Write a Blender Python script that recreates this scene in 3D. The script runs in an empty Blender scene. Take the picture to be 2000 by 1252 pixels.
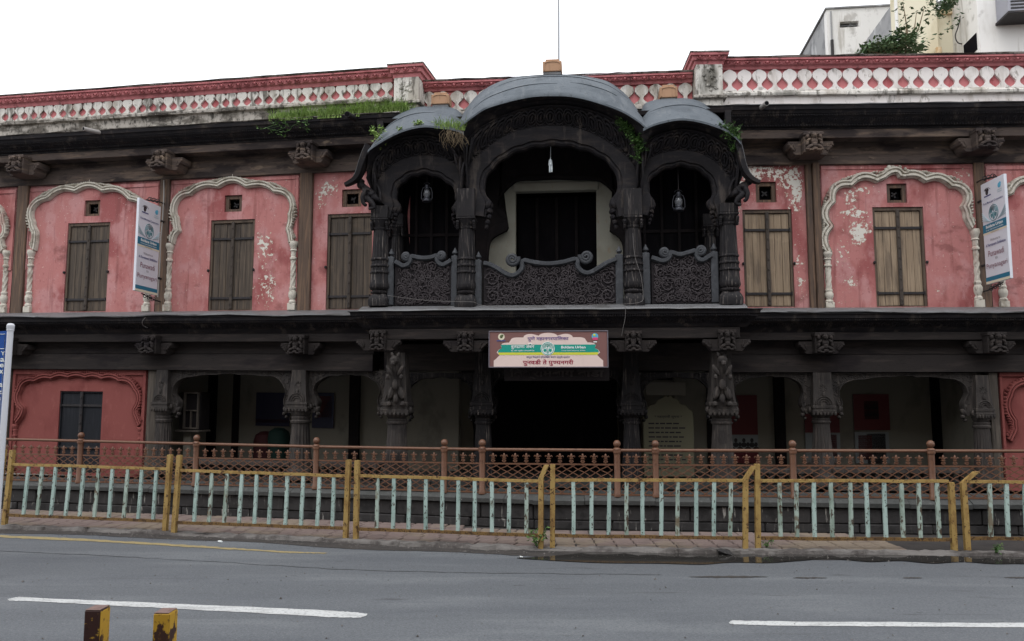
import bpy, bmesh, math, random
from mathutils import Vector, Matrix
R = math.radians
random.seed(7)
scene = bpy.context.scene
col = scene.collection

# ------------------------------------------------------------------ camera, sky, light
FPX, CX, CY, HOR = 1574.0, 1000.0, 626.0, 790.0
CAMZ = 2.0
PITCH = math.atan((HOR - CY) / FPX)
cd = bpy.data.cameras.new('camera'); cam = bpy.data.objects.new('camera', cd); col.objects.link(cam)
cam.location = (0, 0, CAMZ); cam.rotation_euler = (math.pi / 2 + PITCH, 0, 0)
cd.sensor_width = 36; cd.lens = 36 * FPX / 2000; cd.clip_end = 3000; cd.clip_start = .1
scene.camera = cam
world = bpy.data.worlds.new('World'); scene.world = world; world.use_nodes = True
nt = world.node_tree; nt.nodes.clear()
SUN_EL, SUN_ROT = R(62), R(205)
sky = nt.nodes.new('ShaderNodeTexSky'); sky.sky_type = 'NISHITA'; sky.sun_disc = False
sky.sun_elevation = SUN_EL; sky.sun_rotation = SUN_ROT; sky.air_density = 1.0; sky.dust_density = 4.0; sky.ozone_density = 1.0
bw = nt.nodes.new('ShaderNodeHueSaturation'); bw.inputs['Saturation'].default_value = .12
mixc = nt.nodes.new('ShaderNodeMix'); mixc.data_type = 'RGBA'; mixc.inputs['Factor'].default_value = .78
mixc.inputs[7].default_value = (11.2, 11.55, 12.1, 1)          # the even white of the cloud deck
bg = nt.nodes.new('ShaderNodeBackground'); bg.inputs['Strength'].default_value = .1
wo = nt.nodes.new('ShaderNodeOutputWorld')
nt.links.new(sky.outputs[0], bw.inputs['Color']); nt.links.new(bw.outputs[0], mixc.inputs[6])
nt.links.new(mixc.outputs[2], bg.inputs[0]); nt.links.new(bg.outputs[0], wo.inputs[0])
sd = bpy.data.lights.new('sun', 'SUN'); sd.energy = .5; sd.angle = R(40); sd.color = (1, .97, .93)
sun = bpy.data.objects.new('sun', sd); col.objects.link(sun)
az = SUN_ROT
sun_dir = Vector((math.sin(az) * math.cos(SUN_EL), math.cos(az) * math.cos(SUN_EL), math.sin(SUN_EL)))
sun.rotation_euler = sun_dir.to_track_quat('Z', 'Y').to_euler(); sun.location = (0, -10, 30)
vs = scene.view_settings; vs.view_transform = 'Standard'; vs.look = 'None'; vs.exposure = .8; vs.gamma = 1; vs.use_curve_mapping = False
scene.cycles.max_bounces = 8; scene.cycles.use_denoising = True

# ------------------------------------------------------------------ pixels, frames
def ray(px, py):
    x = (px - CX) / FPX; y = (CY - py) / FPX
    c, s = math.cos(PITCH), math.sin(PITCH)
    return Vector((x, c - y * s, s + y * c))
CAM = Vector((0, 0, CAMZ))
def ground(px, py, z=0.0):
    d = ray(px, py); t = (z - CAMZ) / d.z
    return CAM + d * t
def atY(px, py, Y):
    d = ray(px, py); return CAM + d * (Y / d.y)
class Frame:
    """a vertical wall plane: u along the wall, w up, n out towards the street"""
    def __init__(s, x, y, tan, tilt=0.0, z=0.0):
        a = tan[0] if isinstance(tan, tuple) else math.atan(tan); s.c, s.s, s.t = math.cos(a), math.sin(a), tilt
        s.O = Vector((x, y, z)); s.N = Vector((-s.s, -s.c, 0)); s.Uh = Vector((s.c, -s.s, 0))
        s.R = Matrix(((s.Uh.x, -s.N.x, 0), (s.Uh.y, -s.N.y, 0), (0, 0, 1))).to_4x4()
    def P(s, u, w, n=0.0):
        v = s.O + s.Uh * u + s.N * n
        v.z += w - s.t * u
        return v
    def px(s, px, py, n=0.0):
        d = ray(px, py); o = s.O + s.N * n
        t = (o - CAM).dot(s.N) / d.dot(s.N)
        q = CAM + d * t; u = (q - o).dot(s.Uh)
        return u, q.z - s.O.z + s.t * u
    def u(s, px, py, n=0.0): return s.px(px, py, n)[0]
    def w(s, px, py, n=0.0): return s.px(px, py, n)[1]
    def place(s, u, w, n=0.0, rot=0.0, sx=1, sy=1, sz=1):
        m = Matrix.Translation(s.P(u, w, n)) @ s.R
        if rot: m = m @ Matrix.Rotation(rot, 4, 'Y')
        return m @ Matrix.Diagonal((sx, sy, sz, 1))
def frame2(p, q, tilt=0.0):
    return Frame(p.x, p.y, (-math.atan2(q.y - p.y, q.x - p.x),), tilt)
FC = Frame(0, 14.9, .10, .004)
FL = Frame(-2.484, 15.148, .20, .0140)
FR = Frame(4.143, 14.486, .035, 0.0)

# ------------------------------------------------------------------ mesh builder
class MB:
    def __init__(s): s.v = []; s.f = []; s.attr = {}
    def add(s, vs, fs):
        o = len(s.v); s.v += [Vector(v) for v in vs]; s.f += [tuple(i + o for i in f) for f in fs]
    def box(s, fr, u0, u1, w0, w1, n0, n1, b=.004, sk=0.0):
        """chamfered box in a frame; sk leans the top sideways"""
        if u1 < u0: u0, u1 = u1, u0
        if w1 < w0: w0, w1 = w1, w0
        if n1 < n0: n0, n1 = n1, n0
        b = min(b, (u1 - u0) * .3, (w1 - w0) * .3, (n1 - n0) * .3)
        idx = {}; vs = []
        for i, (ua, ub) in enumerate(((u0, 1), (u1, -1))):
            for j, (wa, wb) in enumerate(((w0, 1), (w1, -1))):
                for k, (na, nb) in enumerate(((n0, 1), (n1, -1))):
                    for ax in range(3):
                        u = ua + (0 if ax == 0 else ub * b); w = wa + (0 if ax == 1 else wb * b); n = na + (0 if ax == 2 else nb * b)
                        idx[i, j, k, ax] = len(vs)
                        vs.append(fr.P(u + sk * j, w, n) if fr else Vector((u + sk * j, -n, w)))
        F = []
        F.append([idx[0, j, k, 0] for j, k in ((0, 0), (0, 1), (1, 1), (1, 0))]); F.append([idx[1, j, k, 0] for j, k in ((0, 0), (1, 0), (1, 1), (0, 1))])
        F.append([idx[i, 0, k, 1] for i, k in ((0, 0), (1, 0), (1, 1), (0, 1))]); F.append([idx[i, 1, k, 1] for i, k in ((0, 0), (0, 1), (1, 1), (1, 0))])
        F.append([idx[i, j, 0, 2] for i, j in ((0, 0), (0, 1), (1, 1), (1, 0))]); F.append([idx[i, j, 1, 2] for i, j in ((0, 0), (1, 0), (1, 1), (0, 1))])
        for a in (0, 1):
            for c in (0, 1):
                F.append([idx[a, c, 0, 0], idx[a, c, 1, 0], idx[a, c, 1, 1], idx[a, c, 0, 1]])
                F.append([idx[a, 0, c, 0], idx[a, 1, c, 0], idx[a, 1, c, 2], idx[a, 0, c, 2]])
                F.append([idx[0, a, c, 1], idx[1, a, c, 1], idx[1, a, c, 2], idx[0, a, c, 2]])
        for i in (0, 1):
            for j in (0, 1):
                for k in (0, 1): F.append([idx[i, j, k, 0], idx[i, j, k, 1], idx[i, j, k, 2]])
        s.add(vs, F); return s
    def quad3(s, a, b, c, d): s.add((a, b, c, d), ((0, 1, 2, 3),)); return s
    def beam(s, fr, p, q, n0, n1, th):
        """flat bar between two (u, w) points, th high, from n0 to n1"""
        du, dw = q[0] - p[0], q[1] - p[1]; L = math.hypot(du, dw); nu, nw = -dw / L * th / 2, du / L * th / 2
        P = lambda a, sg, n: fr.P(a[0] + sg * nu, a[1] + sg * nw, n) if fr else Vector((a[0] + sg * nu, -n, a[1] + sg * nw))
        vs = [P(p, -1, n1), P(q, -1, n1), P(q, 1, n1), P(p, 1, n1), P(p, -1, n0), P(q, -1, n0), P(q, 1, n0), P(p, 1, n0)]
        s.add(vs, ((0, 1, 2, 3), (5, 4, 7, 6), (4, 5, 1, 0), (3, 2, 6, 7), (4, 0, 3, 7), (1, 5, 6, 2))); return s
    def prism(s, fr, poly, n0, n1, bev=0.0):
        k = len(poly)
        Pf = (lambda u, w, n: fr.P(u, w, n)) if fr else (lambda u, w, n: Vector((u, -n, w)))
        if bev:
            cu = sum(p[0] for p in poly) / k; cw = sum(p[1] for p in poly) / k
            ins = []
            for u, w in poly:
                d = math.hypot(u - cu, w - cw) or 1; e = max(0, 1 - bev / d); ins.append((cu + (u - cu) * e, cw + (w - cw) * e))
            rings = [[Pf(u, w, n0) for u, w in poly], [Pf(u, w, n1 - bev) for u, w in poly], [Pf(u, w, n1) for u, w in ins]]
        else: rings = [[Pf(u, w, n0) for u, w in poly], [Pf(u, w, n1) for u, w in poly]]
        vs = [p for r in rings for p in r]; fs = []
        for r in range(len(rings) - 1):
            for i in range(k): fs.append((r * k + i, r * k + (i + 1) % k, (r + 1) * k + (i + 1) % k, (r + 1) * k + i))
        fs.append(tuple(range(k))[::-1]); fs.append(tuple((len(rings) - 1) * k + i for i in range(k)))
        s.add(vs, fs); return s
    def loft(s, rings, closed=False, caps=False):
        k = len(rings[0]); vs = [p for r in rings for p in r]; fs = []
        for r in range(len(rings) - 1):
            for i in range(k if closed else k - 1):
                j = (i + 1) % k; fs.append((r * k + i, r * k + j, (r + 1) * k + j, (r + 1) * k + i))
        if caps and closed: fs.append(tuple(range(k))[::-1]); fs.append(tuple((len(rings) - 1) * k + i for i in range(k)))
        s.add(vs, fs); return s
    def tube(s, pts, r, seg=6, closed=False):
        pts = [Vector(p) for p in pts]; n = len(pts); rings = []
        rr = r if isinstance(r, (list, tuple)) else [r] * n
        up = None
        for i, p in enumerate(pts):
            t = (pts[min(i + 1, n - 1)] - pts[max(i - 1, 0)])
            t = t.normalized() if t.length > 1e-9 else Vector((0, 0, 1))
            if up is None: up = Vector((0, 0, 1)) if abs(t.z) < .9 else Vector((1, 0, 0))
            a = up - t * up.dot(t)
            if a.length < 1e-6: a = t.orthogonal()
            a.normalize(); b = t.cross(a); up = a
            rings.append([p + (a * math.cos(2 * math.pi * k / seg) + b * math.sin(2 * math.pi * k / seg)) * rr[i] for k in range(seg)])
        s.loft(rings, True, True); return s
    def lathe(s, fr, u, n, prof, seg=20, flute=0, famp=0.0, twist=0.0, square=0.0, fw=None):
        rings = []
        for r, w in prof:
            ring = []
            for k in range(seg):
                a = 2 * math.pi * k / seg; q = r
                if flute and (fw is None or fw[0] <= w <= fw[1]): q = r * (1 - famp * (.5 + .5 * math.cos(flute * a + twist * w)))
                if square: q = q / max(abs(math.cos(a + math.pi / 4 * 0)), abs(math.sin(a))) ** square
                ring.append(fr.P(u + q * math.cos(a), w, n + q * math.sin(a)) if fr else Vector((u + q * math.cos(a), -n - q * math.sin(a), w)))
            rings.append(ring)
        s.loft(rings, True, True); return s
    def blob(s, fr, u, w, n, ru, rw, rn, rot=0.0, seg=8, rows=5):
        vs = []; fs = []; c, sn = math.cos(rot), math.sin(rot)
        for i in range(rows + 1):
            th = math.pi * i / rows
            for k in range(seg):
                a = 2 * math.pi * k / seg
                x = ru * math.sin(th) * math.cos(a); z = rw * math.cos(th); y = rn * math.sin(th) * math.sin(a)
                x, z = x * c + z * sn, -x * sn + z * c
                vs.append(fr.P(u + x, w + z, n + y) if fr else Vector((u + x, -n - y, w + z)))
        for i in range(rows):
            for k in range(seg):
                j = (k + 1) % seg; fs.append((i * seg + k, i * seg + j, (i + 1) * seg + j, (i + 1) * seg + k))
        s.add(vs, fs); return s
    def sweep(s, fr, pts, prof, offs=None):
        """sweep a profile [(offset, n)] along (u, w) points; offset is measured to the left of travel"""
        rings = []; k = len(pts)
        for i, (u, w) in enumerate(pts):
            a, b = pts[max(i - 1, 0)], pts[min(i + 1, k - 1)]
            du, dw = b[0] - a[0], b[1] - a[1]; L = math.hypot(du, dw) or 1; nu, nw = -dw / L, du / L
            e = offs[i] if offs else 0
            rings.append([fr.P(u + nu * (o + e), w + nw * (o + e), n) if fr else Vector((u + nu * (o + e), -n, w + nw * (o + e))) for o, n in prof])
        s.loft(rings, True, True); return s
    def mesh(s, name, mat, origin=None, ang=35):
        me = bpy.data.meshes.new(name); o = origin or Vector((0, 0, 0))
        me.from_pydata([v - o for v in s.v], [], s.f); me.validate()
        bm = bmesh.new(); bm.from_mesh(me); bmesh.ops.recalc_face_normals(bm, faces=bm.faces); bm.to_mesh(me); bm.free()
        for k, vals in s.attr.items():
            at = me.attributes.new(k, 'FLOAT', 'POINT')
            if len(vals) == len(me.vertices): at.data.foreach_set('value', vals)
        for p in me.polygons: p.use_smooth = True
        me.set_sharp_from_angle(angle=R(ang))
        for m in (mat if isinstance(mat, (list, tuple)) else [mat]): me.materials.append(m)
        return me
WORLDPOS = {}
def build(mb, name, mat, parent=None, origin=None, ang=35, kind=None, label=None):
    xs = [v.x for v in mb.v]; ys = [v.y for v in mb.v]; zs = [v.z for v in mb.v]
    o = origin or Vector(((min(xs) + max(xs)) / 2, (min(ys) + max(ys)) / 2, min(zs)))
    ob = bpy.data.objects.new(name, mb.mesh(name, mat, o, ang)); col.objects.link(ob)
    WORLDPOS[ob.name] = o.copy()
    if parent: ob.parent = parent; ob.location = o - WORLDPOS[parent.name]
    else: ob.location = o
    if kind: ob['kind'] = kind
    if label: ob['label'] = label
    return ob
def put(name, me, m, parent=None):
    """another object on shared mesh data, placed by a world matrix"""
    ob = bpy.data.objects.new(name, me); col.objects.link(ob)
    WORLDPOS[ob.name] = m.translation.copy()
    if parent: m = Matrix.Translation(-WORLDPOS[parent.name]) @ m; ob.parent = parent
    ob.matrix_basis = m
    return ob
def thing(name, loc, label, cat, group=None):
    o = bpy.data.objects.new(name, None); col.objects.link(o); o.location = loc; o.empty_display_size = .2
    WORLDPOS[o.name] = Vector(loc); tag(o, label, cat, group); return o
def tag(o, label, cat, group=None):
    o['label'] = label; o['category'] = cat
    if group: o['group'] = group
    return o
def subempty(name, loc, parent):
    o = bpy.data.objects.new(name, None); col.objects.link(o); o.parent = parent; o.location = Vector(loc) - WORLDPOS[parent.name]
    WORLDPOS[o.name] = Vector(loc); return o
def cr(pts, n=8):
    """Catmull-Rom through points"""
    out = []; k = len(pts); P = [pts[0]] + list(pts) + [pts[-1]]
    for i in range(k - 1):
        a, b, c, d = P[i], P[i + 1], P[i + 2], P[i + 3]
        for j in range(n):
            t = j / n
            out.append(tuple(.5 * (2 * b[q] + (c[q] - a[q]) * t + (2 * a[q] - 5 * b[q] + 4 * c[q] - d[q]) * t * t + (3 * b[q] - a[q] - 3 * c[q] + d[q]) * t ** 3) for q in range(len(b))))
    out.append(tuple(pts[-1])); return out
def resample(pts, n):
    L = [0]
    for a, b in zip(pts, pts[1:]): L.append(L[-1] + math.dist(a, b))
    out = []; j = 0
    for i in range(n):
        t = L[-1] * i / (n - 1)
        while j < len(L) - 2 and L[j + 1] < t: j += 1
        f = (t - L[j]) / ((L[j + 1] - L[j]) or 1)
        out.append(tuple(a + (b - a) * f for a, b in zip(pts[j], pts[j + 1])))
    return out
def plen(pts): return sum(math.dist(a, b) for a, b in zip(pts, pts[1:]))
def pxl(fr, pts, n): return [fr.px(x, y, n) for x, y in pts]

# ------------------------------------------------------------------ materials
def hexlin(r, g, b):
    f = lambda c: (c / 255 / 12.92) if c / 255 <= .04045 else ((c / 255 + .055) / 1.055) ** 2.4
    return (f(r), f(g), f(b), 1)
def M(name, base, layers=(), rough=.75, bump=None, spec=.3, metal=0.0, peel=None, coat=0.0):
    """layers: (scale xyz, lo, hi, colour, amount) - noise masks mixed over the base; peel: (scale, colour, edge colour) driven by the 'peel' attribute"""
    m = bpy.data.materials.new(name); m.use_nodes = True; t = m.node_tree; N = t.nodes; L = t.links
    bs = N['Principled BSDF']; geo = N.new('ShaderNodeNewGeometry')
    c4 = lambda c: tuple(c) if len(c) == 4 else (*c, 1)
    def noise(sc, detail=5, rg=.6, off=0):
        mp = N.new('ShaderNodeMapping'); mp.inputs['Scale'].default_value = sc if isinstance(sc, (tuple, list)) else (sc, sc, sc); mp.inputs['Location'].default_value = (off, off * .7, off * 1.3)
        L.new(geo.outputs['Position'], mp.inputs['Vector'])
        nz = N.new('ShaderNodeTexNoise'); nz.inputs['Scale'].default_value = 1; nz.inputs['Detail'].default_value = detail; nz.inputs['Roughness'].default_value = rg
        L.new(mp.outputs[0], nz.inputs['Vector']); return nz.outputs['Fac']
    def smooth(sock, lo, hi, amt=1.0):
        r = N.new('ShaderNodeMapRange'); r.interpolation_type = 'SMOOTHSTEP'; r.inputs[1].default_value = lo; r.inputs[2].default_value = hi; r.inputs[4].default_value = amt
        L.new(sock, r.inputs[0]); return r.outputs[0]
    def mix(f, a, b):
        x = N.new('ShaderNodeMix'); x.data_type = 'RGBA'; L.new(f, x.inputs['Factor'])
        if isinstance(a, tuple): x.inputs[6].default_value = c4(a)
        else: L.new(a, x.inputs[6])
        x.inputs[7].default_value = c4(b); return x.outputs[2]
    cur = c4(base)
    for i, (sc, lo, hi, c, amt) in enumerate(layers): cur = mix(smooth(noise(sc, off=3.1 * i + len(name)), lo, hi, amt), cur, c)
    if peel:
        at = N.new('ShaderNodeAttribute'); at.attribute_name = 'peel'
        ad = N.new('ShaderNodeMath'); ad.operation = 'ADD'; mm = N.new('ShaderNodeMath'); mm.operation = 'MULTIPLY_ADD'; mm.inputs[1].default_value = 1.9; mm.inputs[2].default_value = -.46; L.new(noise(peel[0], 7, .66, 9), mm.inputs[0]); L.new(mm.outputs[0], ad.inputs[0]); L.new(at.outputs['Fac'], ad.inputs[1])
        cur = mix(smooth(ad.outputs[0], .93, .98, .8), cur, peel[2]); cur = mix(smooth(ad.outputs[0], .99, 1.01), cur, peel[1])
    if isinstance(cur, tuple): bs.inputs['Base Color'].default_value = cur
    else: L.new(cur, bs.inputs['Base Color'])
    bs.inputs['Roughness'].default_value = rough; bs.inputs['Specular IOR Level'].default_value = spec; bs.inputs['Metallic'].default_value = metal
    bs.inputs['Coat Weight'].default_value = coat
    if bump:
        b = N.new('ShaderNodeBump'); b.inputs['Strength'].default_value = bump[1]; b.inputs['Distance'].default_value = bump[2]
        L.new(noise(bump[0], 6, .65, 5), b.inputs['Height']); L.new(b.outputs[0], bs.inputs['Normal'])
    return m
V3 = lambda s, a: (s, s, a)
m_pink = M('pink_plaster', hexlin(180, 120, 117), [((.9, .9, .6), .47, .58, hexlin(146, 80, 80), .8), ((2.6, 2.6, 1.6), .48, .62, hexlin(190, 142, 141), .7), ((8, 8, .45), .54, .68, hexlin(128, 78, 76), .6), ((1.3, 1.3, 2.2), .58, .68, hexlin(120, 74, 72), .6), ((14, 14, 14), .56, .72, hexlin(140, 84, 82), .5), ((34, 34, 34), .655, .68, hexlin(208, 190, 182), .75), ((1.6, 1.6, .5), .6, .72, hexlin(118, 58, 56), .5)], .85, ((30, 30, 30), .35, .01), .2, peel=((14, 14, 14), hexlin(214, 209, 200), hexlin(150, 118, 92)))
m_red = M('red_plaster', hexlin(134, 76, 72), [((1.4, 1.4, .8), .48, .64, hexlin(116, 60, 58), .7), ((9, 9, 5), .55, .7, hexlin(148, 92, 86), .5), ((40, 40, 40), .66, .74, hexlin(90, 44, 40), .5)], .85, ((30, 30, 30), .35, .01), .2)
m_stucco = M('stucco', hexlin(200, 194, 182), [((6, 6, 4), .5, .66, hexlin(156, 146, 132), .8), ((18, 18, 9), .57, .7, hexlin(104, 92, 82), .75), ((2.5, 2.5, 1.2), .56, .7, hexlin(166, 118, 110), .6)], .85, ((50, 50, 50), .5, .012), .2)
m_white = M('limewash', hexlin(208, 204, 197), [((11, 11, 7), .56, .66, hexlin(60, 56, 51), .75), ((3, 3, .9), .48, .62, hexlin(158, 150, 139), .75), ((7, 7, 1.6), .52, .64, hexlin(88, 83, 76), .85), ((26, 26, 20), .58, .7, hexlin(120, 112, 98), .6), ((1.3, 1.3, .5), .6, .72, hexlin(70, 68, 60), .75)], .9, ((40, 40, 40), .4, .01), .2)
m_whiteclean = M('fresh_limewash', hexlin(226, 220, 216), [((3, 3, .9), .52, .66, hexlin(182, 172, 163), .6), ((11, 11, 5), .58, .68, hexlin(124, 116, 104), .6), ((6, 6, 1.4), .6, .69, hexlin(88, 82, 74), .6)], .9, ((40, 40, 40), .3, .008), .2)
m_grime = M('grimy_plaster', hexlin(172, 166, 158), [((9, 9, 1.6), .5, .66, hexlin(112, 106, 98), .7), ((2.2, 2.2, 5), .46, .58, hexlin(84, 79, 72), .85), ((14, 14, 9), .5, .64, hexlin(44, 41, 38), .8), ((1.1, 1.1, 3), .55, .66, hexlin(52, 49, 46), .8), ((30, 30, 20), .56, .7, hexlin(150, 144, 136), .6)], .9, ((40, 40, 40), .5, .012), .2)
m_cap = M('red_cap_paint', hexlin(180, 112, 114), [((3, 3, 1), .5, .66, hexlin(148, 88, 90), .8), ((12, 12, 6), .57, .7, hexlin(92, 66, 64), .7), ((30, 30, 30), .62, .72, hexlin(190, 140, 136), .5)], .85, ((40, 40, 40), .4, .01), .2)
m_capback = M('red_parapet_ground', hexlin(190, 118, 120), [((3, 3, 1), .52, .68, hexlin(160, 70, 74), .7), ((20, 20, 10), .6, .7, hexlin(110, 60, 58), .6)], .9, ((40, 40, 40), .3, .008), .2)
m_dark = M('blackened_wood', hexlin(32, 30, 33), [((3, 3, 12), .48, .66, hexlin(54, 48, 46), .7), ((14, 14, 40), .55, .7, hexlin(20, 19, 22), .8), ((6, 6, 1.2), .56, .68, hexlin(86, 78, 72), .55), ((1.2, 1.2, 1.2), .52, .66, hexlin(24, 22, 24), .7)], 0.62, ((25, 25, 60), .5, .01), 0.17)
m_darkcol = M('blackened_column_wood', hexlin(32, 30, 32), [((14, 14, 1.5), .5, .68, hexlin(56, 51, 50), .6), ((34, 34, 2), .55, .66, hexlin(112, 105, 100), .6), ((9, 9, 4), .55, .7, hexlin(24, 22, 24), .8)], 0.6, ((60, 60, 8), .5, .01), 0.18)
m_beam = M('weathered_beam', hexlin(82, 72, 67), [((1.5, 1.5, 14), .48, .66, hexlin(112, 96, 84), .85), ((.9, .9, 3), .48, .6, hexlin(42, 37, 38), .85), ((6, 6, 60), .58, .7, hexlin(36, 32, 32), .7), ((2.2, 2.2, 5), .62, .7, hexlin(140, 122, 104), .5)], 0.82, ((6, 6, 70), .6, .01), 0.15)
m_beamlow = M('sooty_beam', hexlin(50, 46, 45), [((1.5, 1.5, 14), .5, .66, hexlin(68, 61, 58), .6), ((.9, .9, 3), .52, .66, hexlin(36, 32, 34), .85), ((6, 6, 60), .58, .7, hexlin(28, 26, 26), .7)], 0.85, ((6, 6, 70), .6, .01), 0.12)  # darker beam tone for the lower storey and balcony
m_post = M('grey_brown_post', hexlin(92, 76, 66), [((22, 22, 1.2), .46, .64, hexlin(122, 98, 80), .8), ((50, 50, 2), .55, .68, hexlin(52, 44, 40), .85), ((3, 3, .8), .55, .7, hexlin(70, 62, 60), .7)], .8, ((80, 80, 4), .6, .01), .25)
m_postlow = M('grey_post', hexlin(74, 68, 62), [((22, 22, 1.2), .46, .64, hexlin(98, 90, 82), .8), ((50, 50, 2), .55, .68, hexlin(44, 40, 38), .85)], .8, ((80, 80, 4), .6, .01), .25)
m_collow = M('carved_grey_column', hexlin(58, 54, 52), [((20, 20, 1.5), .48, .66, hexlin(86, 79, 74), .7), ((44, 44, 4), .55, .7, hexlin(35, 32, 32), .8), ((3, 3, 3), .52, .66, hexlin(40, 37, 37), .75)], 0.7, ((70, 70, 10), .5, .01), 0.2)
m_shut_s = M('shutter_cover_strip', hexlin(70, 62, 56), [((26, 26, 3), .48, .66, hexlin(50, 46, 44), .8)], .7, ((60, 60, 8), .5, .006), .3)
def shutter_mat(name, a, b, c): return M(name, a, [((26, 26, 1), .45, .62, b, .8), ((60, 60, 1.6), .52, .68, c, .8), ((5, 5, 1), .55, .7, c, .55), ((2, 2, 3), .58, .7, b, .6)], .8, ((90, 90, 3), .6, .008), .25)
m_shut_l = shutter_mat('worn_shutter_wood', hexlin(78, 70, 63), hexlin(100, 88, 76), hexlin(46, 42, 41))
m_shut_r = shutter_mat('pale_shutter_wood', hexlin(142, 124, 104), hexlin(162, 143, 121), hexlin(86, 75, 67))
m_shut_f = shutter_mat('shutter_frame_wood', hexlin(88, 76, 66), hexlin(104, 90, 76), hexlin(48, 42, 40))
m_iron = M('rusty_dark_iron', hexlin(46, 44, 46), [((20, 20, 20), .5, .68, hexlin(70, 60, 56), .7)], .6, ((60, 60, 60), .3, .004), .4, .3)
m_door = M('blue_black_door', hexlin(35, 37, 42), [((20, 20, 1.4), .48, .66, hexlin(46, 48, 53), .7), ((50, 50, 3), .55, .7, hexlin(28, 28, 32), .8)], 0.75, ((80, 80, 4), .4, .006), 0.18)
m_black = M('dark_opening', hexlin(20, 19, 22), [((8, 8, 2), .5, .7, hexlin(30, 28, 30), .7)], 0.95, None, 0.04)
m_carveback = M('carved_panel_ground', hexlin(38, 35, 37), [((8, 8, 8), .48, .66, hexlin(46, 42, 44), .6)], 0.85, None, 0.1)  # darker than the relief: recess shade put into the colour
m_carve = M('carved_dark_teak', hexlin(58, 53, 55), [((8, 8, 8), .48, .66, hexlin(72, 66, 68), .6), ((24, 24, 24), .55, .7, hexlin(50, 45, 46), .8)], 0.6, ((70, 70, 70), .5, .008), 0.2)
m_greyrail = M('greyed_teak_rail', hexlin(58, 60, 64), [((6, 6, 6), .48, .66, hexlin(80, 82, 86), .6), ((24, 24, 24), .55, .7, hexlin(40, 40, 44), .7)], 0.55, ((50, 50, 50), .3, .006), 0.3)
m_sheet = M('grey_roof_sheet', hexlin(88, 94, 100), [((1.4, 1.4, 2), .46, .62, hexlin(72, 78, 84), .8), ((9, 2, 2), .52, .66, hexlin(102, 106, 110), .5), ((14, 14, 5), .58, .7, hexlin(52, 55, 57), .6), ((40, 40, 40), .68, .74, hexlin(130, 132, 130), .6)], .72, ((3, 3, 3), .4, .05), .25)
m_ledge = M('zinc_ledge', hexlin(104, 104, 106), [((4, 4, 4), .48, .66, hexlin(82, 81, 80), .7), ((15, 15, 15), .58, .7, hexlin(70, 64, 60), .7)], .5, ((12, 12, 12), .3, .01), .4)
m_cream = M('cream_wall', hexlin(156, 154, 142), [((1.5, 1.5, 1), .5, .68, hexlin(136, 132, 120), .6), ((9, 9, 5), .6, .72, hexlin(150, 128, 104), .6)], .85, ((20, 20, 20), .25, .01), .2)
m_interior = M('verandah_back_wall', hexlin(130, 126, 115), [((1.5, 1.5, 1), .5, .68, hexlin(92, 88, 80), .6)], .9, None, .2)
m_darkint = M('soot_dark_timber', hexlin(33, 30, 31), [((6, 6, 3), .5, .7, hexlin(46, 40, 40), .6)], 0.9, None, 0.06)  # dark tone for ceilings, joists and inner posts
m_stone = M('plinth_basalt', hexlin(52, 50, 50), [((5, 5, 5), .48, .66, hexlin(34, 33, 33), .85), ((16, 16, 4), .56, .7, hexlin(74, 71, 68), .6), ((2, 2, 1), .55, .7, hexlin(30, 28, 28), .7), ((16, 16, 2.0), .63, .69, hexlin(176, 172, 166), .7)], .8, ((30, 30, 30), .6, .015), .3)
m_coping = M('plinth_coping_stone', hexlin(70, 71, 70), [((4, 4, 4), .48, .66, hexlin(62, 64, 62), .8), ((20, 20, 20), .56, .7, hexlin(100, 100, 98), .6), ((14, 14, 14), .7, .73, hexlin(190, 188, 184), .8)], .7, ((30, 30, 30), .5, .012), .35)
m_rail = M('brown_railing_paint', hexlin(106, 74, 56), [((12, 12, 12), .5, .68, hexlin(84, 56, 44), .7), ((50, 50, 50), .6, .7, hexlin(122, 92, 72), .5)], .45, ((60, 60, 60), .15, .003), .45)
m_yellow = M('chipped_yellow_paint', hexlin(160, 133, 80), [((10, 10, 6), .48, .64, hexlin(132, 103, 58), .8), ((3, 3, 2), .52, .68, hexlin(120, 90, 52), .7), ((34, 34, 30), .6, .64, hexlin(66, 44, 30), .9), ((11, 11, 11), .6, .66, hexlin(66, 42, 28), .9)], .55, ((60, 60, 60), .3, .003), .35)
m_yellowdk = M('grimy_yellow_paint', hexlin(118, 92, 56), [((10, 10, 10), .48, .62, hexlin(80, 60, 42), .85), ((50, 50, 40), .54, .6, hexlin(46, 32, 24), .95)], .6, ((60, 60, 60), .3, .003), .3)
m_mint = M('chipped_mint_paint', hexlin(170, 190, 183), [((3.1, 3.1, .5), .46, .6, hexlin(148, 170, 164), .8), ((8, 8, 3), .5, .66, hexlin(126, 150, 142), .7), ((5, 5, 5), .6, .7, hexlin(104, 100, 84), .6), ((38, 38, 20), .585, .63, hexlin(60, 46, 36), .95), ((20, 20, 14), .64, .68, hexlin(80, 62, 48), .9)], .55, ((60, 60, 60), .3, .003), .35)
m_mint2 = M('rusty_mint_paint', hexlin(162, 178, 168), [((6, 6, 2), .48, .62, hexlin(130, 146, 134), .8), ((22, 22, 9), .52, .6, hexlin(70, 54, 42), .95), ((5, 5, 4), .56, .66, hexlin(104, 84, 62), .8)], .6, ((60, 60, 60), .3, .003), .3)
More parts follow.
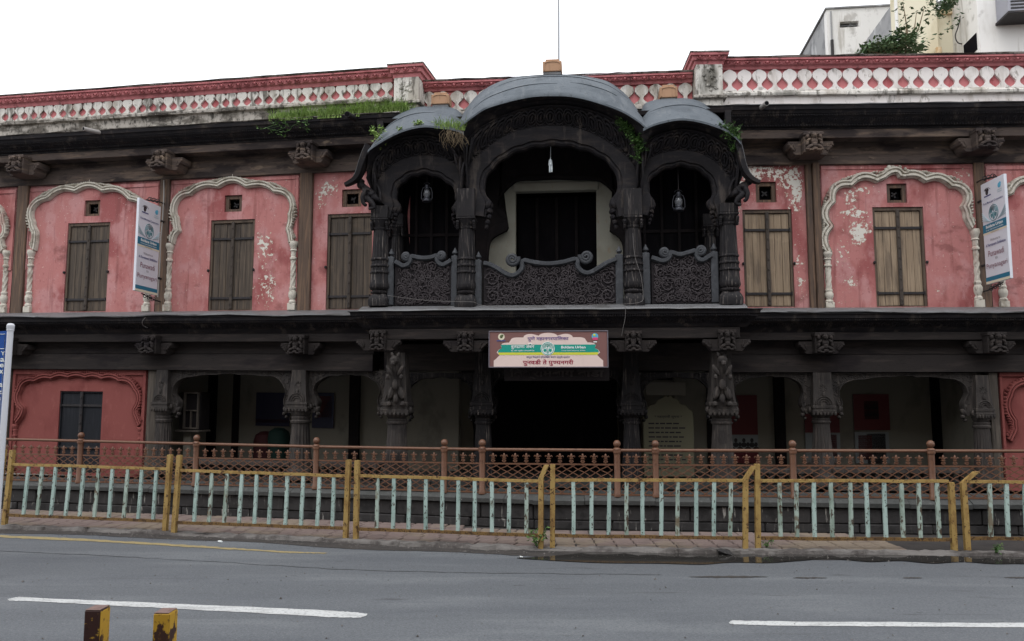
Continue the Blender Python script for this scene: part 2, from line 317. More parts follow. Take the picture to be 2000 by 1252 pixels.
m_asphalt = M('asphalt', hexlin(93, 96, 100), [((.4, 1.6, 1), .46, .6, hexlin(104, 107, 110), .85), ((.22, .9, 1), .48, .62, hexlin(82, 85, 90), .85), ((.03, 1.3, 1), .46, .58, hexlin(88, 91, 95), .85), ((38, 46, 60), .47, .62, hexlin(64, 66, 69), .45), ((70, 80, 90), .56, .66, hexlin(150, 150, 150), .35), ((.7, 4.5, 1), .63, .72, hexlin(62, 62, 65), .7), ((3, 8, 1), .69, .73, hexlin(60, 60, 62), .7), ((.3, 9, 1), .69, .73, hexlin(74, 74, 77), .7)], .78, ((120, 120, 120), .35, .006), .35)
m_crack = M('asphalt_seam', hexlin(70, 71, 73), [((9, 9, 9), .45, .6, hexlin(88, 89, 91), .9)], .85, None, .2)
m_gutter = M('muddy_gutter', hexlin(60, 56, 54), [((2, 6, 1), .48, .66, hexlin(42, 40, 40), .8), ((30, 30, 30), .56, .7, hexlin(84, 78, 74), .6)], .7, ((40, 40, 40), .5, .01), .35)
m_kerb = M('worn_concrete_kerb', hexlin(114, 110, 107), [((3, 3, 3), .46, .6, hexlin(76, 71, 69), .9), ((22, 22, 22), .56, .7, hexlin(132, 126, 120), .6), ((1.2, 1.2, 1), .55, .68, hexlin(62, 58, 56), .7)], .85, ((24, 24, 24), .8, .03), .25)
m_tile = M('pink_paving', hexlin(120, 105, 100), [((.7, .7, 1), .46, .6, hexlin(128, 116, 100), .8), ((3, 3, 3), .5, .68, hexlin(94, 82, 80), .7), ((30, 30, 30), .56, .7, hexlin(142, 122, 114), .5), ((1.1, 2, 1), .6, .7, hexlin(66, 56, 54), .6)], .8, ((40, 40, 40), .4, .006), .3)
m_lineW = M('white_road_paint', hexlin(186, 187, 186), [((3, 12, 12), .48, .64, hexlin(160, 160, 159), .8), ((30, 40, 40), .54, .62, hexlin(120, 120, 121), .7), ((1.2, 9, 9), .6, .66, hexlin(112, 112, 114), .6)], .7, None, .3)
m_lineY = M('yellow_road_paint', hexlin(150, 134, 94), [((6, 12, 12), .5, .66, hexlin(126, 116, 90), .7), ((50, 50, 50), .56, .64, hexlin(100, 98, 92), .8)], .7, None, .3)
m_soil = M('dirt', hexlin(88, 80, 72), [((.4, .4, 1), .48, .66, hexlin(70, 66, 60), .7)], .9, None, .2)
m_tan = M('tan_timber', hexlin(168, 132, 104), [((30, 30, 3), .5, .68, hexlin(140, 108, 86), .7)], .7, ((60, 60, 6), .3, .004), .3)
m_leaf = M('leaf_green', hexlin(74, 104, 52), [((8, 8, 8), .45, .62, hexlin(52, 80, 40), .8), ((20, 20, 20), .58, .7, hexlin(118, 140, 66), .7)], .6, None, .3)
m_grass = M('grass_green', hexlin(150, 176, 100), [((5, 5, 5), .48, .64, hexlin(108, 138, 74), .8), ((26, 26, 26), .52, .66, hexlin(150, 162, 106), .8)], .65, None, .3)
m_dry = M('dry_roots', hexlin(118, 104, 84), [((26, 26, 26), .5, .7, hexlin(94, 80, 60), .7)], .8, None, .2)
m_dkleaf = M('dark_leaf', hexlin(84, 108, 72), [((5, 5, 5), .45, .62, hexlin(62, 86, 56), .8), ((12, 12, 12), .58, .7, hexlin(120, 120, 72), .7)], .55, None, .3)
m_bldg = M('white_block_wall', hexlin(226, 224, 220), [((1.2, 1.2, .5), .48, .64, hexlin(196, 192, 184), .8), ((4, 4, .5), .54, .66, hexlin(160, 153, 142), .6), ((2, 2, 1.5), .6, .7, hexlin(140, 134, 126), .5)], .9, None, .2)
m_bldgside = M('stained_grey_wall', hexlin(150, 150, 150), [((.8, .8, 1.2), .46, .62, hexlin(112, 112, 114), .8), ((3, 3, 1), .55, .68, hexlin(196, 196, 196), .6)], .9, None, .2)
m_creamb = M('cream_block_wall', hexlin(220, 213, 190), [((1.2, 1.2, .5), .48, .64, hexlin(198, 187, 158), .8), ((6, 6, .8), .6, .72, hexlin(186, 166, 130), .5)], .9, None, .2)
m_ochre = M('ochre_pipe', hexlin(196, 176, 144), [((10, 10, 2), .5, .66, hexlin(176, 140, 96), .7)], .8, None, .2)
def flat(name, c, rough=.5, spec=.35): return M(name, c, [((5, 5, 5), .5, .75, tuple(x * .86 for x in c[:3]), .4)], rough, None, spec)
m_glass = bpy.data.materials.new('lantern_glass'); m_glass.use_nodes = True
_b = m_glass.node_tree.nodes['Principled BSDF']; _b.inputs['Base Color'].default_value = (.22, .23, .25, 1); _b.inputs['Roughness'].default_value = .12; _b.inputs['Transmission Weight'].default_value = .5
m_water = bpy.data.materials.new('puddle_water'); m_water.use_nodes = True
_b = m_water.node_tree.nodes['Principled BSDF']; _b.inputs['Base Color'].default_value = (.03, .028, .026, 1); _b.inputs['Roughness'].default_value = .06; _b.inputs['Specular IOR Level'].default_value = .5
# ================================================================== ground, road, pavement
def sheet(name, mat, pts, z, parent=None, kind='structure'):
    mb = MB(); mb.add([Vector((p[0], p[1], z)) for p in pts], [tuple(range(len(pts)))])
    o = build(mb, name, mat, parent, kind=kind); return o
sheet('ground', m_soil, [(-900, -900), (900, -900), (900, 900), (-900, 900)], -.03)
# plinth line (street foot of the raised verandah)
pA, pB, pC, pD = ground(20, 993, .05), ground(690, 1016, .05), ground(1065, 1032, .05), ground(1900, 1043, .05)
lerp = lambda a, b, t: a + (b - a) * t
pL, pR = lerp(pA, pB, -1.4), lerp(pC, pD, 1.9)
FOOT = [pL, pB, pC, pR]
# kerb line: bases of the yellow barriers
kp = [ground(-10, 1033, .0), ground(330, 1046, .0), ground(690, 1063, .0), ground(1065, 1078, .0), ground(1470, 1083, .0), ground(1900, 1087, .0)]
KERB = [lerp(kp[0], kp[1], -2.4)] + kp + [lerp(kp[4], kp[5], 3.0)]
rd = [(-60, -30), (60, -30)] + [(60, KERB[-1].y - .4)] + [(p.x, p.y - .03) for p in KERB[::-1]] + [(-60, KERB[0].y + 4)]
road = sheet('road', m_asphalt, rd, 0.0)
# pavement slab with individual paving tiles
def kerb_y(x):
    for a, b in zip(KERB, KERB[1:]):
        if a.x <= x <= b.x: return a.y + (b.y - a.y) * (x - a.x) / (b.x - a.x)
    return KERB[-1].y if x > 0 else KERB[0].y
def foot_y(x):
    for a, b in zip(FOOT, FOOT[1:]):
        if a.x <= x <= b.x: return a.y + (b.y - a.y) * (x - a.x) / (b.x - a.x)
    return FOOT[-1].y if x > 0 else FOOT[0].y
mb = MB(); xs = [-22 + i * .5 for i in range(86)]
top = [[Vector((x, kerb_y(x) + .16, .026)) for x in xs], [Vector((x, foot_y(x) + .1, .026)) for x in xs]]
mb.loft(top); pavement = build(mb, 'pavement', m_gutter, kind='structure')
mb = MB()
prof = [(0, -.02), (0.02, .02), (.03, .045), (.13, .052), (.2, .04), (.2, -.02)]
rk = random.Random(3); rings = []
for i in range(430):
    x = -18 + i * .09; y = kerb_y(x); sx = rk.uniform(-.05, .05) + .05 * math.sin(x * 1.7) + .03 * math.sin(x * 5.3)
    gone = max(0, math.sin(x * 1.1 + 1) + .5 * math.sin(x * 3.7) - .45) * 1.1
    rings.append([Vector((x, y + a + (sx if k < 3 else 0) + rk.uniform(-.008, .008), max(-.02, (b + rk.uniform(-.014, .014)) * (1 - (gone if 0 < k < 4 else 0)) + .004))) for k, (a, b) in enumerate(prof)])
mb.loft(rings); build(mb, 'kerb', m_kerb, kind='structure', ang=60)
# muddy strip along the kerb
mb = MB(); a = []; b = []
for i in range(260):
    x = -16 + i * .13; y = kerb_y(x)
    wv = .32 + .05 * math.sin(x * 2.1) + .05 * math.sin(x * .7 + 2) + rk.uniform(-.02, .02) + (.06 if x > 1 else 0)
    a.append(Vector((x, y + .04, .005))); b.append(Vector((x, y - wv, .005)))
mb.loft([a, b]); build(mb, 'gutter_mud', m_gutter, kind='structure')
# rain puddle against the kerb on the right
mb = MB(); a = []; b = []
edge = cr([(1010, 1090), (1090, 1095), (1180, 1099), (1290, 1100), (1370, 1102), (1430, 1098), (1500, 1099), (1560, 1095), (1600, 1092), (1650, 1093), (1700, 1097), (1760, 1095), (1820, 1100), (1880, 1097), (1940, 1101), (2000, 1101), (2100, 1106), (2250, 1108)], 6)
for px, py in edge:
    q = ground(px, py, .01); t = min(1, (px - 1000) / 160); yk = kerb_y(q.x) - .02
    a.append(Vector((q.x, q.y + (yk - q.y) * t if t > .02 else q.y, .0095))); b.append(Vector((q.x, q.y, .0095)))
mb.loft([a, b]); build(mb, 'puddle', m_water, kind='structure')
for x0, x1, yy, hh in ((1345, 1500, 1126.5, 2.6), (1548, 1616, 1128.5, 2.0), (1762, 1802, 1128.5, 1.8), (1960, 2040, 1128, 2)):
    rp = random.Random(x0); up_, lo_ = [], []
    for k in range(25):
        x = x0 + (x1 - x0) * k / 24; e = math.sin(math.pi * k / 24) ** .6 * hh; up_.append((x, yy - e * rp.uniform(.4, 1))); lo_.append((x, yy + e * rp.uniform(.3, 1) + .05))
    sheet('damp_patch', m_gutter, [ground(x, y, .004)[:2] for x, y in up_ + lo_[::-1]], .004)
def line_poly(pts, z): return [ground(x, y, z)[:2] for x, y in pts]
def wavy(pts):
    out = []
    for (a, b) in zip(pts, pts[1:]):
        for k in range(14):
            t = k / 14; out.append((a[0] + (b[0] - a[0]) * t, a[1] + (b[1] - a[1]) * t + random.uniform(-.6, .6)))
    return out + [pts[-1]]
for up, lo in (([(14, 1170), (36, 1166), (360, 1180), (640, 1192), (700, 1196.5), (718, 1198.5)], [(716, 1202), (704, 1206.5), (640, 1205), (360, 1189.5), (60, 1174.5), (18, 1173)]),
               ([(1424, 1215), (1430, 1211.5), (1500, 1213), (1800, 1215.5), (2100, 1217), (2700, 1219)], [(2700, 1230), (2100, 1225.5), (1800, 1224), (1500, 1221.5), (1430, 1219), (1424, 1217)])):
    sheet('road_marking', m_lineW, line_poly(wavy(up) + wavy(lo), .004), .004)
sheet('road_marking', m_lineY, line_poly(wavy([(-500, 1022), (-100, 1039), (0, 1045), (160, 1052), (330, 1062), (440, 1069), (560, 1077), (640, 1080)]) + wavy([(632, 1081), (560, 1079.5), (440, 1072.5), (330, 1066), (160, 1056.5), (0, 1049.5), (-100, 1044), (-500, 1028)]), .0045), .0045)
# hairline cracks and seams in the asphalt
rc = random.Random(41)
for pts in ([(-40, 1074), (160, 1083), (420, 1097), (700, 1113), (980, 1119), (1290, 1122)],):
    q = cr(pts, 14); q = [(x, y + rc.uniform(-.7, .7)) for x, y in q]; wd = [rc.uniform(.08, .5) for _ in q]
    sheet('road_crack', m_crack, [ground(x, y - w, .0035)[:2] for (x, y), w in zip(q, wd)] + [ground(x, y + w + .1, .0035)[:2] for (x, y), w in zip(q[::-1], wd[::-1])], .0035)
mb = MB()
for i in range(1500):
    x = rc.uniform(-10, 9); y = kerb_y(x) - abs(rc.gauss(0, .22)) - .02 if i < 1100 else rc.uniform(4.5, 10.5); s = rc.uniform(.004, .013) * (1.6 if rc.random() < .06 else 1); a = rc.uniform(0, 6)
    mb.add([(x + s * math.cos(a + k * 2.1), y + s * math.sin(a + k * 2.1), .005) for k in range(3)] + [(x, y, .005 + s * .9)], [(0, 1, 3), (1, 2, 3), (2, 0, 3)])
build(mb, 'gutter_grit', m_kerb, kind='stuff')
# tiles
tm = []
for v in range(3):
    mb = MB(); s = .265 / 2; h = .022
    c = .012; mb.add([(-s, -s, 0), (s, -s, 0), (s, s, 0), (-s, s, 0), (-s, -s, h - c), (s, -s, h - c), (s, s, h - c), (-s, s, h - c), (-s + c, -s + c, h), (s - c, -s + c, h), (s - c, s - c, h), (-s + c, s - c, h)],
           [(0, 1, 5, 4), (1, 2, 6, 5), (2, 3, 7, 6), (3, 0, 4, 7), (4, 5, 9, 8), (5, 6, 10, 9), (6, 7, 11, 10), (7, 4, 8, 11), (8, 9, 10, 11)])
    tm.append(mb.mesh('paving_tile', m_tile))
nt_ = 0
x = -9.6
while x < 8.6:
    y0 = kerb_y(x) + .36; k = 0
    sl = (kerb_y(x + .1) - kerb_y(x - .1)) / .2
    while y0 + k * .28 < foot_y(x) - .1:
        if nt_ < 300:
            m = Matrix.Translation((x, y0 + k * .28, .024 + random.uniform(-.004, .005))) @ Matrix.Rotation(math.atan(sl) + random.uniform(-.015, .015), 4, 'Z') @ Matrix.Rotation(random.uniform(-.008, .008), 4, 'X')
            put('paving_tile', tm[nt_ % 3], m, pavement); nt_ += 1
        k += 1
    x += .28
print('tiles', nt_)

# ================================================================== the plinth
TILTP = 0.0
SEG = [frame2(pL, pB), frame2(pB, pC), frame2(pC, pR)]
SEGL = [(pB - pL).length, (pC - pB).length, (pR - pC).length]
B = thing('timber_mansion', (0, 14.2, 0), 'old two storey timber mansion with pink walls and a carved black balcony', 'mansion')
pl = MB()
for f, L in zip(SEG, SEGL): pl.box(f, 0, L, 0, .42, -2.6, -.09, .01)
plinth = build(pl, 'plinth', m_stone, B)
rs = random.Random(11); blocks = 0
for si, (f, L) in enumerate(zip(SEG, SEGL)):
    us = (f.u(-60, 1000) if si == 0 else .0); ue = L if si < 2 else f.u(2080, 1040)
    zt = .43 if si else .47
    for row, (w0, w1) in enumerate(((.03, .17), (.175, .415))):
        u = us - rs.uniform(0, .3)
        while u < ue:
            l = rs.uniform(.8, 1.5); e = min(u + l, ue + .02)
            if e - u > .06:
                mb = MB(); mb.box(f, u + .006, e - .006, w0, w1, -.12, rs.uniform(-.02, .006) - .012, .016)
                build(mb, 'stone_block', m_stone, plinth); blocks += 1
            u += l
    u = us - .2
    while u < ue:
        l = rs.uniform(.75, 1.15); e = min(u + l, ue + .02)
        if e - u > .06:
            a, b2 = .02, .01; d = rs.uniform(-.006, .006)
            pr = [(.43 + d, -.1), (.425 + d, .035), (.49 + d, .045), (.555 + d, -.08), (.565 + d, -.82), (.43, -.82)]
            mb = MB(); mb.loft([[f.P(q, w, n) for w, n in pr] for q in (u + .004, e - .004)], True, True)
            build(mb, 'coping_stone', m_coping, plinth)
        u += l
print('blocks', blocks)

# ================================================================== building helpers
def hbar(name, mat, fr, u0, u1, w0, w1, n0, n1, parent=B, b=.006):
    mb = MB(); mb.box(fr, u0, u1, w0, w1, n0, n1, b); return build(mb, name, mat, parent)
def wall(fr, u0, u1, w0, w1, holes=(), n=0.0, mat=m_pink, step=.07, peel=(), name='wall_panel'):
    def lines(a, b, extra):
        k = max(1, round((b - a) / step)); L = [a + (b - a) * i / k for i in range(k + 1)]
        for e in extra:
            if a < e < b:
                L = [q for q in L if abs(q - e) > step * .35 or q in (a, b)]; L.append(e)
        return sorted(set(L))
    U = lines(u0, u1, [h[0] for h in holes] + [h[1] for h in holes]); Wl = lines(w0, w1, [h[2] for h in holes] + [h[3] for h in holes])
    mb = MB(); id_ = {}; vals = []; vs = []; fs = []
    def vid(i, j):
        if (i, j) not in id_:
            id_[i, j] = len(vs); u, w = U[i], Wl[j]
            nn = n + .006 * math.sin(u * 3.1 + w * 2) * math.sin(w * 2.7 + u)
            for h in holes:
                if h[0] - .02 <= u <= h[1] + .02 and h[2] - .02 <= w <= h[3] + .02: nn = n
            vs.append(fr.P(u, w, nn)); vals.append(sum(a * math.exp(-((u - pu) / ru) ** 2 - ((w - pw) / rw) ** 2) for pu, pw, ru, rw, a in peel))
        return id_[i, j]
    for i in range(len(U) - 1):
        for j in range(len(Wl) - 1):
            cu, cw = (U[i] + U[i + 1]) / 2, (Wl[j] + Wl[j + 1]) / 2
            if any(h[0] < cu < h[1] and h[2] < cw < h[3] for h in holes): continue
            fs.append((vid(i, j), vid(i + 1, j), vid(i + 1, j + 1), vid(i, j + 1)))
    for h in holes:  # reveals
        d = .14; q = [(h[0], h[2]), (h[1], h[2]), (h[1], h[3]), (h[0], h[3])]; o = len(vs)
        for uu, ww in q: vs.append(fr.P(uu, ww, n)); vals.append(0)
        for uu, ww in q: vs.append(fr.P(uu, ww, n - d)); vals.append(0)
        for k in range(4): fs.append((o + k, o + (k + 1) % 4, o + 4 + (k + 1) % 4, o + 4 + k))
    mb.add(vs, fs); mb.attr['peel'] = vals
    return build(mb, name, mat, B)
def rect_px(fr, x0, y0, x1, y1, n=0.0):
    """rectangle in a frame whose sides pass through the pixel box centre lines"""
    u0 = fr.u(x0, (y0 + y1) / 2, n); u1 = fr.u(x1, (y0 + y1) / 2, n); w1 = fr.w((x0 + x1) / 2, y0, n); w0 = fr.w((x0 + x1) / 2, y1, n)
    return u0, u1, w0, w1
def shutter(fr, r, mat, fmat, dark=False, knob=True, planks=3, n0=-.05, seed=1, strap=(.82, .13)):
    u0, u1, w0, w1 = r; rr = random.Random(seed); t = .05 if not dark else .025
    mb = MB()
    mb.box(fr, u0 + .004, u0 + t, w0 + .003, w1 - .004, -.13, n0 + .03); mb.box(fr, u1 - t, u1 - .004, w0 + .003, w1 - .004, -.13, n0 + .03)
    mb.box(fr, u0 + t, u1 - t, w1 - t * 1.3, w1 - .004, -.13, n0 + .028); mb.box(fr, u0 + t, u1 - t, w0 + .003, w0 + .02, -.13, n0 + .028)
    s = build(mb, 'shutter_window', fmat, B)
    a, b = u0 + t + .003, u1 - t - .003; mid = (a + b) / 2; W0, W1 = w0 + .024, w1 - t * 1.3 - .006
    for lf, (p, q) in enumerate(((a, mid - .004), (mid + .004, b))):
        k = planks; 
        for i in range(k):
            c0 = p + (q - p) * i / k; c1 = p + (q - p) * (i + 1) / k
            mb = MB(); mb.box(fr, c0 + .0025, c1 - .0025, W0 + rr.uniform(0, .006), W1 - rr.uniform(0, .004), -.1, n0 + rr.uniform(-.006, .004), .003); build(mb, 'plank', mat, s)
        for h in strap:
            wz = W0 + (W1 - W0) * h
            mb = MB(); mb.box(fr, p + (-.025 if lf == 0 else .03), q + (-.03 if lf == 0 else .025), wz - .023, wz + .023, n0 + .006, n0 + .026, .004)
            eu = p - .012 if lf == 0 else q + .012
            mb.lathe(fr, eu, n0 + .03, [(.0, wz - .034), (.016, wz - .034), (.016, wz + .034), (0, wz + .034)], 8)
            build(mb, 'strap_hinge', m_iron, s)
    mb = MB(); mb.box(fr, mid - .034, mid + .034, W0 + .004, W1 + .03, n0 + .008, n0 + .05, .012)
    nb = 9
    for i in range(nb): mb.blob(fr, mid, W0 + .1 + (W1 - W0 - .2) * i / (nb - 1), n0 + .05, .02, .028, .016, seg=8, rows=4)
    build(mb, 'cover_strip', m_shut_s if not dark else m_iron, s)
    if knob:
        for ku in (u0 - .012, u1 + .012):
            mb = MB(); mb.blob(fr, ku, w0 + (w1 - w0) * .44, .02, .025, .03, .035); build(mb, 'stay_knob', m_iron, s)
    bk = MB(); bk.box(fr, u0 - .01, u1 + .01, w0 - .01, w1 + .01, -.16, -.142); build(bk, 'backing', m_black, s)
    return s
def vent(fr, r, seed=1):
    u0, u1, w0, w1 = r; t = (u1 - u0) * .2; mb = MB()
    mb.box(fr, u0 + .003, u0 + t, w0 + .003, w1 - .003, -.1, -.04); mb.box(fr, u1 - t, u1 - .003, w0 + .003, w1 - .003, -.1, -.04)
    mb.box(fr, u0 + t, u1 - t, w1 - t, w1 - .003, -.1, -.042); mb.box(fr, u0 + t, u1 - t, w0 + .003, w0 + t * .8, -.1, -.042)
    o = build(mb, 'vent_window', m_post, B)
    mb = MB(); mb.box(fr, u0 + t - .005, u1 - t + .005, w0 + t * .7, w1 - t + .005, -.3, -.18); build(mb, 'backing', m_black, o)
    mb = MB(); cu, cw = (u0 + u1) / 2, (w0 + w1) / 2; rr = random.Random(seed)
    mb.lathe(fr, cu, -.12, [(0, cw - .012), (.022, cw - .012), (.022, cw + .012), (0, cw + .012)], 8)
    for k in range(4):
        a = k * 1.57 + rr.random(); mb.beam(fr, (cu, cw), (cu + .06 * math.cos(a), cw + .06 * math.sin(a)), -.13, -.115, .026)
    build(mb, 'fan_blades', m_iron, o)
def stucco_col(fr, u, w0, w1, mat=m_stucco, r=.062, half=True):
    H = w1 - w0; mb = MB()
    P = lambda *a: [(q * r, w0 + t * H) for q, t in a]
    mb.box(fr, u - r * 1.3, u + r * 1.3, w0, w0 + .1 * H, -.02, .075, .008)
    mb.lathe(fr, u, .012, P((0, .1), (1.15, .1), (1.2, .125), (.85, .15), (1.25, .2), (1.3, .25), (.95, .29), (1.1, .3), (1.1, .325), (.85, .34)), 14)
    mb.lathe(fr, u, .012, P(*[(0, .335)] + [(.92, .335 + .4 * i / 24) for i in range(25)] + [(0, .736)]), 20, 5, .28, 40)
    mb.lathe(fr, u, .012, P((0, .735), (1.12, .735), (1.15, .76), (.85, .775), (.9, .85), (1.2, .865), (.95, .885), (1.25, .93), (1.45, .95), (1.45, .97), (1.3, 1.0), (0, 1.0)), 14)
    return build(mb, 'stucco_column', mat, B)
def stucco_arch(fr, pts, lobes=7, wd=.13, amp=.075, mat=m_stucco, leafy=True, finial=True, n=0.0, seed=1, hgt=.09):
    """pts in (u, w), left spring to right spring; scalloped moulding with a leafy outer edge"""
    P = resample(cr(pts, 12), 170); L = plen(P); rr = random.Random(seed)
    off = [amp * (abs(math.sin(math.pi * (lobes * i / 169))) - .35) for i in range(170)]
    mb = MB(); p2 = [(0, n - .02), (0, n + hgt * .6), (.014, n + hgt * .85), (.02, n + hgt * .45), (.026, n + hgt * .45), (.034, n + hgt), (wd * .5, n + hgt), (wd * .56, n + hgt * .6), (wd * .64, n + hgt * .6), (wd * .72, n + hgt * 1.05), (wd * .9, n + hgt * 1.05), (wd, n + hgt * .5), (wd, n - .02)]
    mb.sweep(fr, P, [(-.02 + a, b) for a, b in p2], off)
    o = build(mb, 'stucco_arch', mat, B)
    if leafy:
        mb = MB(); k = int(L / .046)
        Q = resample(P, k)
        for i in range(1, k - 1):
            du, dw = Q[i + 1][0] - Q[i - 1][0], Q[i + 1][1] - Q[i - 1][1]; d = math.hypot(du, dw); nu, nw = -dw / d, du / d
            e = wd * .98 + rr.uniform(-.008, .008)
            mb.blob(fr, Q[i][0] + nu * e, Q[i][1] + nw * e, n + hgt * .5, .036, .02, hgt * .7, -(math.atan2(dw, du) + (.85 if i < k / 2 else -.85)) + rr.uniform(-.2, .2), 6, 4)
        build(mb, 'leaf_edge', mat, o, kind='stuff')
    if finial:
        m = P[85]; mb = MB(); mb.blob(fr, m[0], m[1] + wd + .045, n + .03, .045, .06, .05); mb.blob(fr, m[0] - .05, m[1] + wd + .02, n + .03, .04, .03, .04, .6); mb.blob(fr, m[0] + .05, m[1] + wd + .02, n + .03, .04, .03, .04, -.6)
        build(mb, 'finial', mat, o)
    return o
def bracket(fr, u, w0, w1, hw, n0, n1, mat=m_beam, wings=True, seed=0, face=0, wl=.24, wt=None):
    """carved beam end: a squat figure on a block between two scrolled wings"""
    mb = MB(); rr = random.Random(seed); H = w1 - w0
    mb.box(fr, u - hw, u + hw, w0, w1, n0, n1 - .05, .012); mb.box(fr, u - hw * 1.08, u + hw * 1.08, w1 - .05, w1 + .015, n0 + .002, n1 - .02, .01)
    o = build(mb, 'carved_bracket', mat, B)
    f = MB(); n = n1 - .05; s = hw / .17; h = H / .36
    Bl = lambda x, y, z, a, b, c, r=0: f.blob(fr, u + x * s, w0 + y * h, n + z, a * s, b * h, c, r, 8, 5)
    Bl(0, .285, .05, .055, .06, .07); Bl(0, .34, .03, .045, .03, .05); Bl(0, .275, .11, .018, .03, .03)
    Bl(0, .19, .03, .075, .07, .06); Bl(0, .12, .04, .06, .06, .07); Bl(0, .045, .04, .07, .04, .07)
    for sg in (-1, 1):
        Bl(sg * .115, .28, .03, .035, .045, .045); Bl(sg * .1, .21, .04, .06, .028, .04, sg * .7); Bl(sg * .125, .15, .04, .03, .05, .04, -sg * .3)
        Bl(sg * .09, .085, .06, .075, .032, .05, sg * .5); Bl(sg * .12, .04, .05, .05, .035, .05, -sg * .2); Bl(sg * .07, .02, .07, .05, .022, .05); Bl(sg * .085, .33, .02, .04, .028, .03, sg * .4)
        Bl(sg * .045, .3, .09, .016, .014, .02)
    build(f, 'carved_figure', mat, o)
    if wings:
        wt = wt or (w0 + H * .72)
        for sg in (-1, 1):
            a = u + sg * hw; hh = wt - w0
            pr = [(0, w0 + .02 * hh), (.42, w0), (.56, w0 + .12 * hh), (.66, w0 + .34 * hh), (.72, w0 + .5 * hh), (.9, w0 + .55 * hh), (1.0, w0 + .74 * hh), (.98, wt), (0, wt)]
            pr = [(a + sg * (q * wl + .001), ww) for q, ww in pr]
            if sg < 0: pr = pr[::-1]
            g = MB(); g.prism(fr, pr, n0 + .01, n0 + (n1 - n0) * .6, .008)
            for q in range(3): g.blob(fr, a + sg * wl * (.62 + q * .14), w0 + hh * (.42 + q * .16), n0 + (n1 - n0) * .6, .05 - q * .008, .025, .03, -sg * (.8 - q * .2))
            g.blob(fr, a + sg * wl * .5, w0 + hh * .6, n0 + (n1 - n0) * .6, .018, .07, .02, sg * .3)
            build(g, 'scroll_wing', mat, o)
    return o
def cornice(fr, u0, u1, prof, name, mat):
    mb = MB(); k = max(2, int((u1 - u0) / .5)); rr = random.Random(int(u1 * 10))
    mb.loft([[fr.P(u0 + (u1 - u0) * i / k, w + rr.uniform(-.004, .004), n) for w, n in prof] for i in range(k + 1)], True, True)
    return build(mb, name, mat, B, ang=25)
def carving_row(fr, u0, u1, w0, n0, w1, n1, step, mat, parent, leaf=True, name='carved_leaf_row'):
    mb = MB(); u = u0
    H = math.hypot(w1 - w0, n1 - n0)
    while u < u1:
        if leaf:
            for k in (-1, 0, 1):
                pts = [fr.P(u + step * (.5 + k * .3 * math.sin(math.pi * t ** .8)), w0 + (w1 - w0) * t, n0 + (n1 - n0) * t + .004) for t in (0, .3, .6, .9)]
                mb.tube(pts, [.004, .012, .012, .005], 4)
        else:
            mb.blob(fr, u + step / 2, (w0 + w1) / 2, (n0 + n1) / 2 + .004, step * .36, abs(w1 - w0) * .5 + .004, .016, 0, 6, 3)
        u += step
    return build(mb, name, mat, parent, kind='stuff')
# shared ornament meshes, unit sized
_ph = [(.5, 0), (.45, .05), (.28, .12), (.17, .19), (.12, .26), (.13, .33), (.2, .4), (.31, .47), (.41, .54), (.47, .62), (.485, .71), (.46, .79), (.38, .87), (.2, .94), (.05, 1.0)]
pet = _ph + [(-a, b_) for a, b_ in _ph[::-1]]
_m = MB(); _m.prism(None, [(x * .98, z) for x, z in pet], -.02, .045); ME_PETAL = _m.mesh('parapet_petal', m_white)
_m = MB(); _m.prism(None, [(x * .98, z) for x, z in pet], -.02, .045); ME_PETALC = _m.mesh('parapet_petal', m_whiteclean)
_m = MB(); _td = [(.30 * math.sin(a) * (1 - .35 * (math.cos(a) > 0) * math.cos(a)), 0, .42 * -math.cos(a) + (.12 if math.cos(a) < -.6 else 0)) for a in [math.pi * 2 * k / 16 for k in range(16)]]
_td = [(.40 * math.sin(a) * (.62 + .38 * math.cos(a) if math.cos(a) < 0 else 1), -.02, -.40 * math.cos(a) * (1.15 if math.cos(a) < 0 else .9)) for a in [math.pi * 2 * k / 18 for k in range(19)]]
_m.tube([(x, y, -z) if False else (x, y, z) for x, y, z in _td], .055, 5); _m.blob(None, 0, -.04, .02, .17, .24, .09, 0, 8, 5)
ME_DROP = _m.mesh('drop_ornament', m_cap)
_m = MB()
for q, rr_ in ((1.0, .07), (.6, .07)):
    _m.tube([(.42 * q * math.sin(a) * (1 if math.cos(a) > 0 else .6 + .4 * abs(math.sin(a))), -.04, .5 - .5 * q * math.cos(a)) for a in [math.pi * 2 * k / 14 for k in range(15)]], rr_, 5)
_m.blob(None, 0, .45, .04, .10, .25, .09, 0, 6, 5)
ME_LEAF = _m.mesh('carved_leaf', m_dark)
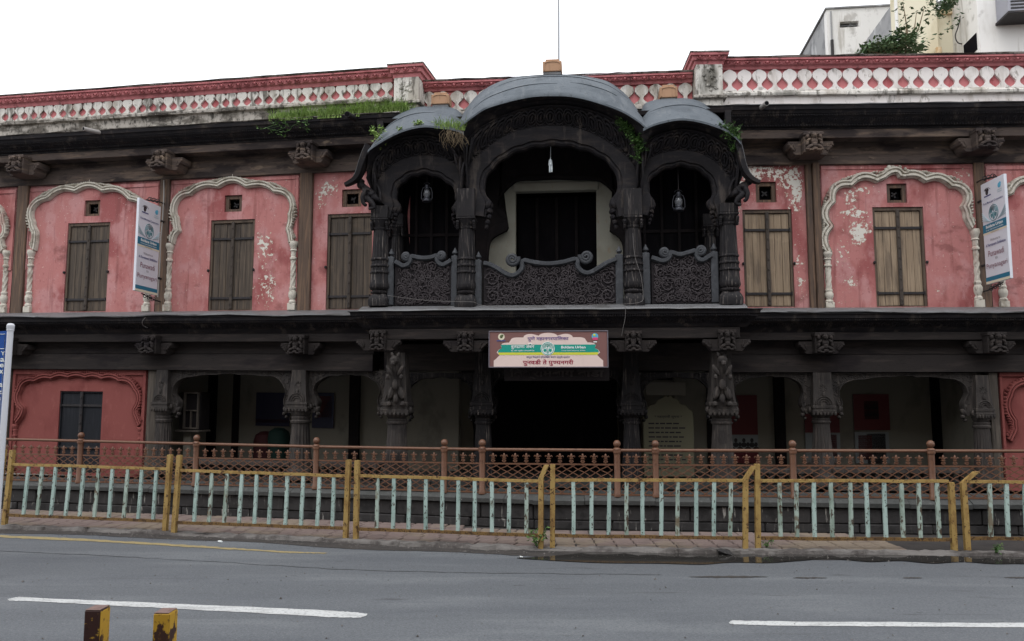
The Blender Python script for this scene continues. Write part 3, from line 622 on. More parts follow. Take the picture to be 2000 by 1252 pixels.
def parapet(fr, xa, xb, py_cap, py_capb, py_pet, py_petb, py_led, py_base, xs_, period, mesh, mat, n=.12, ledge_mat=m_grime, strip_mat=m_grime, clean=False):
    """upper parapet wall: strip, ledge, petal frieze on red ground, red cap with drops; heights read at pixel column xs_"""
    ua, ub = fr.u(xa, py_pet, n), fr.u(xb, py_pet, n); w = lambda py, nn: fr.w(xs_, py, nn)
    wc, wcb, wp, wpb, wl, wb = w(py_cap, n + .16), w(py_capb, n + .1), w(py_pet, n + .04), w(py_petb, n + .04), w(py_led, n + .1), w(py_base, n)
    mb = MB(); mb.box(fr, ua, ub, wb - .6, wl - .02, n - .3, n + .02, .004); par = build(mb, 'parapet', strip_mat, B)
    hbar('parapet_ground', m_capback, fr, ua, ub, wl - .02, wcb, n - .28, n, par)
    mb = MB(); k = 30; rr = random.Random(5)
    pr = [(wl - .035, n - .02), (wl - .03, n + .09), (wl + .012, n + .095), (wpb + .002, n + .045), (wpb + .004, n - .02)]
    mb.loft([[fr.P(ua + (ub - ua) * i / k, a + rr.uniform(-.006, .004), b + rr.uniform(-.008, .008)) for a, b in pr] for i in range(k + 1)], True, True); build(mb, 'parapet_ledge', ledge_mat, par)
    hc = wc - wcb
    pr = [(wcb - .03, n - .2), (wcb - .03, n + .05), (wcb, n + .06), (wcb + .22 * hc, n + .065), (wcb + .28 * hc, n + .10), (wc - .045, n + .12), (wc - .04, n + .15), (wc - .01, n + .15), (wc, n + .13), (wc, n - .2)]
    mb = MB(); mb.loft([[fr.P(ua + (ub - ua) * i / k, a + rr.uniform(-.004, .004), b) for a, b in pr] for i in range(k + 1)], True, True); cap = build(mb, 'parapet_cap', m_cap, par, ang=25)
    mb = MB(); mb.loft([[fr.P(ua + (ub - ua) * i / k, a + rr.uniform(-.004, .012), b) for a, b in ((wc + .002, n - .21), (wc + .002, n + .15), (wc + .022, n + .172), (wc + .03, n - .2))] for i in range(k + 1)], True, True); build(mb, 'mossy_top', m_grime if not clean else m_grime, par)
    T = (ub - ua) / max(1, round((ub - ua) / period)); cnt = max(1, round((ub - ua) / period))
    for i in range(cnt): put('parapet_petal', mesh, fr.place(ua + T * (i + .5), wpb, n, random.uniform(-.012, .012), T, 1, wp - wpb), par)
    dp = .18; cnt = int((ub - ua) / dp)
    for i in range(cnt):
        m = fr.place(ua + dp * (i + .5), (wcb + .28 * hc + wc - .045) / 2, n + .112) @ Matrix.Diagonal((.155, .36, max(.12, hc * .66), 1))
        put('drop_ornament', ME_DROP, m, par)
    return par
# ================================================================== LEFT WING, upper storey
def upper_wing(fr, xs_, xa, xb, y, clean):
    """beams, boards, cornice; y = dict of pixel heights at column xs_"""
    ua, ub = fr.u(xa, y['panel']), fr.u(xb, y['panel']); w = lambda k, n: fr.w(xs_, y[k], n)
    wp = w('panel', .05); wlb = w('board', .07); wrec = w('beamb', .34); wbt = w('beamt', .36)
    wct, wlip = w('cortop', .60), w('corlip', .62)
    hbar('wall_board', m_beam, fr, ua, ub, wp, wlb - .002, -.2, .075)
    hbar('wall_board', m_beam, fr, ua, ub, wlb + .002, wrec + .12, -.2, .055)
    hbar('eaves_beam', m_beam, fr, ua, ub, wrec, wbt - .004, .1, .36)
    prof = [(wrec + .1, -.2), (wrec + .1, .1), (wbt, .1), (wbt, .37), (wbt + .03, .375), (wbt + .035, .41), (wbt + .06, .42), (wbt + .065, .44), (wct - .17, .52), (wct - .16, .535), (wct - .13, .535), (wct - .125, .56), (wct - .07, .59), (wct - .065, .615), (wct, .63), (wct + .008, .60), (wct + .05, .2), (wct + .05, -.2)]
    c = cornice(fr, ua, ub, prof, 'eaves_cornice', m_dark)
    carving_row(fr, ua, ub, wbt + .085, .46, wct - .18, .515, .125, m_dark, c)
    carving_row(fr, ua, ub, wbt + .035, .425, wbt + .065, .43, .05, m_dark, c, False, 'bead_row')
    carving_row(fr, ua, ub, wct - .16, .545, wct - .13, .545, .045, m_dark, c, False, 'bead_row')
    mb = MB(); k = 40; rr = random.Random(2)
    mb.loft([[fr.P(ua + (ub - ua) * i / k, a + rr.uniform(-.006, .006), b + rr.uniform(-.015, .012)) for a, b in ((wct + .010, .56), (wct + .010, .65), (wct + .022, .655), (wct + .07, .18))] for i in range(k + 1)], True, True)
    build(mb, 'eaves_flashing', m_grime if not clean else m_ledge, B)
    return wp
YL = dict(panel=352, board=333, beamb=303, beamt=288, cortop=250, corlip=252)
WPL = upper_wing(FL, 300, -330, 800, YL, False)
YR = dict(panel=320.5, board=303, beamb=269, beamt=251, cortop=205, corlip=206)
WPR = upper_wing(FR, 1700, 1330, 2330, YR, True)
# upper-storey posts, per-bay wall panels
W0L = FL.w(300, 609); W0R = FR.w(1700, 602)
def post(fr, x0, x1, y, w0, w1, mat=m_post, n=.07, name='wall_post'):
    return hbar(name, mat, fr, fr.u(x0, y, n), fr.u(x1, y, n), w0, w1 + .03, -.2, n, b=.012)
postsL = [(-272, -244), (27, 48), (307, 326), (582, 607)]
for a, b in postsL: post(FL, a, b, 480, W0L - .05, WPL)
post(FR, 1579, 1591, 480, W0R - .05, WPR); post(FR, 1593, 1607, 480, W0R - .05, WPR, m_post, .10); post(FR, 1912, 1932, 480, W0R - .05, WPR); post(FR, 2290, 2312, 480, W0R - .05, WPR)
winL = [(128, 435, 211, 608.5), (409, 429, 495, 606.5), (638, 417, 726, 604.5)]
venL = [(165, 391, 195, 422), (438.5, 381, 472.5, 413.5), (668, 369.5, 706, 404)]
winR = [(1452.5, 409, 1549.5, 599.5), (1708, 404, 1808, 599)]
venR = [(1476, 355, 1516, 395.5), (1732, 358.5, 1771.5, 396)]
HL = [rect_px(FL, *w) for w in winL]; VL = [rect_px(FL, *w) for w in venL]
HR = [rect_px(FR, *w) for w in winR]; VR = [rect_px(FR, *w) for w in venR]
def pk(fr, *L): return [(*fr.px(x, y), rx / 112, ry / 112, a) for x, y, rx, ry, a in L]
bays = [(FL, -244, 27, [], []), (FL, 48, 307, [HL[0]], [VL[0]]), (FL, 326, 582, [HL[1]], [VL[1]]), (FL, 607, 800, [HL[2]], [VL[2]])]
peelL = {1: pk(FL, (110, 460, 40, 40, .2), (80, 560, 30, 60, .2)), 2: pk(FL, (515, 478, 30, 36, .5), (520, 560, 36, 60, .43), (550, 380, 30, 18, .3), (565, 350, 40, 10, .36), (340, 590, 20, 14, .3)), 3: pk(FL, (625, 390, 24, 40, .44), (650, 365, 24, 18, .46), (750, 470, 24, 60, .44))}
u_of = lambda fr, x: fr.u(x, 480)
for i, (fr, a, b, hs, vs_) in enumerate(bays): wall(fr, u_of(fr, a) + .002, u_of(fr, b) - .002, W0L - .04, WPL + .02, hs + vs_, 0, m_pink, peel=peelL.get(i, ()))
peelR0 = pk(FR, (1542, 348, 34, 32, .46), (1490, 336, 46, 16, .40), (1452, 340, 30, 24, .44), (1557, 388, 18, 30, .36), (1500, 420, 70, 90, .16), (1440, 390, 14, 40, .45), (1565, 550, 12, 60, .3), (1557, 450, 10, 200, .2))
peelR1 = pk(FR, (1684, 372, 40, 13, .46), (1660, 390, 14, 12, .42), (1668, 414, 34, 12, .46), (1682, 446, 30, 20, .43), (1660, 470, 60, 120, .14), (1678, 466, 12, 18, .46), (1663, 552, 14, 14, .5), (1835, 565, 14, 10, .46), (1640, 325, 60, 10, .4), (1880, 340, 40, 14, .42), (1650, 590, 60, 10, .26), (1825, 416, 14, 6, .4), (1640, 500, 24, 40, .25))
wall(FR, FR.u(1410, 480), u_of(FR, 1579) - .002, W0R - .04, WPR + .02, [HR[0], VR[0]], 0, m_pink, peel=peelR0)
wall(FR, u_of(FR, 1607) + .002, u_of(FR, 1912) - .002, W0R - .04, WPR + .02, [HR[1], VR[1]], 0, m_pink, peel=peelR1)
wall(FR, u_of(FR, 1932) + .002, u_of(FR, 2290), W0R - .04, WPR + .02, [], 0, m_pink, peel=pk(FR, (1950, 600, 40, 10, .3)))
for i, h in enumerate(HL): shutter(FL, h, m_shut_l, m_shut_f, seed=i)
for i, h in enumerate(HR): shutter(FR, h, m_shut_r, m_shut_f if i else m_shut_f, seed=i + 7)
for i, h in enumerate(VL): vent(FL, h, i)
for i, h in enumerate(VR): vent(FR, h, i + 5)
# raised plaster border of each bay
def bay_border(fr, xa, xb, yt, wb, mat, t=.03, d=.02):
    ua, ub = fr.u(xa, 480), fr.u(xb, 480); wt = fr.w((xa + xb) / 2, yt)
    mb = MB(); mb.box(fr, ua + .004, ub - .004, wt - .09, wt - .012, .002, d, .005); mb.box(fr, ua + .004, ua + .08, wb, wt - .094, .002, d, .005); mb.box(fr, ub - .08, ub - .004, wb, wt - .094, .002, d, .005)
    build(mb, 'plaster_border', mat, B)
bay_border(FL, 49, 306, 362, W0L + .9, m_pink); bay_border(FL, 327, 581, 347, W0L + .9, m_pink); bay_border(FR, 1608, 1911, 321, W0R + 1.1, m_pink); bay_border(FR, 1933, 2289, 321, W0R + 1.1, m_pink); bay_border(FL, -243, 26, 376, W0L + .9, m_pink)
# stucco arches and little columns
def arch_px(fr, pts, colL, colR, **k):
    stucco_arch(fr, pxl(fr, pts, .03), **k)
    for c in (colL, colR):
        if c: stucco_col(fr, fr.u(c[0], 540), (W0L if fr is FL else W0R) + .0, fr.w(c[0], c[1]))
arch_px(FL, [(68, 488), (76, 470), (77, 452), (67, 438), (66, 420), (74, 404), (94, 388), (124, 377), (150, 373), (176, 370), (204, 373), (232, 379), (258, 391), (276, 406), (282, 424), (281, 441), (270, 456), (271, 474), (279, 490)], (60, 489), (290, 486), seed=1)
arch_px(FL, [(338, 475), (346, 462), (356, 452), (352, 438), (345, 420), (350, 400), (362, 384), (384, 374), (418, 366), (456, 360), (494, 366), (528, 371), (550, 381), (563, 396), (567, 414), (562, 432), (556, 447), (561, 460), (568, 474)], (331, 476), (573, 472), seed=2)
arch_px(FL, [(-222, 500), (-206, 470), (-214, 440), (-204, 420), (-180, 402), (-140, 390), (-105, 385), (-70, 388), (-34, 398), (-8, 412), (4, 432), (6, 450), (-4, 464), (-2, 480), (4, 492)], (-232, 500), (12, 490), seed=3)
arch_px(FR, [(1620, 492), (1621, 460), (1624, 440), (1622, 418), (1628, 392), (1640, 374), (1662, 362), (1684, 356), (1712, 353), (1732, 352), (1750, 340), (1768, 350), (1800, 352), (1836, 358), (1862, 366), (1878, 384), (1880, 410), (1878, 428), (1888, 440), (1897, 446)], (1617, 492), (1908, 448), lobes=9, amp=.085, seed=4, wd=.15)
arch_px(FR, [(1962, 470), (1974, 452), (1966, 432), (1962, 410), (1966, 390), (1980, 372), (2004, 362), (2040, 356), (2100, 350), (2160, 356), (2220, 362), (2250, 390), (2256, 430), (2262, 470)], (1956, 474), (2272, 474), lobes=9, amp=.085, seed=5, wd=.15)
# upper brackets
for x, y in ((-262, 330), (29, 320), (309, 310), (592.5, 294)):
    u, w = FL.px(x, y, .6); bracket(FL, u, w - .19, w + .18, .165, .1, .62, m_beam, seed=int(x + 300), wt=w + .07)
for x, y in ((1590, 277), (1928, 270), (2310, 262)):
    u, w = FR.px(x, y, .6); bracket(FR, u, w - .18, w + .18, .165, .1, .62, m_beam, seed=int(x), wt=w + .07)
# parapets
parapet(FL, -330, 768, 166, 187, 189, 219, 222, 245, 300, .235, ME_PETAL, m_white)
parapet(FC, 826, 1352, 149, 165, 170, 208, 214, 240, 1090, .27, ME_PETAL, m_white, n=.02)
parapet(FR, 1409, 2330, 108.5, 127, 132, 174, 179, 204, 1700, .27, ME_PETALC, m_whiteclean, ledge_mat=m_white, strip_mat=m_whiteclean, clean=True)
def pillar(fr, x0, x1, ycap, ycapb, ybase, n=.32):
    u0, u1 = fr.u(x0, ycapb, n), fr.u(x1, ycapb, n); xm = (x0 + x1) / 2; wc, wcb, wb = fr.w(xm, ycap, n + .08), fr.w(xm, ycapb, n + .06), fr.w(xm, ybase, n)
    mb = MB(); mb.box(fr, u0 + .02, u1 - .02, wb - .3, wcb, -.32, n, .01); p = build(mb, 'parapet_pillar', m_white, B)
    mb = MB(); mb.box(fr, u0 - .04, u1 + .04, wb - .07, wb - .01, -.36, n + .07, .01); build(mb, 'pillar_base', m_grime, p)
    h = wc - wcb; rings = []
    for e, w in ((-.005, wcb - .02), (.0, wcb), (.005, wcb + .3 * h), (.04, wcb + .36 * h), (.05, wc - .05), (.085, wc - .045), (.085, wc)):
        rings.append([fr.P(u0 - e, w, n + e), fr.P(u1 + e, w, n + e), fr.P(u1 + e, w, -.34 - e), fr.P(u0 - e, w, -.34 - e)])
    mb = MB(); mb.loft(rings, True, True); c = build(mb, 'pillar_cap', m_cap, p, ang=20)
    for i in range(3): put('drop_ornament', ME_DROP, fr.place(u0 + (u1 - u0) * (i + .5) / 3, wcb + .68 * h, n + .045) @ Matrix.Diagonal((.15, .3, .15, 1)), p)
    mb = MB(); rr = random.Random(int(x0)); cu = (u0 + u1) / 2
    for i in range(16): mb.blob(fr, cu + rr.uniform(-.12, .12), wb + (wcb - wb) * rr.uniform(.15, .9), n, rr.uniform(.02, .06), rr.uniform(.02, .05), .03, rr.uniform(-1, 1), 6, 4)
    build(mb, 'relief_figure', m_white, p)
    mb = MB(); mb.box(fr, u0 - .1, u1 + .1, wc + .002, wc + .03, -.44, n + .1, .008); build(mb, 'mossy_top', m_grime, p)
pillar(FL, 767.5, 820, 125.5, 147.5, 197)
pillar(FR, 1357, 1413, 102, 122, 186)
# rain spouts
def spout(fr, x, y, mat, r=.055, n1=1.05, tiltw=.1, side=.0):
    u, w = fr.px(x, y, n1); mb = MB(); pts = [fr.P(u - side * (1 - t), w + tiltw * (1 - t), .2 + (n1 - .2) * t) for t in (0, .5, 1)]
    mb.tube(pts, r, 12); o = build(mb, 'rain_spout', mat, B)
    d = (pts[2] - pts[1]).normalized(); mb = MB(); mb.tube([pts[2] - d * .02, pts[2] + d * .003], r * .82, 12); build(mb, 'spout_mouth', m_black, o)
m_pvc = flat('grey_pvc', hexlin(150, 146, 142), .5)
spout(FL, 163, 251.5, m_pvc, .042, .9, .04, -.32); spout(FL, 678, 223, m_iron, .055, .95); spout(FR, 1497.5, 201.5, m_pvc, .045, .85, .03, .08)
# moss-eaten ledge between storeys
def ledge(fr, xs_, xa, xb, ywall, ylip, ymold, ybeamt, ybeamb, ybrd, ybot, mat=m_ledge, n1=.62):
    ua, ub = fr.u(xa, ywall), fr.u(xb, ywall); w = lambda y, n: fr.w(xs_, y, n)
    ww, wl = w(ywall, .0), w(ylip, n1); wm = w(ymold, .36); bt, bb = w(ybeamt, .34), w(ybeamb, .34); br, bo = w(ybrd, .12), w(ybot, .14)
    k = int((ub - ua) / .22); rr = random.Random(8); mb = MB()
    rings = []
    for i in range(k + 1):
        u = ua + (ub - ua) * i / k; j = .016 * math.sin(u * 1.3) + .01 * math.sin(u * 4.1)
        rings.append([fr.P(u, a + (rr.uniform(-.006, .006) + j) * q, b + rr.uniform(-.012, .012) * q) for a, b, q in ((ww + .03, -.15, 0), (ww + .002, .02, 0), (wl + .03, n1 - .02, 1), (wl + .012, n1 + .01, 1), (wl - .006, n1 + .008, 1), (wl - .006, n1 - .05, 0), (ww - .06, -.15, 0))])
    mb.loft(rings, True, True); build(mb, 'ledge_sheet', mat, B)
    prof = [(wm - .03, -.2), (wm - .03, .34), (wm, .36), (wm + .02, .385), (wm + .03, .39), (wl - .15, .5), (wl - .14, .53), (wl - .10, .535), (wl - .095, .57), (wl - .03, .58), (wl - .025, n1 - .02), (wl - .012, n1 - .02), (wl - .012, .3), (ww - .08, -.2)]
    c = cornice(fr, ua, ub, prof, 'storey_cornice', m_dark)
    carving_row(fr, ua, ub, wm + .05, .415, wl - .16, .50, .115, m_dark, c); carving_row(fr, ua, ub, wl - .135, .545, wl - .105, .545, .04, m_dark, c, False, 'bead_row')
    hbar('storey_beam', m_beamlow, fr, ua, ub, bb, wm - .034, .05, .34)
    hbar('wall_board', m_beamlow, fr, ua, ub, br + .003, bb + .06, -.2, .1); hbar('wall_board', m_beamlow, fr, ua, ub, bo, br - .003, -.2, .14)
    return bo
BOL = ledge(FL, 300, -330, 735, 609, 617, 649, 651, 667.5, 691, 722.5)
BOR = ledge(FR, 1700, 1420, 2330, 601, 610, 645, 647, 664, 693, 727)
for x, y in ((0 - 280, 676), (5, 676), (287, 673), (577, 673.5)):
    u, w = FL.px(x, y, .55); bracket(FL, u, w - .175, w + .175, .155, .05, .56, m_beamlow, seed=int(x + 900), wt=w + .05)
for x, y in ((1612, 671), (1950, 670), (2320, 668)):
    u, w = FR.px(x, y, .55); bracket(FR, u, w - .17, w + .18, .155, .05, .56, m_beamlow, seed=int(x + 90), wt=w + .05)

# ================================================================== ground floor: panels, columns, arches
ZF = .62   # verandah floor
def col_low(fr, x, ytop, ycap, yshaft, hw_top, hw_cap, hw_neck, hw_base, n=0.0, mat=m_collow, half=None, zb=.58, seed=0, figure=False):
    """fluted base, belled shaft, lobed capital and a flaring square block above it (sizes in pixels)"""
    u = fr.u(x, ycap, n); s = 1 / ((FPX / fr.P(u, 2, n).y)); wt, wc, ws = fr.w(x, ytop, n), fr.w(x, ycap, n), fr.w(x, yshaft, n)
    a, b, c, d = hw_top * s, hw_cap * s, hw_neck * s, hw_base * s
    mb = MB(); H = wt - wc; rings = []
    for t, q in ((0, b * 1.08), (.05, b * 1.1), (.06, b * .98), (.11, b * .98), (.12, b * 1.04), (.17, b * 1.04), (.18, b * .96), (.4, a + (b - a) * .55), (.7, a + (b - a) * .2), (1, a)):
        w = wc + H * t; rings.append([fr.P(u - q, w, n - q), fr.P(u + q, w, n - q), fr.P(u + q, w, n + q), fr.P(u - q, w, n + q)])
    mb.loft(rings, True, True); o = build(mb, 'verandah_column', mat, B, ang=25)
    mb = MB(); L = ws - zb
    pr = [(0, zb), (d * 1.25, zb), (d * 1.25, zb + .06), (d * 1.05, zb + .1), (d * 1.12, zb + .16), (d, zb + .2)] + [(c + (d - c) * (1 - t) ** 1.3, zb + .2 + (L - .2) * t) for t in [i / 10 for i in range(11)]] + [(0, ws)]
    mb.lathe(fr, u, n, pr, 72, 18, .09, fw=(zb + .21, ws - .02)); build(mb, 'shaft', mat, o, ang=60)
    mb = MB(); g = wc - ws
    mb.lathe(fr, u, n, [(0, ws), (c * 1.12, ws), (c * 1.18, ws + .15 * g), (c * 1.02, ws + .25 * g), (c * 1.1, ws + .38 * g), (c * 1.1, ws + .45 * g), (c * .95, ws + .5 * g), (c * 1.15, ws + .7 * g), (b * 1.05, ws + .95 * g), (0, wc - .002)], 24)
    for k in range(7): mb.blob(fr, u + b * (k - 3) / 3.1, wc - .015, n + b * 1.0, b * .15, .035, .03, 0, 6, 4)
    for sg in (-1, 1): mb.blob(fr, u + sg * b * 1.08, wc + .05, n + b * .3, .045, .06, .06, 0, 8, 5)
    build(mb, 'capital', m_collow if mat is not m_darkcol else m_darkcol, o)
    mb = MB(); f = n + b * .99 - .003
    for k in range(3): mb.tube([fr.P(u + b * (.75 - k * .2) * math.cos(t), wc + H * .2 + b * (.75 - k * .2) * math.sin(t), f) for t in [math.pi * i / 10 for i in range(11)]], .012, 5)
    fw = wc + H * .62; ff = n + a + (b - a) * .28 + .002
    for k in range(8): mb.blob(fr, u + .05 * math.cos(k * .785), fw + .05 * math.sin(k * .785), ff, .03, .011, .012, -k * .785, 6, 3)
    mb.blob(fr, u, fw - .12, ff + .02, .03, .05, .015)
    build(mb, 'flower_relief', mat, o)
    return o
def cusp_arch(fr, pts_px, box_px, n=0.0, mat=m_collow, th=.1, lobes=7, amp=.02, carve=True, seed=1, half=None):
    """spandrel plate between a cusped opening and its rectangular field; box = (x0, x1, ytop, ybottomL, ybottomR)"""
    P = resample(cr(pxl(fr, pts_px, n), 10), 90)
    u0, u1 = fr.u(box_px[0], box_px[2], n), fr.u(box_px[1], box_px[2], n); wt = fr.w((box_px[0] + box_px[1]) / 2, box_px[2], n)
    Q = []
    for i, (u, w) in enumerate(P):
        q = abs(math.sin(math.pi * lobes * i / 89)); t = min(1, i / 14, (89 - i) / 14)
        Q.append((u, w + amp * (q - .4) * t))
    def outer(i):
        u, w = Q[i]
        if i < 14: return (u0, w + (wt - w) * (i / 14) ** 2)
        if i > 75: return (u1, w + (wt - w) * ((89 - i) / 14) ** 2)
        return (u0 + (u1 - u0) * (i - 14) / 61, wt)
    rings = []
    for i in range(90):
        o_ = outer(i); q = Q[i]
        rings.append([fr.P(*q, n - th), fr.P(*q, n + th * .5), fr.P(q[0] + (o_[0] - q[0]) * .04, q[1] + (o_[1] - q[1]) * .04, n + th * .7), fr.P(q[0] + (o_[0] - q[0]) * .1, q[1] + (o_[1] - q[1]) * .1, n + th * .7), fr.P(q[0] + (o_[0] - q[0]) * .12, q[1] + (o_[1] - q[1]) * .12, n + th * .4), fr.P(*o_, n + th * .4), fr.P(*o_, n - th)])
    mb = MB(); mb.loft(rings, True, True); o = build(mb, 'cusped_arch', mat, B)
    if carve:
        rr = random.Random(seed); mb = MB(); c = 0
        while c < 150:
            i = rr.choice(list(range(3, 30)) + list(range(60, 87))); o_, q = outer(i), Q[i]; t = rr.uniform(.2, .95)
            u, w = q[0] + (o_[0] - q[0]) * t, q[1] + (o_[1] - q[1]) * t
            mb.blob(fr, u, w, n + th * .4, .022, .012, .014, rr.uniform(0, 3), 5, 3); c += 1
        build(mb, 'spandrel_carving', mat, o, kind='stuff')
        for e, sg in ((0, 1), (89, -1)):
            mb = MB(); u, w = Q[e]; mb.blob(fr, u + sg * .03, w + .06, n + .02, .05, .07, .07, sg * .5); mb.blob(fr, u + sg * .05, w - .02, n + .03, .04, .04, .06); mb.blob(fr, u - sg * .0, w + .15, n + .02, .035, .06, .05, -sg * .3); mb.blob(fr, u + sg * .01, w - .08, n + .02, .035, .03, .05)
            build(mb, 'arch_pendant', mat, o, kind='stuff')
    return o
# left end: red stucco bay with a door
uA, uB = FL.u(24, 800), FL.u(286, 800)
DL = rect_px(FL, 112, 764, 196, 960)
wall(FL, uA, uB, .5, BOL + .02, [(DL[0], DL[1], .55, DL[3])], 0, m_red)
wall(FL, FL.u(-330, 800), uA - .2, .5, BOL + .02, [], 0, m_red); hbar('wall_post', m_postlow, FL, uA - .2, uA - .01, .5, BOL - .002, -.2, .09)
shutter(FL, (DL[0], DL[1], .55, DL[3]), m_door, m_door, True, False, 1, seed=4, strap=(.84, .3))
bd = MB(); wt = BOL - .004
bd.box(FL, uA + .004, uB - .01, wt - .1, wt, .003, .05, .006); bd.box(FL, uA + .004, uA + .07, .6, wt - .104, .003, .05, .006); bd.box(FL, uB - .08, uB - .01, .6, wt - .104, .003, .05, .006); build(bd, 'plaster_border', m_red, B)
stucco_arch(FL, pxl(FL, [(34, 826), (46, 815), (49, 800), (42, 784), (40, 770), (45, 756), (60, 747), (85, 742), (115, 738), (152, 737), (190, 739), (224, 742), (248, 749), (262, 760), (267, 774), (265, 790), (260, 806), (264, 820), (272, 832)], .03), 11, .12, .04, m_red, True, False, seed=9, hgt=.08)
stucco_col(FL, FL.u(29, 870), .55, FL.w(30, 828), m_red, .045); stucco_col(FL, FL.u(274, 870), .55, FL.w(274, 834), m_red, .045)
hbar('wall_post', m_postlow, FL, FL.u(286.5, 800, .06), FL.u(308, 800, .06), .5, BOL - .003, -.2, .07, b=.012)
# right end red bay
uR = FR.u(1953, 800)
wall(FR, uR, FR.u(2330, 800), .5, BOR + .02, [], 0, m_red)
bd = MB(); wt = BOR - .004; bd.box(FR, uR + .004, uR + 2.5, wt - .07, wt, .003, .05, .006); bd.box(FR, uR + .004, uR + .05, .6, wt - .074, .003, .05, .006); build(bd, 'plaster_border', m_red, B)
stucco_arch(FR, pxl(FR, [(1974, 862), (1988, 842), (1984, 824), (1976, 800), (1974, 778), (1984, 762), (2004, 752), (2040, 746), (2100, 742), (2160, 746), (2200, 770), (2214, 860)], .03), 9, .12, .04, m_red, True, False, seed=12, hgt=.08)
hbar('wall_post', m_postlow, FR, FR.u(1934, 800, .06), FR.u(1952, 800, .06), .5, BOR - .003, -.2, .07, b=.012)
# columns of the verandah
col_low(FL, 321, 723, 799, 824, 12, 17, 14, 18, .02, zb=.6); col_low(FL, 588, 723, 799, 826, 14, 21, 17, 24, .02, zb=.58)
col_low(FR, 1603, 728, 806, 826, 17, 21, 15.5, 23, .02); col_low(FR, 1916, 733, 812, 836, 12, 17, 14, 18, .02)
cusp_arch(FL, [(347, 806), (352, 785), (341, 768), (347, 750), (368, 738), (400, 734), (450, 731), (500, 734), (536, 737), (553, 750), (560, 768), (556, 785), (562, 806)], (334, 571, 724), seed=1)
cusp_arch(FL, [(618, 806), (624, 785), (615, 766), (622, 748), (642, 737), (680, 733), (716, 736), (736, 748), (744, 766), (738, 785), (746, 806)], (606, 760, 724), seed=2)
cusp_arch(FR, [(1434, 812), (1441, 790), (1434, 768), (1440, 750), (1462, 740), (1500, 736), (1540, 739), (1558, 748), (1566, 766), (1562, 788), (1572, 808)], (1424, 1585, 729), seed=3)
cusp_arch(FR, [(1636, 806), (1644, 788), (1637, 770), (1646, 752), (1676, 742), (1720, 738), (1760, 735), (1800, 737), (1850, 740), (1878, 752), (1886, 770), (1878, 790), (1884, 812)], (1623, 1904, 729), seed=4)
# verandah interior: floor, ceiling, back wall with timber posts and dark doorways
def interior(fr, ua, ub, bo, nb=-2.0):
    hbar('verandah_floor', m_coping, fr, ua, ub, .5, ZF, nb, -.0)
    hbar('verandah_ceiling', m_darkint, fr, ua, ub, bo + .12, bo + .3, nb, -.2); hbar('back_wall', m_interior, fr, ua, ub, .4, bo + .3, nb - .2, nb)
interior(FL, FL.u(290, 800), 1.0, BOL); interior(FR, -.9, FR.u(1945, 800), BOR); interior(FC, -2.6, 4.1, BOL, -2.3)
for fr, x in ((FL, 292), (FR, 1950)): hbar('end_wall', m_interior, fr, fr.u(x, 800) - .06, fr.u(x, 800) + .06, .5, BOL + .3, -2.2, -.201)
def back(name, mat, fr, x0, x1, y0, y1, n=-1.99, d=.06, zb=None):
    u0, u1, w0, w1 = rect_px(fr, x0, y0, x1, y1, n); 
    return hbar(name, mat, fr, u0, u1, zb if zb else w0, w1, n, n + d)
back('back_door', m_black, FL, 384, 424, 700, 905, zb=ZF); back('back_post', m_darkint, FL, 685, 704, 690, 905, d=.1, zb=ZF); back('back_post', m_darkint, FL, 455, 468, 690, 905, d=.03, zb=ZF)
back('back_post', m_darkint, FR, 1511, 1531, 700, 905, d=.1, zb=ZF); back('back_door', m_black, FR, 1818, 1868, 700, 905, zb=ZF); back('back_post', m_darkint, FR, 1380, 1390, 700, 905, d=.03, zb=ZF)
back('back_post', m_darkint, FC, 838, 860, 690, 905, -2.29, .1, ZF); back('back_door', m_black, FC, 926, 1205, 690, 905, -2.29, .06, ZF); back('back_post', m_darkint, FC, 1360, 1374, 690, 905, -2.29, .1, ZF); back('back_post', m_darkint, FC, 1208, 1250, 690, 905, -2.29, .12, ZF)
back('transom_board', m_darkint, FC, 740, 1440, 690, 742, -2.29, .14)
cusp_arch(FC, [(864, 850), (868, 800), (862, 770), (870, 756), (886, 746), (896, 743), (906, 746), (920, 756), (926, 770), (922, 800), (926, 850)], (855, 935, 738), -2.2, m_darkint, .05, 5, .015, False)
# low stone bench on stub balusters behind the railing
def bench(fr, xa, xb, y, n=.12):
    ua, ub = fr.u(xa, 915, n), fr.u(xb, 915, n); wt = fr.w((xa + xb) / 2, y, n)
    mb = MB(); mb.box(fr, ua, ub, wt - .09, wt, n - .25, n + .12, .012); o = build(mb, 'low_parapet', m_collow, B)
    mb = MB(); mb.box(fr, ua, ub, .5, .60, n - .2, n + .08, .01); build(mb, 'base_course', m_collow, o)
    k = int((ub - ua) / .16); me = None
    for i in range(k):
        u = ua + (ub - ua) * (i + .5) / k
        if me is None:
            q = MB(); H = wt - .09 - .6; q.lathe(None, 0, 0, [(0, 0), (.05, 0), (.05, .04 * 1), (.03, .06), (.055, H * .4), (.05, H * .55), (.028, H * .8), (.05, H * .9), (.05, H), (0, H)], 8); me = q.mesh('baluster', m_collow)
        put('baluster', me, fr.place(u, .6, n - .06), o)
bench(FL, 330, 570, 899); bench(FL, 610, 745, 903); bench(FR, 1430, 1588, 915); bench(FR, 1622, 1890, 914)

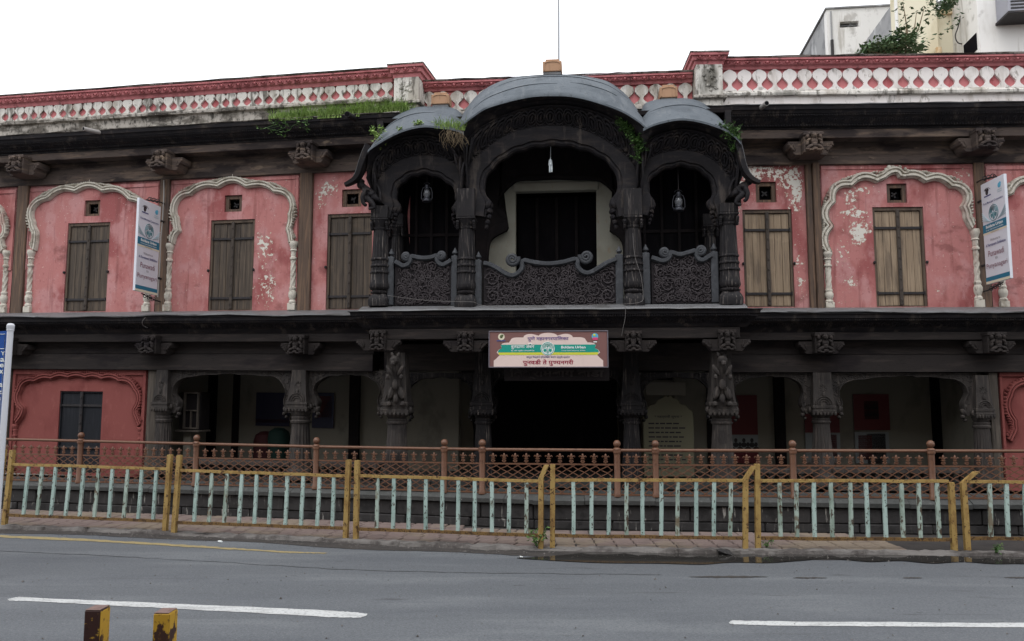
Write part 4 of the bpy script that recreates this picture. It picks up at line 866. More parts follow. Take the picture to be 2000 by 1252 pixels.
# ================================================================== unseen dark shell added behind the front against light leaks: rooms, roof
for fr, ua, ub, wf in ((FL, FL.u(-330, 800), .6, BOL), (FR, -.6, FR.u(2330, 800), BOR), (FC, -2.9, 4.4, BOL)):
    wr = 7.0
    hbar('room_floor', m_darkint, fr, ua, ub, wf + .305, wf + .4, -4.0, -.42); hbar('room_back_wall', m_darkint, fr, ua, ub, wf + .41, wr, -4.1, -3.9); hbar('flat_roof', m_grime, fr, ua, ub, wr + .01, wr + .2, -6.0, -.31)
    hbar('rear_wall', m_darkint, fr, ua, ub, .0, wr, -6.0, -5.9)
for fr, u in ((FL, FL.u(-330, 800)), (FR, FR.u(2330, 800))): hbar('end_wall', m_grime, fr, u - .1, u + .1, 0, 7.1, -6.0, -.05)
# ================================================================== BALCONY (frame FC, front plane n = NB)
NB = 1.2
def bpx(pts, n=NB): return pxl(FC, pts, n)
uBL, uBR = FC.u(722, 600, NB), FC.u(1447, 600, NB)
# floor slab, lip, cornice, beams
uLL, uLR = FC.u(699, 606, NB + .32), FC.u(1460, 601, NB + .32); wLip = FC.w(1080, 603, NB + .32); wFl = FC.w(1080, 597, NB)
mb = MB(); k = 30; rr = random.Random(4); rings = []
for i in range(k + 1):
    u = uLL + (uLR - uLL) * i / k; j = rr.uniform(-.006, .006)
    rings.append([FC.P(u, wFl + .012, -.1), FC.P(u, wFl + .004, NB + .05), FC.P(u, wLip + .012 + j, NB + .31), FC.P(u, wLip - .012 + j, NB + .325), FC.P(u, wLip - .015, NB + .26), FC.P(u, wFl - .06, -.1)])
mb.loft(rings, True, True); build(mb, 'balcony_ledge_sheet', m_ledge, B)
wM = FC.w(1080, 638, NB + .12); wBt = FC.w(1080, 640, NB + .1); wBb = FC.w(1080, 661, NB + .1)
def ringprof(pr):  # moulding that returns round both ends
    return [[FC.P(uBL - .02 - e + .1, w, -.1), ] for w, e in pr]
def balc_cornice(pr, name, mat):
    mb = MB(); rings = []
    path = lambda e: [FC.P(uBL + .06 - e, 0, -.1), FC.P(uBL + .06 - e, 0, NB - .06 + e), FC.P(uBR - .06 + e, 0, NB - .06 + e), FC.P(uBR - .06 + e, 0, -.1)]
    up = Vector((0, 0, 1))
    rows = [[p + up * w for p in path(e)] for w, e in pr]
    mb.loft(rows); return build(mb, name, mat, B, ang=25)
bc = balc_cornice([(wM - .02, .0), (wM - .02, .13), (wM, .15), (wM + .02, .17), (wM + .03, .175), (wLip - .14, .27), (wLip - .13, .29), (wLip - .09, .295), (wLip - .085, .32), (wLip - .03, .33), (wLip - .025, .36), (wLip - .016, .36), (wLip - .016, -.2)], 'balcony_cornice', m_dark)
carving_row(FC, uBL - .08, uBR + .08, wM + .045, NB + .125, wLip - .15, NB + .205, .1, m_dark, bc)
carving_row(FC, uBL - .1, uBR + .1, wLip - .125, NB + .245, wLip - .095, NB + .245, .04, m_dark, bc, False, 'bead_row')
hbar('balcony_beam', m_beamlow, FC, uBL + .04, uBR - .04, wBb, wM - .022, NB - .2, NB + .08)
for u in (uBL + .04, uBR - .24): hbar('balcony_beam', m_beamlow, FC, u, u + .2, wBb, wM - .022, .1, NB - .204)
hbar('balcony_floor', m_darkint, FC, uBL + .05, uBR - .05, wM + .03, wFl - .03, -.12, NB + .1)
for i in range(9):
    u = uBL + .5 + (uBR - uBL - 1) * i / 8; hbar('floor_joist', m_darkint, FC, u - .06, u + .06, wM - .13, wM + .028, -.1, NB - .21)
for x, y in ((737, 666), (908, 668), (1237, 667.5), (1420.5, 665.5)):
    u, w = FC.px(x, y, NB + .18); edge = x in (737, 1420.5)
    bracket(FC, u, w - .165, w + .17, .135, NB - .05, NB + .22, m_beamlow, seed=int(x), wl=.25, wt=w + .03)
# ---- ground-floor columns carrying the balcony
def strut(x, n, seed):
    """carved rearing beast bracket on the face of a column"""
    rr = random.Random(seed); mb = MB(); u, w0 = FC.px(x, 800, n); w1 = FC.w(x, 692, n)
    H = w1 - w0
    pts = [FC.P(u, w0 + H * t, n + .02 + .17 * t * t) for t in (0, .15, .35, .55, .75, .9)]
    mb.tube(pts, [.05, .075, .085, .075, .085, .06], 8)
    mb.blob(FC, u, w0 + H * .88, n + .25, .085, .08, .1); mb.blob(FC, u, w0 + H * .82, n + .35, .045, .05, .06)
    for sg in (-1, 1):
        mb.blob(FC, u + sg * .05, w0 + H * .97, n + .2, .03, .06, .03, sg * .4); mb.blob(FC, u + sg * .1, w0 + H * .7, n + .2, .04, .11, .05, sg * .5); mb.blob(FC, u + sg * .12, w0 + H * .58, n + .24, .035, .05, .06)
        mb.blob(FC, u + sg * .09, w0 + H * .3, n + .1, .06, .12, .07, -sg * .3); mb.blob(FC, u + sg * .12, w0 + H * .1, n + .1, .05, .05, .08)
    mb.blob(FC, u, w0 + H * .45, n + .17, .06, .09, .06); mb.blob(FC, u, w0 + H * .2, n + .12, .05, .08, .05)
    return mb
for x, n, sc in ((776, NB - .26, 1), (1409, NB - .26, 1), (944, .25, .82), (1233, .25, .82)):
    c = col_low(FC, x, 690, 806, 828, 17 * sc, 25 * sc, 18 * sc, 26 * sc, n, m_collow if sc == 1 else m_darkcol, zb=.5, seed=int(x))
    if sc == 1: build(strut(x, n + .16, int(x)), 'beast_strut', m_collow, c)
# side arches seen between verandah columns
cusp_arch(FC, [(800, 812), (806, 790), (799, 770), (806, 752), (824, 742), (862, 738), (900, 742), (915, 752), (922, 770), (917, 790), (924, 812)], (790, 932, 728), .1, m_darkcol, seed=21)
cusp_arch(FC, [(962, 812), (972, 785), (962, 762), (975, 742), (1010, 732), (1088, 726), (1160, 732), (1200, 742), (1212, 762), (1203, 785), (1214, 812)], (952, 1222, 716), .1, m_darkcol, seed=22)
cusp_arch(FC, [(1256, 812), (1263, 790), (1257, 770), (1264, 752), (1282, 742), (1320, 738), (1360, 742), (1376, 752), (1384, 770), (1378, 790), (1388, 812)], (1246, 1396, 728), .1, m_darkcol, seed=23)
hbar('porch_lintel', m_beamlow, FC, uBL, uBR, BOL - .0, FC.w(1080, 672, 0), -.1, .16)
# ---- floor of the porch level + side strips of upper wall behind the balcony
wTop = FC.w(1080, 300, 0)
uD0, uD1 = FC.u(1007, 440, 0), FC.u(1165, 440, 0); wD = FC.w(1085, 373, 0)
uJ0, uJ1 = FC.u(752, 480, .05), FC.u(1432, 480, .05)
wall(FC, uJ0, uJ1, wFl - .1, wTop + .6, [(uD0, uD1, wFl + .02, wD)], 0, m_cream, .25, name='balcony_back_wall')
hbar('doorway', m_black, FC, uD0 + .004, uD1 - .004, wFl + .02, wD - .004, -.5, -.42)
for t in (.25, .5, .75): hbar('door_stile', m_darkint, FC, uD0 + (uD1 - uD0) * t - .03, uD0 + (uD1 - uD0) * t + .03, wFl + .02, wD - .01, -.41, -.37)
for a, b in ((uJ0 + .02, FC.u(932, 480, .08)), (FC.u(1226, 480, .08), uJ1 - .02)):  # dark latticed side bays
    o = hbar('side_bay_window', m_black, FC, a, b, wFl + .02, wTop + .3, .01, .05)
    for k in range(1, 6):
        u = a + (b - a) * k / 6; q = MB(); q.box(FC, u - .025, u + .025, wFl + .02, wTop + .2, .052, .085); build(q, 'stile', m_darkint, o)
    for ww in (wFl + .75, wFl + 1.5): q = MB(); q.box(FC, a, b, ww - .03, ww + .03, .054, .08); build(q, 'rail', m_darkint, o)
# inner arch of the doorway bay: dark timber spandrel and side posts with scrolled edge
inn = [(950, 596), (952, 540), (956, 480), (968, 462), (992, 448), (988, 432), (972, 420), (974, 396), (984, 376), (1004, 358), (1020, 352), (1090, 350), (1160, 352), (1178, 358), (1200, 378), (1210, 396), (1212, 420), (1196, 436), (1190, 450), (1206, 462), (1216, 480), (1218, 540), (1220, 596)]
cusp_arch(FC, inn, (930, 1235, 290), .16, m_darkint, .08, 9, .012, False)
hbar('lintel_band', m_cream, FC, uD0 - .04, uD1 + .04, wD + .004, wD + .16, .004, .03)
# ---- upper columns, front and back rows
def col_up(x, yb, y_base, y_bulge, ycap, ytop, hb, hbulge, hn, ht, n=NB, mat=m_darkcol, seed=0, xtop=None):
    u = FC.u(x, y_base, n); s = FC.P(u, 2, n).y / FPX; W = lambda y: FC.w(x, y, n)
    wb, w1, w2, w3, wt = W(yb), W(y_base), W(y_bulge), W(ycap), W(ytop); a, b, c, d = hb * s, hbulge * s, hn * s, ht * s
    mb = MB(); rings = []
    for q, w in ((1.0, wb), (1.02, wb + .03), (1.04, wb + .5 * (w1 - wb)), (.9, wb + .8 * (w1 - wb)), (.72, w1)):
        r = a * q; e = r * .8; rings.append([FC.P(u + x_, w, n + y_) for x_, y_ in ((-r, -e), (-e, -r), (e, -r), (r, -e), (r, e), (e, r), (-e, r), (-r, e))])
    mb.loft(rings, True, True); o = build(mb, 'balcony_column', mat, B, ang=25)
    mb = MB(); h = w2 - w1
    mb.lathe(FC, u, n, [(0, w1), (a * .8, w1), (a * .95, w1 + .25 * h), (a * .95, w1 + .4 * h), (a * .78, w1 + .55 * h), (b * .95, w1 + .75 * h), (b * 1.02, w2), (b, w2 + .05), (0, w2 + .051)], 28)
    L = w3 - w2 - .05
    mb.lathe(FC, u, n, [(0, w2 + .05)] + [(b * .98 + (c - b * .98) * (t ** .8), w2 + .05 + L * t) for t in [i / 12 for i in range(13)]] + [(0, w3)], 64, 16, .1, fw=(w2 + .06, w3 - .02))
    for t in (.2, .32, .44): mb.lathe(FC, u, n, [(0, w2 + .05 + L * t), (b + (c - b) * t ** .8 + .012, w2 + .05 + L * t), (b + (c - b) * t ** .8 + .016, w2 + .07 + L * t), (b + (c - b) * t ** .8 + .008, w2 + .085 + L * t), (0, w2 + .086 + L * t)], 24)
    build(mb, 'shaft', mat, o, ang=55)
    mb = MB(); g = wt - w3; q = .22
    mb.lathe(FC, u, n, [(0, w3), (c * 1.12, w3), (c * 1.16, w3 + .03), (c, w3 + .04), (c * 1.1, w3 + .06), (c * 1.12, w3 + .08), (d * 1.15, w3 + .13), (d * 1.2, w3 + .15), (0, w3 + .152)], 24)
    for e, z0, z1 in ((1.06, w3 + .155, w3 + .19), (1.0, w3 + .192, wt)): mb.box(FC, u - d * e, u + d * e, z0, z1, n - d * e, n + d * e, .008)
    for sg in (-1, 1):
        for k in range(4): mb.blob(FC, u + sg * d * .9, w3 + .1 - k * .03, n + d * (.9 - k * .1), .03, .035, .04)
    build(mb, 'capital', mat, o)
    return o
CU = [(742, 599, 576, 562, 450, 405, 19, 20.5, 14.5, 17), (911, 603, 577, 562, 448, 372, 20.5, 20.5, 15, 18), (1238, 600, 574, 558, 446, 372, 20, 20, 15.5, 18), (1425.5, 597, 571, 557, 440, 400, 22, 21, 15.5, 18)]
for a in CU: col_up(*a)
for x in (775, 1389): col_up(x, 590, 572, 560, 462, 420, 15, 15, 11, 14, .12)
# ---- arches: traced rings, lofted
cI = [(950, 424), (956, 410), (962, 399), (957, 390), (949, 380), (946, 366), (950, 344), (962, 328), (978, 313), (1000, 300), (1024, 291), (1055, 285), (1094, 283), (1134, 290), (1160, 299), (1180, 311), (1197, 329), (1205, 348), (1206, 366), (1201, 379), (1192, 389), (1190, 400), (1197, 412), (1203, 424)]
cB = [(930, 422), (914, 404), (906, 376), (908, 348), (914, 326), (939, 300), (979, 270), (1021, 253), (1073, 246), (1125, 250), (1173, 269), (1210, 294), (1237, 321), (1246, 346), (1248, 376), (1240, 404), (1222, 422)]
cL = [(897, 330), (904, 290), (933, 257), (976, 233), (1021, 217), (1073, 210), (1125, 213), (1173, 226), (1219, 251), (1249, 282), (1257, 330)]
cE = [(893, 252), (900, 246), (926, 226), (955, 209), (1021, 191), (1073, 186), (1131, 190), (1203, 212), (1243, 234), (1262, 250)]
rI = [(1268, 422), (1274, 412), (1281, 401), (1279, 391), (1271, 380), (1268, 366), (1272, 351), (1285, 337), (1307, 327), (1331, 323), (1358, 329), (1376, 339), (1388, 356), (1392, 372), (1389, 384), (1381, 393), (1383, 402), (1391, 414), (1396, 424)]
rB = [(1254, 420), (1250, 385), (1250, 345), (1254, 320), (1279, 304), (1307, 296), (1331, 294), (1361, 298), (1392, 313), (1416, 336), (1430, 360), (1434, 390), (1418, 420)]
rL = [(1252, 340), (1254, 296), (1273, 273), (1304, 261), (1334, 257), (1370, 263), (1404, 279), (1434, 303), (1444, 320), (1448, 350)]
rE = [(1256, 254), (1272, 246), (1294, 239), (1331, 233), (1373, 239), (1416, 254), (1436, 268), (1447, 280)]
lI = [(768, 428), (774, 418), (781, 407), (780, 397), (774, 388), (775, 370), (783, 358), (797, 347), (814, 341), (832, 339), (854, 345), (874, 357), (887, 372), (891, 388), (886, 398), (881, 406), (885, 416), (890, 428)]
lB = [(746, 424), (730, 400), (731, 372), (739, 354), (756, 332), (781, 314), (809, 306), (837, 304), (868, 309), (891, 322), (906, 338), (908, 370), (904, 400), (902, 426)]
lL = [(717, 352), (726, 328), (741, 301), (771, 279), (807, 270), (835, 269), (863, 276), (890, 292), (907, 312), (908, 345)]
lE = [(718, 296), (726, 289), (756, 270), (789, 255), (825, 247), (858, 249), (890, 254), (906, 262)]
def ring3(c, n, N): return [FC.P(*p, n) for p in resample(cr(pxl(FC, c, n), 8), N)]
def barch(I, Bd, L, E, lobes, nleaf, sk=0.0):
    N = 90
    i2 = resample(cr(pxl(FC, I, NB), 8), N); q = []
    for k, (u, w) in enumerate(i2):
        a, b = i2[max(k - 1, 0)], i2[min(k + 1, N - 1)]; d = math.hypot(b[0] - a[0], b[1] - a[1]); t = k / (N - 1)
        e = .03 * (abs(math.sin(math.pi * lobes * t)) - .5) * min(1, max(0, (min(t, 1 - t) - .17) * 12)); q.append((u - (b[1] - a[1]) / d * e, w + (b[0] - a[0]) / d * e))
    b2 = resample(cr(pxl(FC, Bd, NB), 8), N)
    rows = []
    for k in range(N):
        a, b = q[k], b2[k]; m = lambda t: (a[0] + (b[0] - a[0]) * t, a[1] + (b[1] - a[1]) * t)
        rows.append([FC.P(*m(0), NB - .14), FC.P(*m(0), NB - .03), FC.P(*m(.1), NB), FC.P(*m(.22), NB), FC.P(*m(.25), NB + .035), FC.P(*m(.4), NB + .045), FC.P(*m(.97), NB + .05), FC.P(*b, NB + .03), FC.P(*m(1.03), NB - .14)])
    mb = MB(); mb.loft(rows, True, True); o = build(mb, 'balcony_arch', m_dark, B, ang=30)
    q_ = MB()
    for e, sg in ((0, 1), (N - 1, -1)):   # scrolled brackets at the springing
        s_ = 1 if lobes > 10 else .72
        for du, dw, a_, b_, c_ in ((.03, .22, .06, .09, .07), (.055, .1, .065, .06, .09), (.05, .0, .05, .06, .08), (.02, -.09, .045, .06, .07), (.0, -.17, .035, .05, .05)): q_.blob(FC, q[e][0] + sg * du * s_, q[e][1] + dw * s_, NB - .02, a_ * s_, b_ * s_, c_, sg * .4)
    build(q_, 'scroll_bracket', m_dark, o, kind='stuff')
    # bead ring
    bd = resample(b2, int(plen(b2) / .05)); mb = MB()
    for u, w in bd: mb.blob(FC, u, w, NB + .05, .017, .017, .018, 0, 6, 4)
    build(mb, 'bead_ring', m_dark, o, kind='stuff')
    # leaf band and lip
    l3 = resample(cr(pxl(FC, L, NB + .2), 8), N)
    bb = resample(cr(pxl(FC, Bd, NB + .02), 8), N)
    mb = MB(); rows = []
    for k in range(N):
        a, b = FC.P(*bb[k], NB + .02), FC.P(*l3[k], NB + .2); m = a.lerp(b, .5) - FC.N * .035
        dirv = (b - a).normalized()
        rows.append([a - FC.N * .1, a, m, b, b + dirv * .012 + FC.N * .02, b + dirv * .035 + FC.N * .025, b + dirv * .05, b + dirv * .05 - FC.N * .25])
    mb.loft(rows, False); build(mb, 'leaf_band', m_dark, o, ang=30)
    for j in range(nleaf):
        t = (j + .5) / nleaf; k = int(6 + t * (N - 13)); a, b = FC.P(*bb[k], NB + .02), FC.P(*l3[k], NB + .2)
        ax = (b - a); h = ax.length * .88; tn = (FC.P(*bb[k + 2], 0) - FC.P(*bb[k - 2], 0)).normalized(); z = ax.normalized(); y = z.cross(tn).normalized(); xx = y.cross(z)
        spc = plen(bb) / nleaf
        m4 = Matrix((( xx.x * spc * 1.15, y.x * .3, z.x * h, 0), (xx.y * spc * 1.15, y.y * .3, z.y * h, 0), (xx.z * spc * 1.15, y.z * .3, z.z * h, 0), (0, 0, 0, 1)))
        p = a.lerp(b, .08) + FC.N * .0
        m4 = Matrix.Translation(p) @ m4; put('carved_leaf', ME_LEAF, m4, o)
    # soffit and eave board
    e2 = resample(cr(pxl(FC, E, NB + .42), 8), N); e3 = resample(cr(pxl(FC, [(x, y + 7) for x, y in E], NB + .4), 8), N)
    mb = MB(); rows = []
    for k in range(N):
        b = FC.P(*l3[k], NB + .2); dirv = (b - FC.P(*bb[k], NB + .02)).normalized()
        s0 = b + dirv * .05 - FC.N * .04; s1 = FC.P(*e3[k], NB + .38)
        rows.append([s0, s0.lerp(s1, .5) + Vector((0, 0, .03)), s1, FC.P(*e3[k], NB + .42), FC.P(*e2[k], NB + .43), FC.P(*e2[k], NB + .40), FC.P(*e2[k], NB + .0)])
    mb.loft(rows); build(mb, 'eave_board', m_dark, o, ang=30)
    return o
barch(cI, cB, cL, cE, 13, 27); barch(rI, rB, rL, rE, 9, 17); barch(lI, lB, lL, lE, 9, 16)
# filler boards behind the ring junctions and the balcony's ceiling
wCe = FC.w(1080, 300, NB); 
hbar('balcony_ceiling', m_darkint, FC, uBL + .02, uBR - .02, wTop + .32, wTop + .4, -.1, NB - .16)
for x0, x1, y0, y1 in ((890, 932, 322, 392), (1222, 1268, 318, 392), (722, 762, 392, 408), (1404, 1446, 385, 402)):
    u0, u1, w0, w1 = rect_px(FC, x0, y0, x1, y1, NB - .1); hbar('spandrel_block', m_dark, FC, u0, u1, w0, w1, NB - .16, NB - .02)
for u in (uBL + .1, uBR - .1):   # side arches returning to the wall
    w = FC.w(742, 405, NB); f = Frame(*(FC.P(u, 0, .0).to_2d()), 0, 0)
    mb = MB(); pts = []
    for i in range(25):
        t = i / 24; n = .1 + (NB - .2) * t; h = w + .55 * math.sin(math.pi * t) ** .7
        pts.append([FC.P(u - .05, h, n), FC.P(u + .05, h, n), FC.P(u + .05, wTop + .34, n), FC.P(u - .05, wTop + .34, n)])
    mb.loft(pts, True, True); build(mb, 'side_arch', m_dark, B)
# ---- vaulted sheet roofs
def vault(E, S, nr, seams, seed, bulge):
    N = 48; M_ = 12
    e = [FC.P(*p, NB + .47) for p in resample(cr(pxl(FC, E, NB + .47), 8), N)]
    s = [FC.P(*p, nr) for p in resample(cr(pxl(FC, S, nr), 8), N)]
    rows = []
    for k in range(N):
        col_ = [e[k] - Vector((0, 0, .035)), e[k]]
        for j in range(1, M_ + 1):
            t = j / M_; p = e[k].lerp(s[k], t); up = bulge * math.sin(math.pi * t) * (.35 + .65 * math.sin(math.pi * k / (N - 1)))
            p = p + Vector((0, 0, up)); col_.append(p)
        b = s[k] - FC.N * (nr + .05); b.z -= .12; col_.append(s[k].lerp(b, .5) + Vector((0, 0, .02))); col_.append(b); col_.append(b - Vector((0, 0, .7)))
        rows.append(col_)
    mb = MB(); mb.loft(rows); o = build(mb, 'balcony_roof', m_sheet, B, ang=50)
    rr = random.Random(seed)
    for t0, k0, k1 in seams:   # overlapping sheet edges: thin strips standing 4 mm proud
        j = 1 + t0 * M_; q = MB(); a = []; b = []; c = []
        for k in range(int(k0 * (N - 1)), int(k1 * (N - 1)) + 1):
            jj = min(M_, max(1, j + (k / N - .5) * 1.2)); f = int(jj); fr_ = jj - f; p = rows[k][f].lerp(rows[k][min(f + 1, M_ + 1)], fr_); d = (rows[k][min(f + 1, M_ + 1)] - rows[k][f]).normalized()
            nrm = d.cross((rows[min(k + 1, N - 1)][f] - rows[max(k - 1, 0)][f]).normalized()); nrm = -nrm if nrm.z < 0 else nrm
            th = .003 + .010 * math.sin(math.pi * (k / (N - 1) - k0) / (k1 - k0))
            a.append(p - d * .0 + nrm * .001); b.append(p + nrm * th); c.append(p + d * .12 + nrm * .002)
        q.loft([a, b, c]); build(q, 'roof_sheet_lap', m_sheet, o)
    return o
vault([(893, 250), (900, 244), (926, 224), (955, 207), (1021, 189), (1073, 184), (1131, 188), (1203, 210), (1243, 232), (1262, 248)], [(903, 228), (908, 216), (930, 188), (961, 166), (1003, 151), (1046, 147), (1088, 146), (1131, 147), (1161, 152), (1191, 161), (1222, 184), (1238, 204), (1250, 222)], .35, [(.3, .1, .55), (.62, .22, .9), (.35, .6, .85), (.85, .3, .75)], 1, .10)
vault([(1256, 252), (1272, 244), (1294, 237), (1331, 231), (1373, 237), (1416, 252), (1436, 266), (1447, 278)], [(1250, 224), (1258, 204), (1272, 197), (1294, 193), (1315, 192), (1340, 192), (1367, 198), (1391, 214), (1405, 234), (1415, 252)], .5, [(.5, .1, .8)], 2, .05)
vault([(718, 294), (726, 287), (756, 268), (789, 253), (825, 245), (858, 247), (890, 252), (906, 260)], [(746, 264), (754, 246), (768, 228), (786, 217), (809, 210), (832, 208), (855, 208), (876, 209), (894, 215), (906, 228)], .5, [(.5, .12, .7)], 3, .05)
# timber finial boxes on the roofs
for x0, x1, y0, y1, yb, n in ((1060, 1097, 114, 139, 148, .45), (842, 877, 179, 203, 211, .5), (1288.5, 1323.5, 164, 190, 196, .55)):
    u0, u1, w0, w1 = rect_px(FC, x0, y0, x1, y1, n); wb = FC.w((x0 + x1) / 2, yb, n) - .15
    mb = MB(); mb.box(FC, u0, u1, w0, w1 - .05, n - .3, n, .01); mb.box(FC, u0 + .05, u1 - .05, w1 - .052, w1, n - .28, n - .03, .008); f = build(mb, 'roof_finial', m_tan, B)
    mb = MB(); mb.box(FC, u0 + .02, u1 - .02, wb, w0 - .002, n - .28, n - .02, .006); build(mb, 'finial_base', m_ledge, f)
    mb = MB(); mb.tube([FC.P(q, z, n + .004) for q, z in [(u0 + .03, w0 + .02), (u0 + .03, w1 - .1), (u0 + .07, w1 - .07), ((u0 + u1) / 2, w1 - .06), (u1 - .07, w1 - .07), (u1 - .03, w1 - .1), (u1 - .03, w0 + .02)]], .009, 5); build(mb, 'arch_carving', m_tan, f)
# curled gutter horns
for pts in ([(724, 288), (716, 304), (708, 324), (702, 340), (694, 351), (682, 358), (674, 361)], [(1437, 280), (1443, 300), (1449, 322), (1456, 338), (1465, 348), (1476, 354), (1484, 356)]):
    c = cr(pts, 6); nn = NB + .25; P = [FC.P(*FC.px(x, y, nn), nn) for x, y in c]; k = len(P)
    sg = -1 if pts[0][0] < 1000 else 1
    rows = []; lin = []
    for i, p in enumerate(P):
        t = i / (k - 1); wd_ = .17 * (1 - .7 * t); d = (P[min(i + 1, k - 1)] - P[max(i - 1, 0)]).normalized(); nr = Vector((-d.z, 0, d.x)) * sg; th = .05 * (1 - .5 * t)
        rows.append([p + FC.N * wd_ + nr * th, p + nr * th * .6, p - FC.N * wd_ + nr * th, p - FC.N * wd_ - nr * th, p - nr * th * 1.4, p + FC.N * wd_ - nr * th])
        lin.append([p + FC.N * wd_ * .9 + nr * (th + .012), p + nr * (th + .004), p - FC.N * wd_ * .9 + nr * (th + .012), p - FC.N * wd_ * .9 + nr * (th * .5), p + FC.N * wd_ * .9 + nr * (th * .5)])
    mb = MB(); mb.loft(rows, True, True); g = build(mb, 'gutter_horn', m_dark, B, ang=30)
    q = MB(); q.loft(lin[: k * 2 // 3], True, True); build(q, 'zinc_lining', m_ledge, g)
# crouching monkey brackets under the horns
def monkey(sg, x0):
    """side figure, facing outwards; built as one skinned body"""
    n = NB + .12; dy = 8 if sg < 0 else 0; P = lambda x, y, dn=0: FC.P(*FC.px(x0 + sg * x, y + dy, n + dn), n + dn)
    verts = [(P(5, 389), .10), (P(13, 377), .11), (P(23, 366), .10), (P(29, 358), .06), (P(36, 352), .088), (P(43, 356), .05),
             (P(24, 379, .10), .066), (P(12, 389, .11), .046), (P(8, 398, .11), .036), (P(21, 400, .11), .03),
             (P(24, 379, -.10), .066), (P(12, 389, -.11), .046), (P(8, 398, -.11), .036), (P(21, 400, -.11), .03),
             (P(27, 366, .11), .05), (P(33, 378, .13), .04), (P(30, 390, .12), .034), (P(24, 394, .11), .034),
             (P(27, 366, -.11), .05), (P(33, 378, -.13), .04), (P(30, 390, -.12), .034), (P(24, 394, -.11), .034),
             (P(-2, 384), .036), (P(-3, 370), .028), (P(2, 356), .026), (P(10, 346), .024), (P(16, 342), .02), (P(20, 346), .018), (P(18, 352), .014)]
    ed = [(0, 1), (1, 2), (2, 3), (3, 4), (4, 5), (1, 6), (6, 7), (7, 8), (8, 9), (1, 10), (10, 11), (11, 12), (12, 13), (2, 14), (14, 15), (15, 16), (16, 17), (2, 18), (18, 19), (19, 20), (20, 21), (0, 22), (22, 23), (23, 24), (24, 25), (25, 26), (26, 27), (27, 28)]
    o = verts[0][0]; me = bpy.data.meshes.new('monkey_bracket'); me.from_pydata([v - o for v, r in verts], ed, []); ob = bpy.data.objects.new('monkey_bracket', me); col.objects.link(ob)
    WORLDPOS[ob.name] = o.copy(); ob.parent = B; ob.location = o - WORLDPOS[B.name]
    sk = ob.modifiers.new('skin', 'SKIN')
    me.skin_vertices[0]  # layer made with the modifier
    for i, (v, r) in enumerate(verts): me.skin_vertices[0].data[i].radius = (r, r)
    me.skin_vertices[0].data[0].use_root = True
    sb = ob.modifiers.new('sub', 'SUBSURF'); sb.levels = 2; sb.render_levels = 2
    bpy.context.view_layer.update(); dg = bpy.context.evaluated_depsgraph_get(); nm = bpy.data.meshes.new_from_object(ob.evaluated_get(dg)); ob.modifiers.clear(); ob.data = nm
    nm.materials.clear(); nm.materials.append(m_dark)
    for p in nm.polygons: p.use_smooth = True
    q = MB()
    for dn in (.06, -.06): u, w = FC.px(x0 + sg * 34, 348 + dy, n + dn); q.blob(FC, u, w, n + dn, .022, .028, .012)
    u, w = FC.px(x0 + sg * 36, 350 + dy, n); q.blob(FC, u, w + .03, n, .08, .05, .08)
    build(q, 'ears_and_brow', m_dark, ob)
try:
    monkey(-1, 740); monkey(1, 1428)
except Exception as ex:
    print('monkey failed', ex)
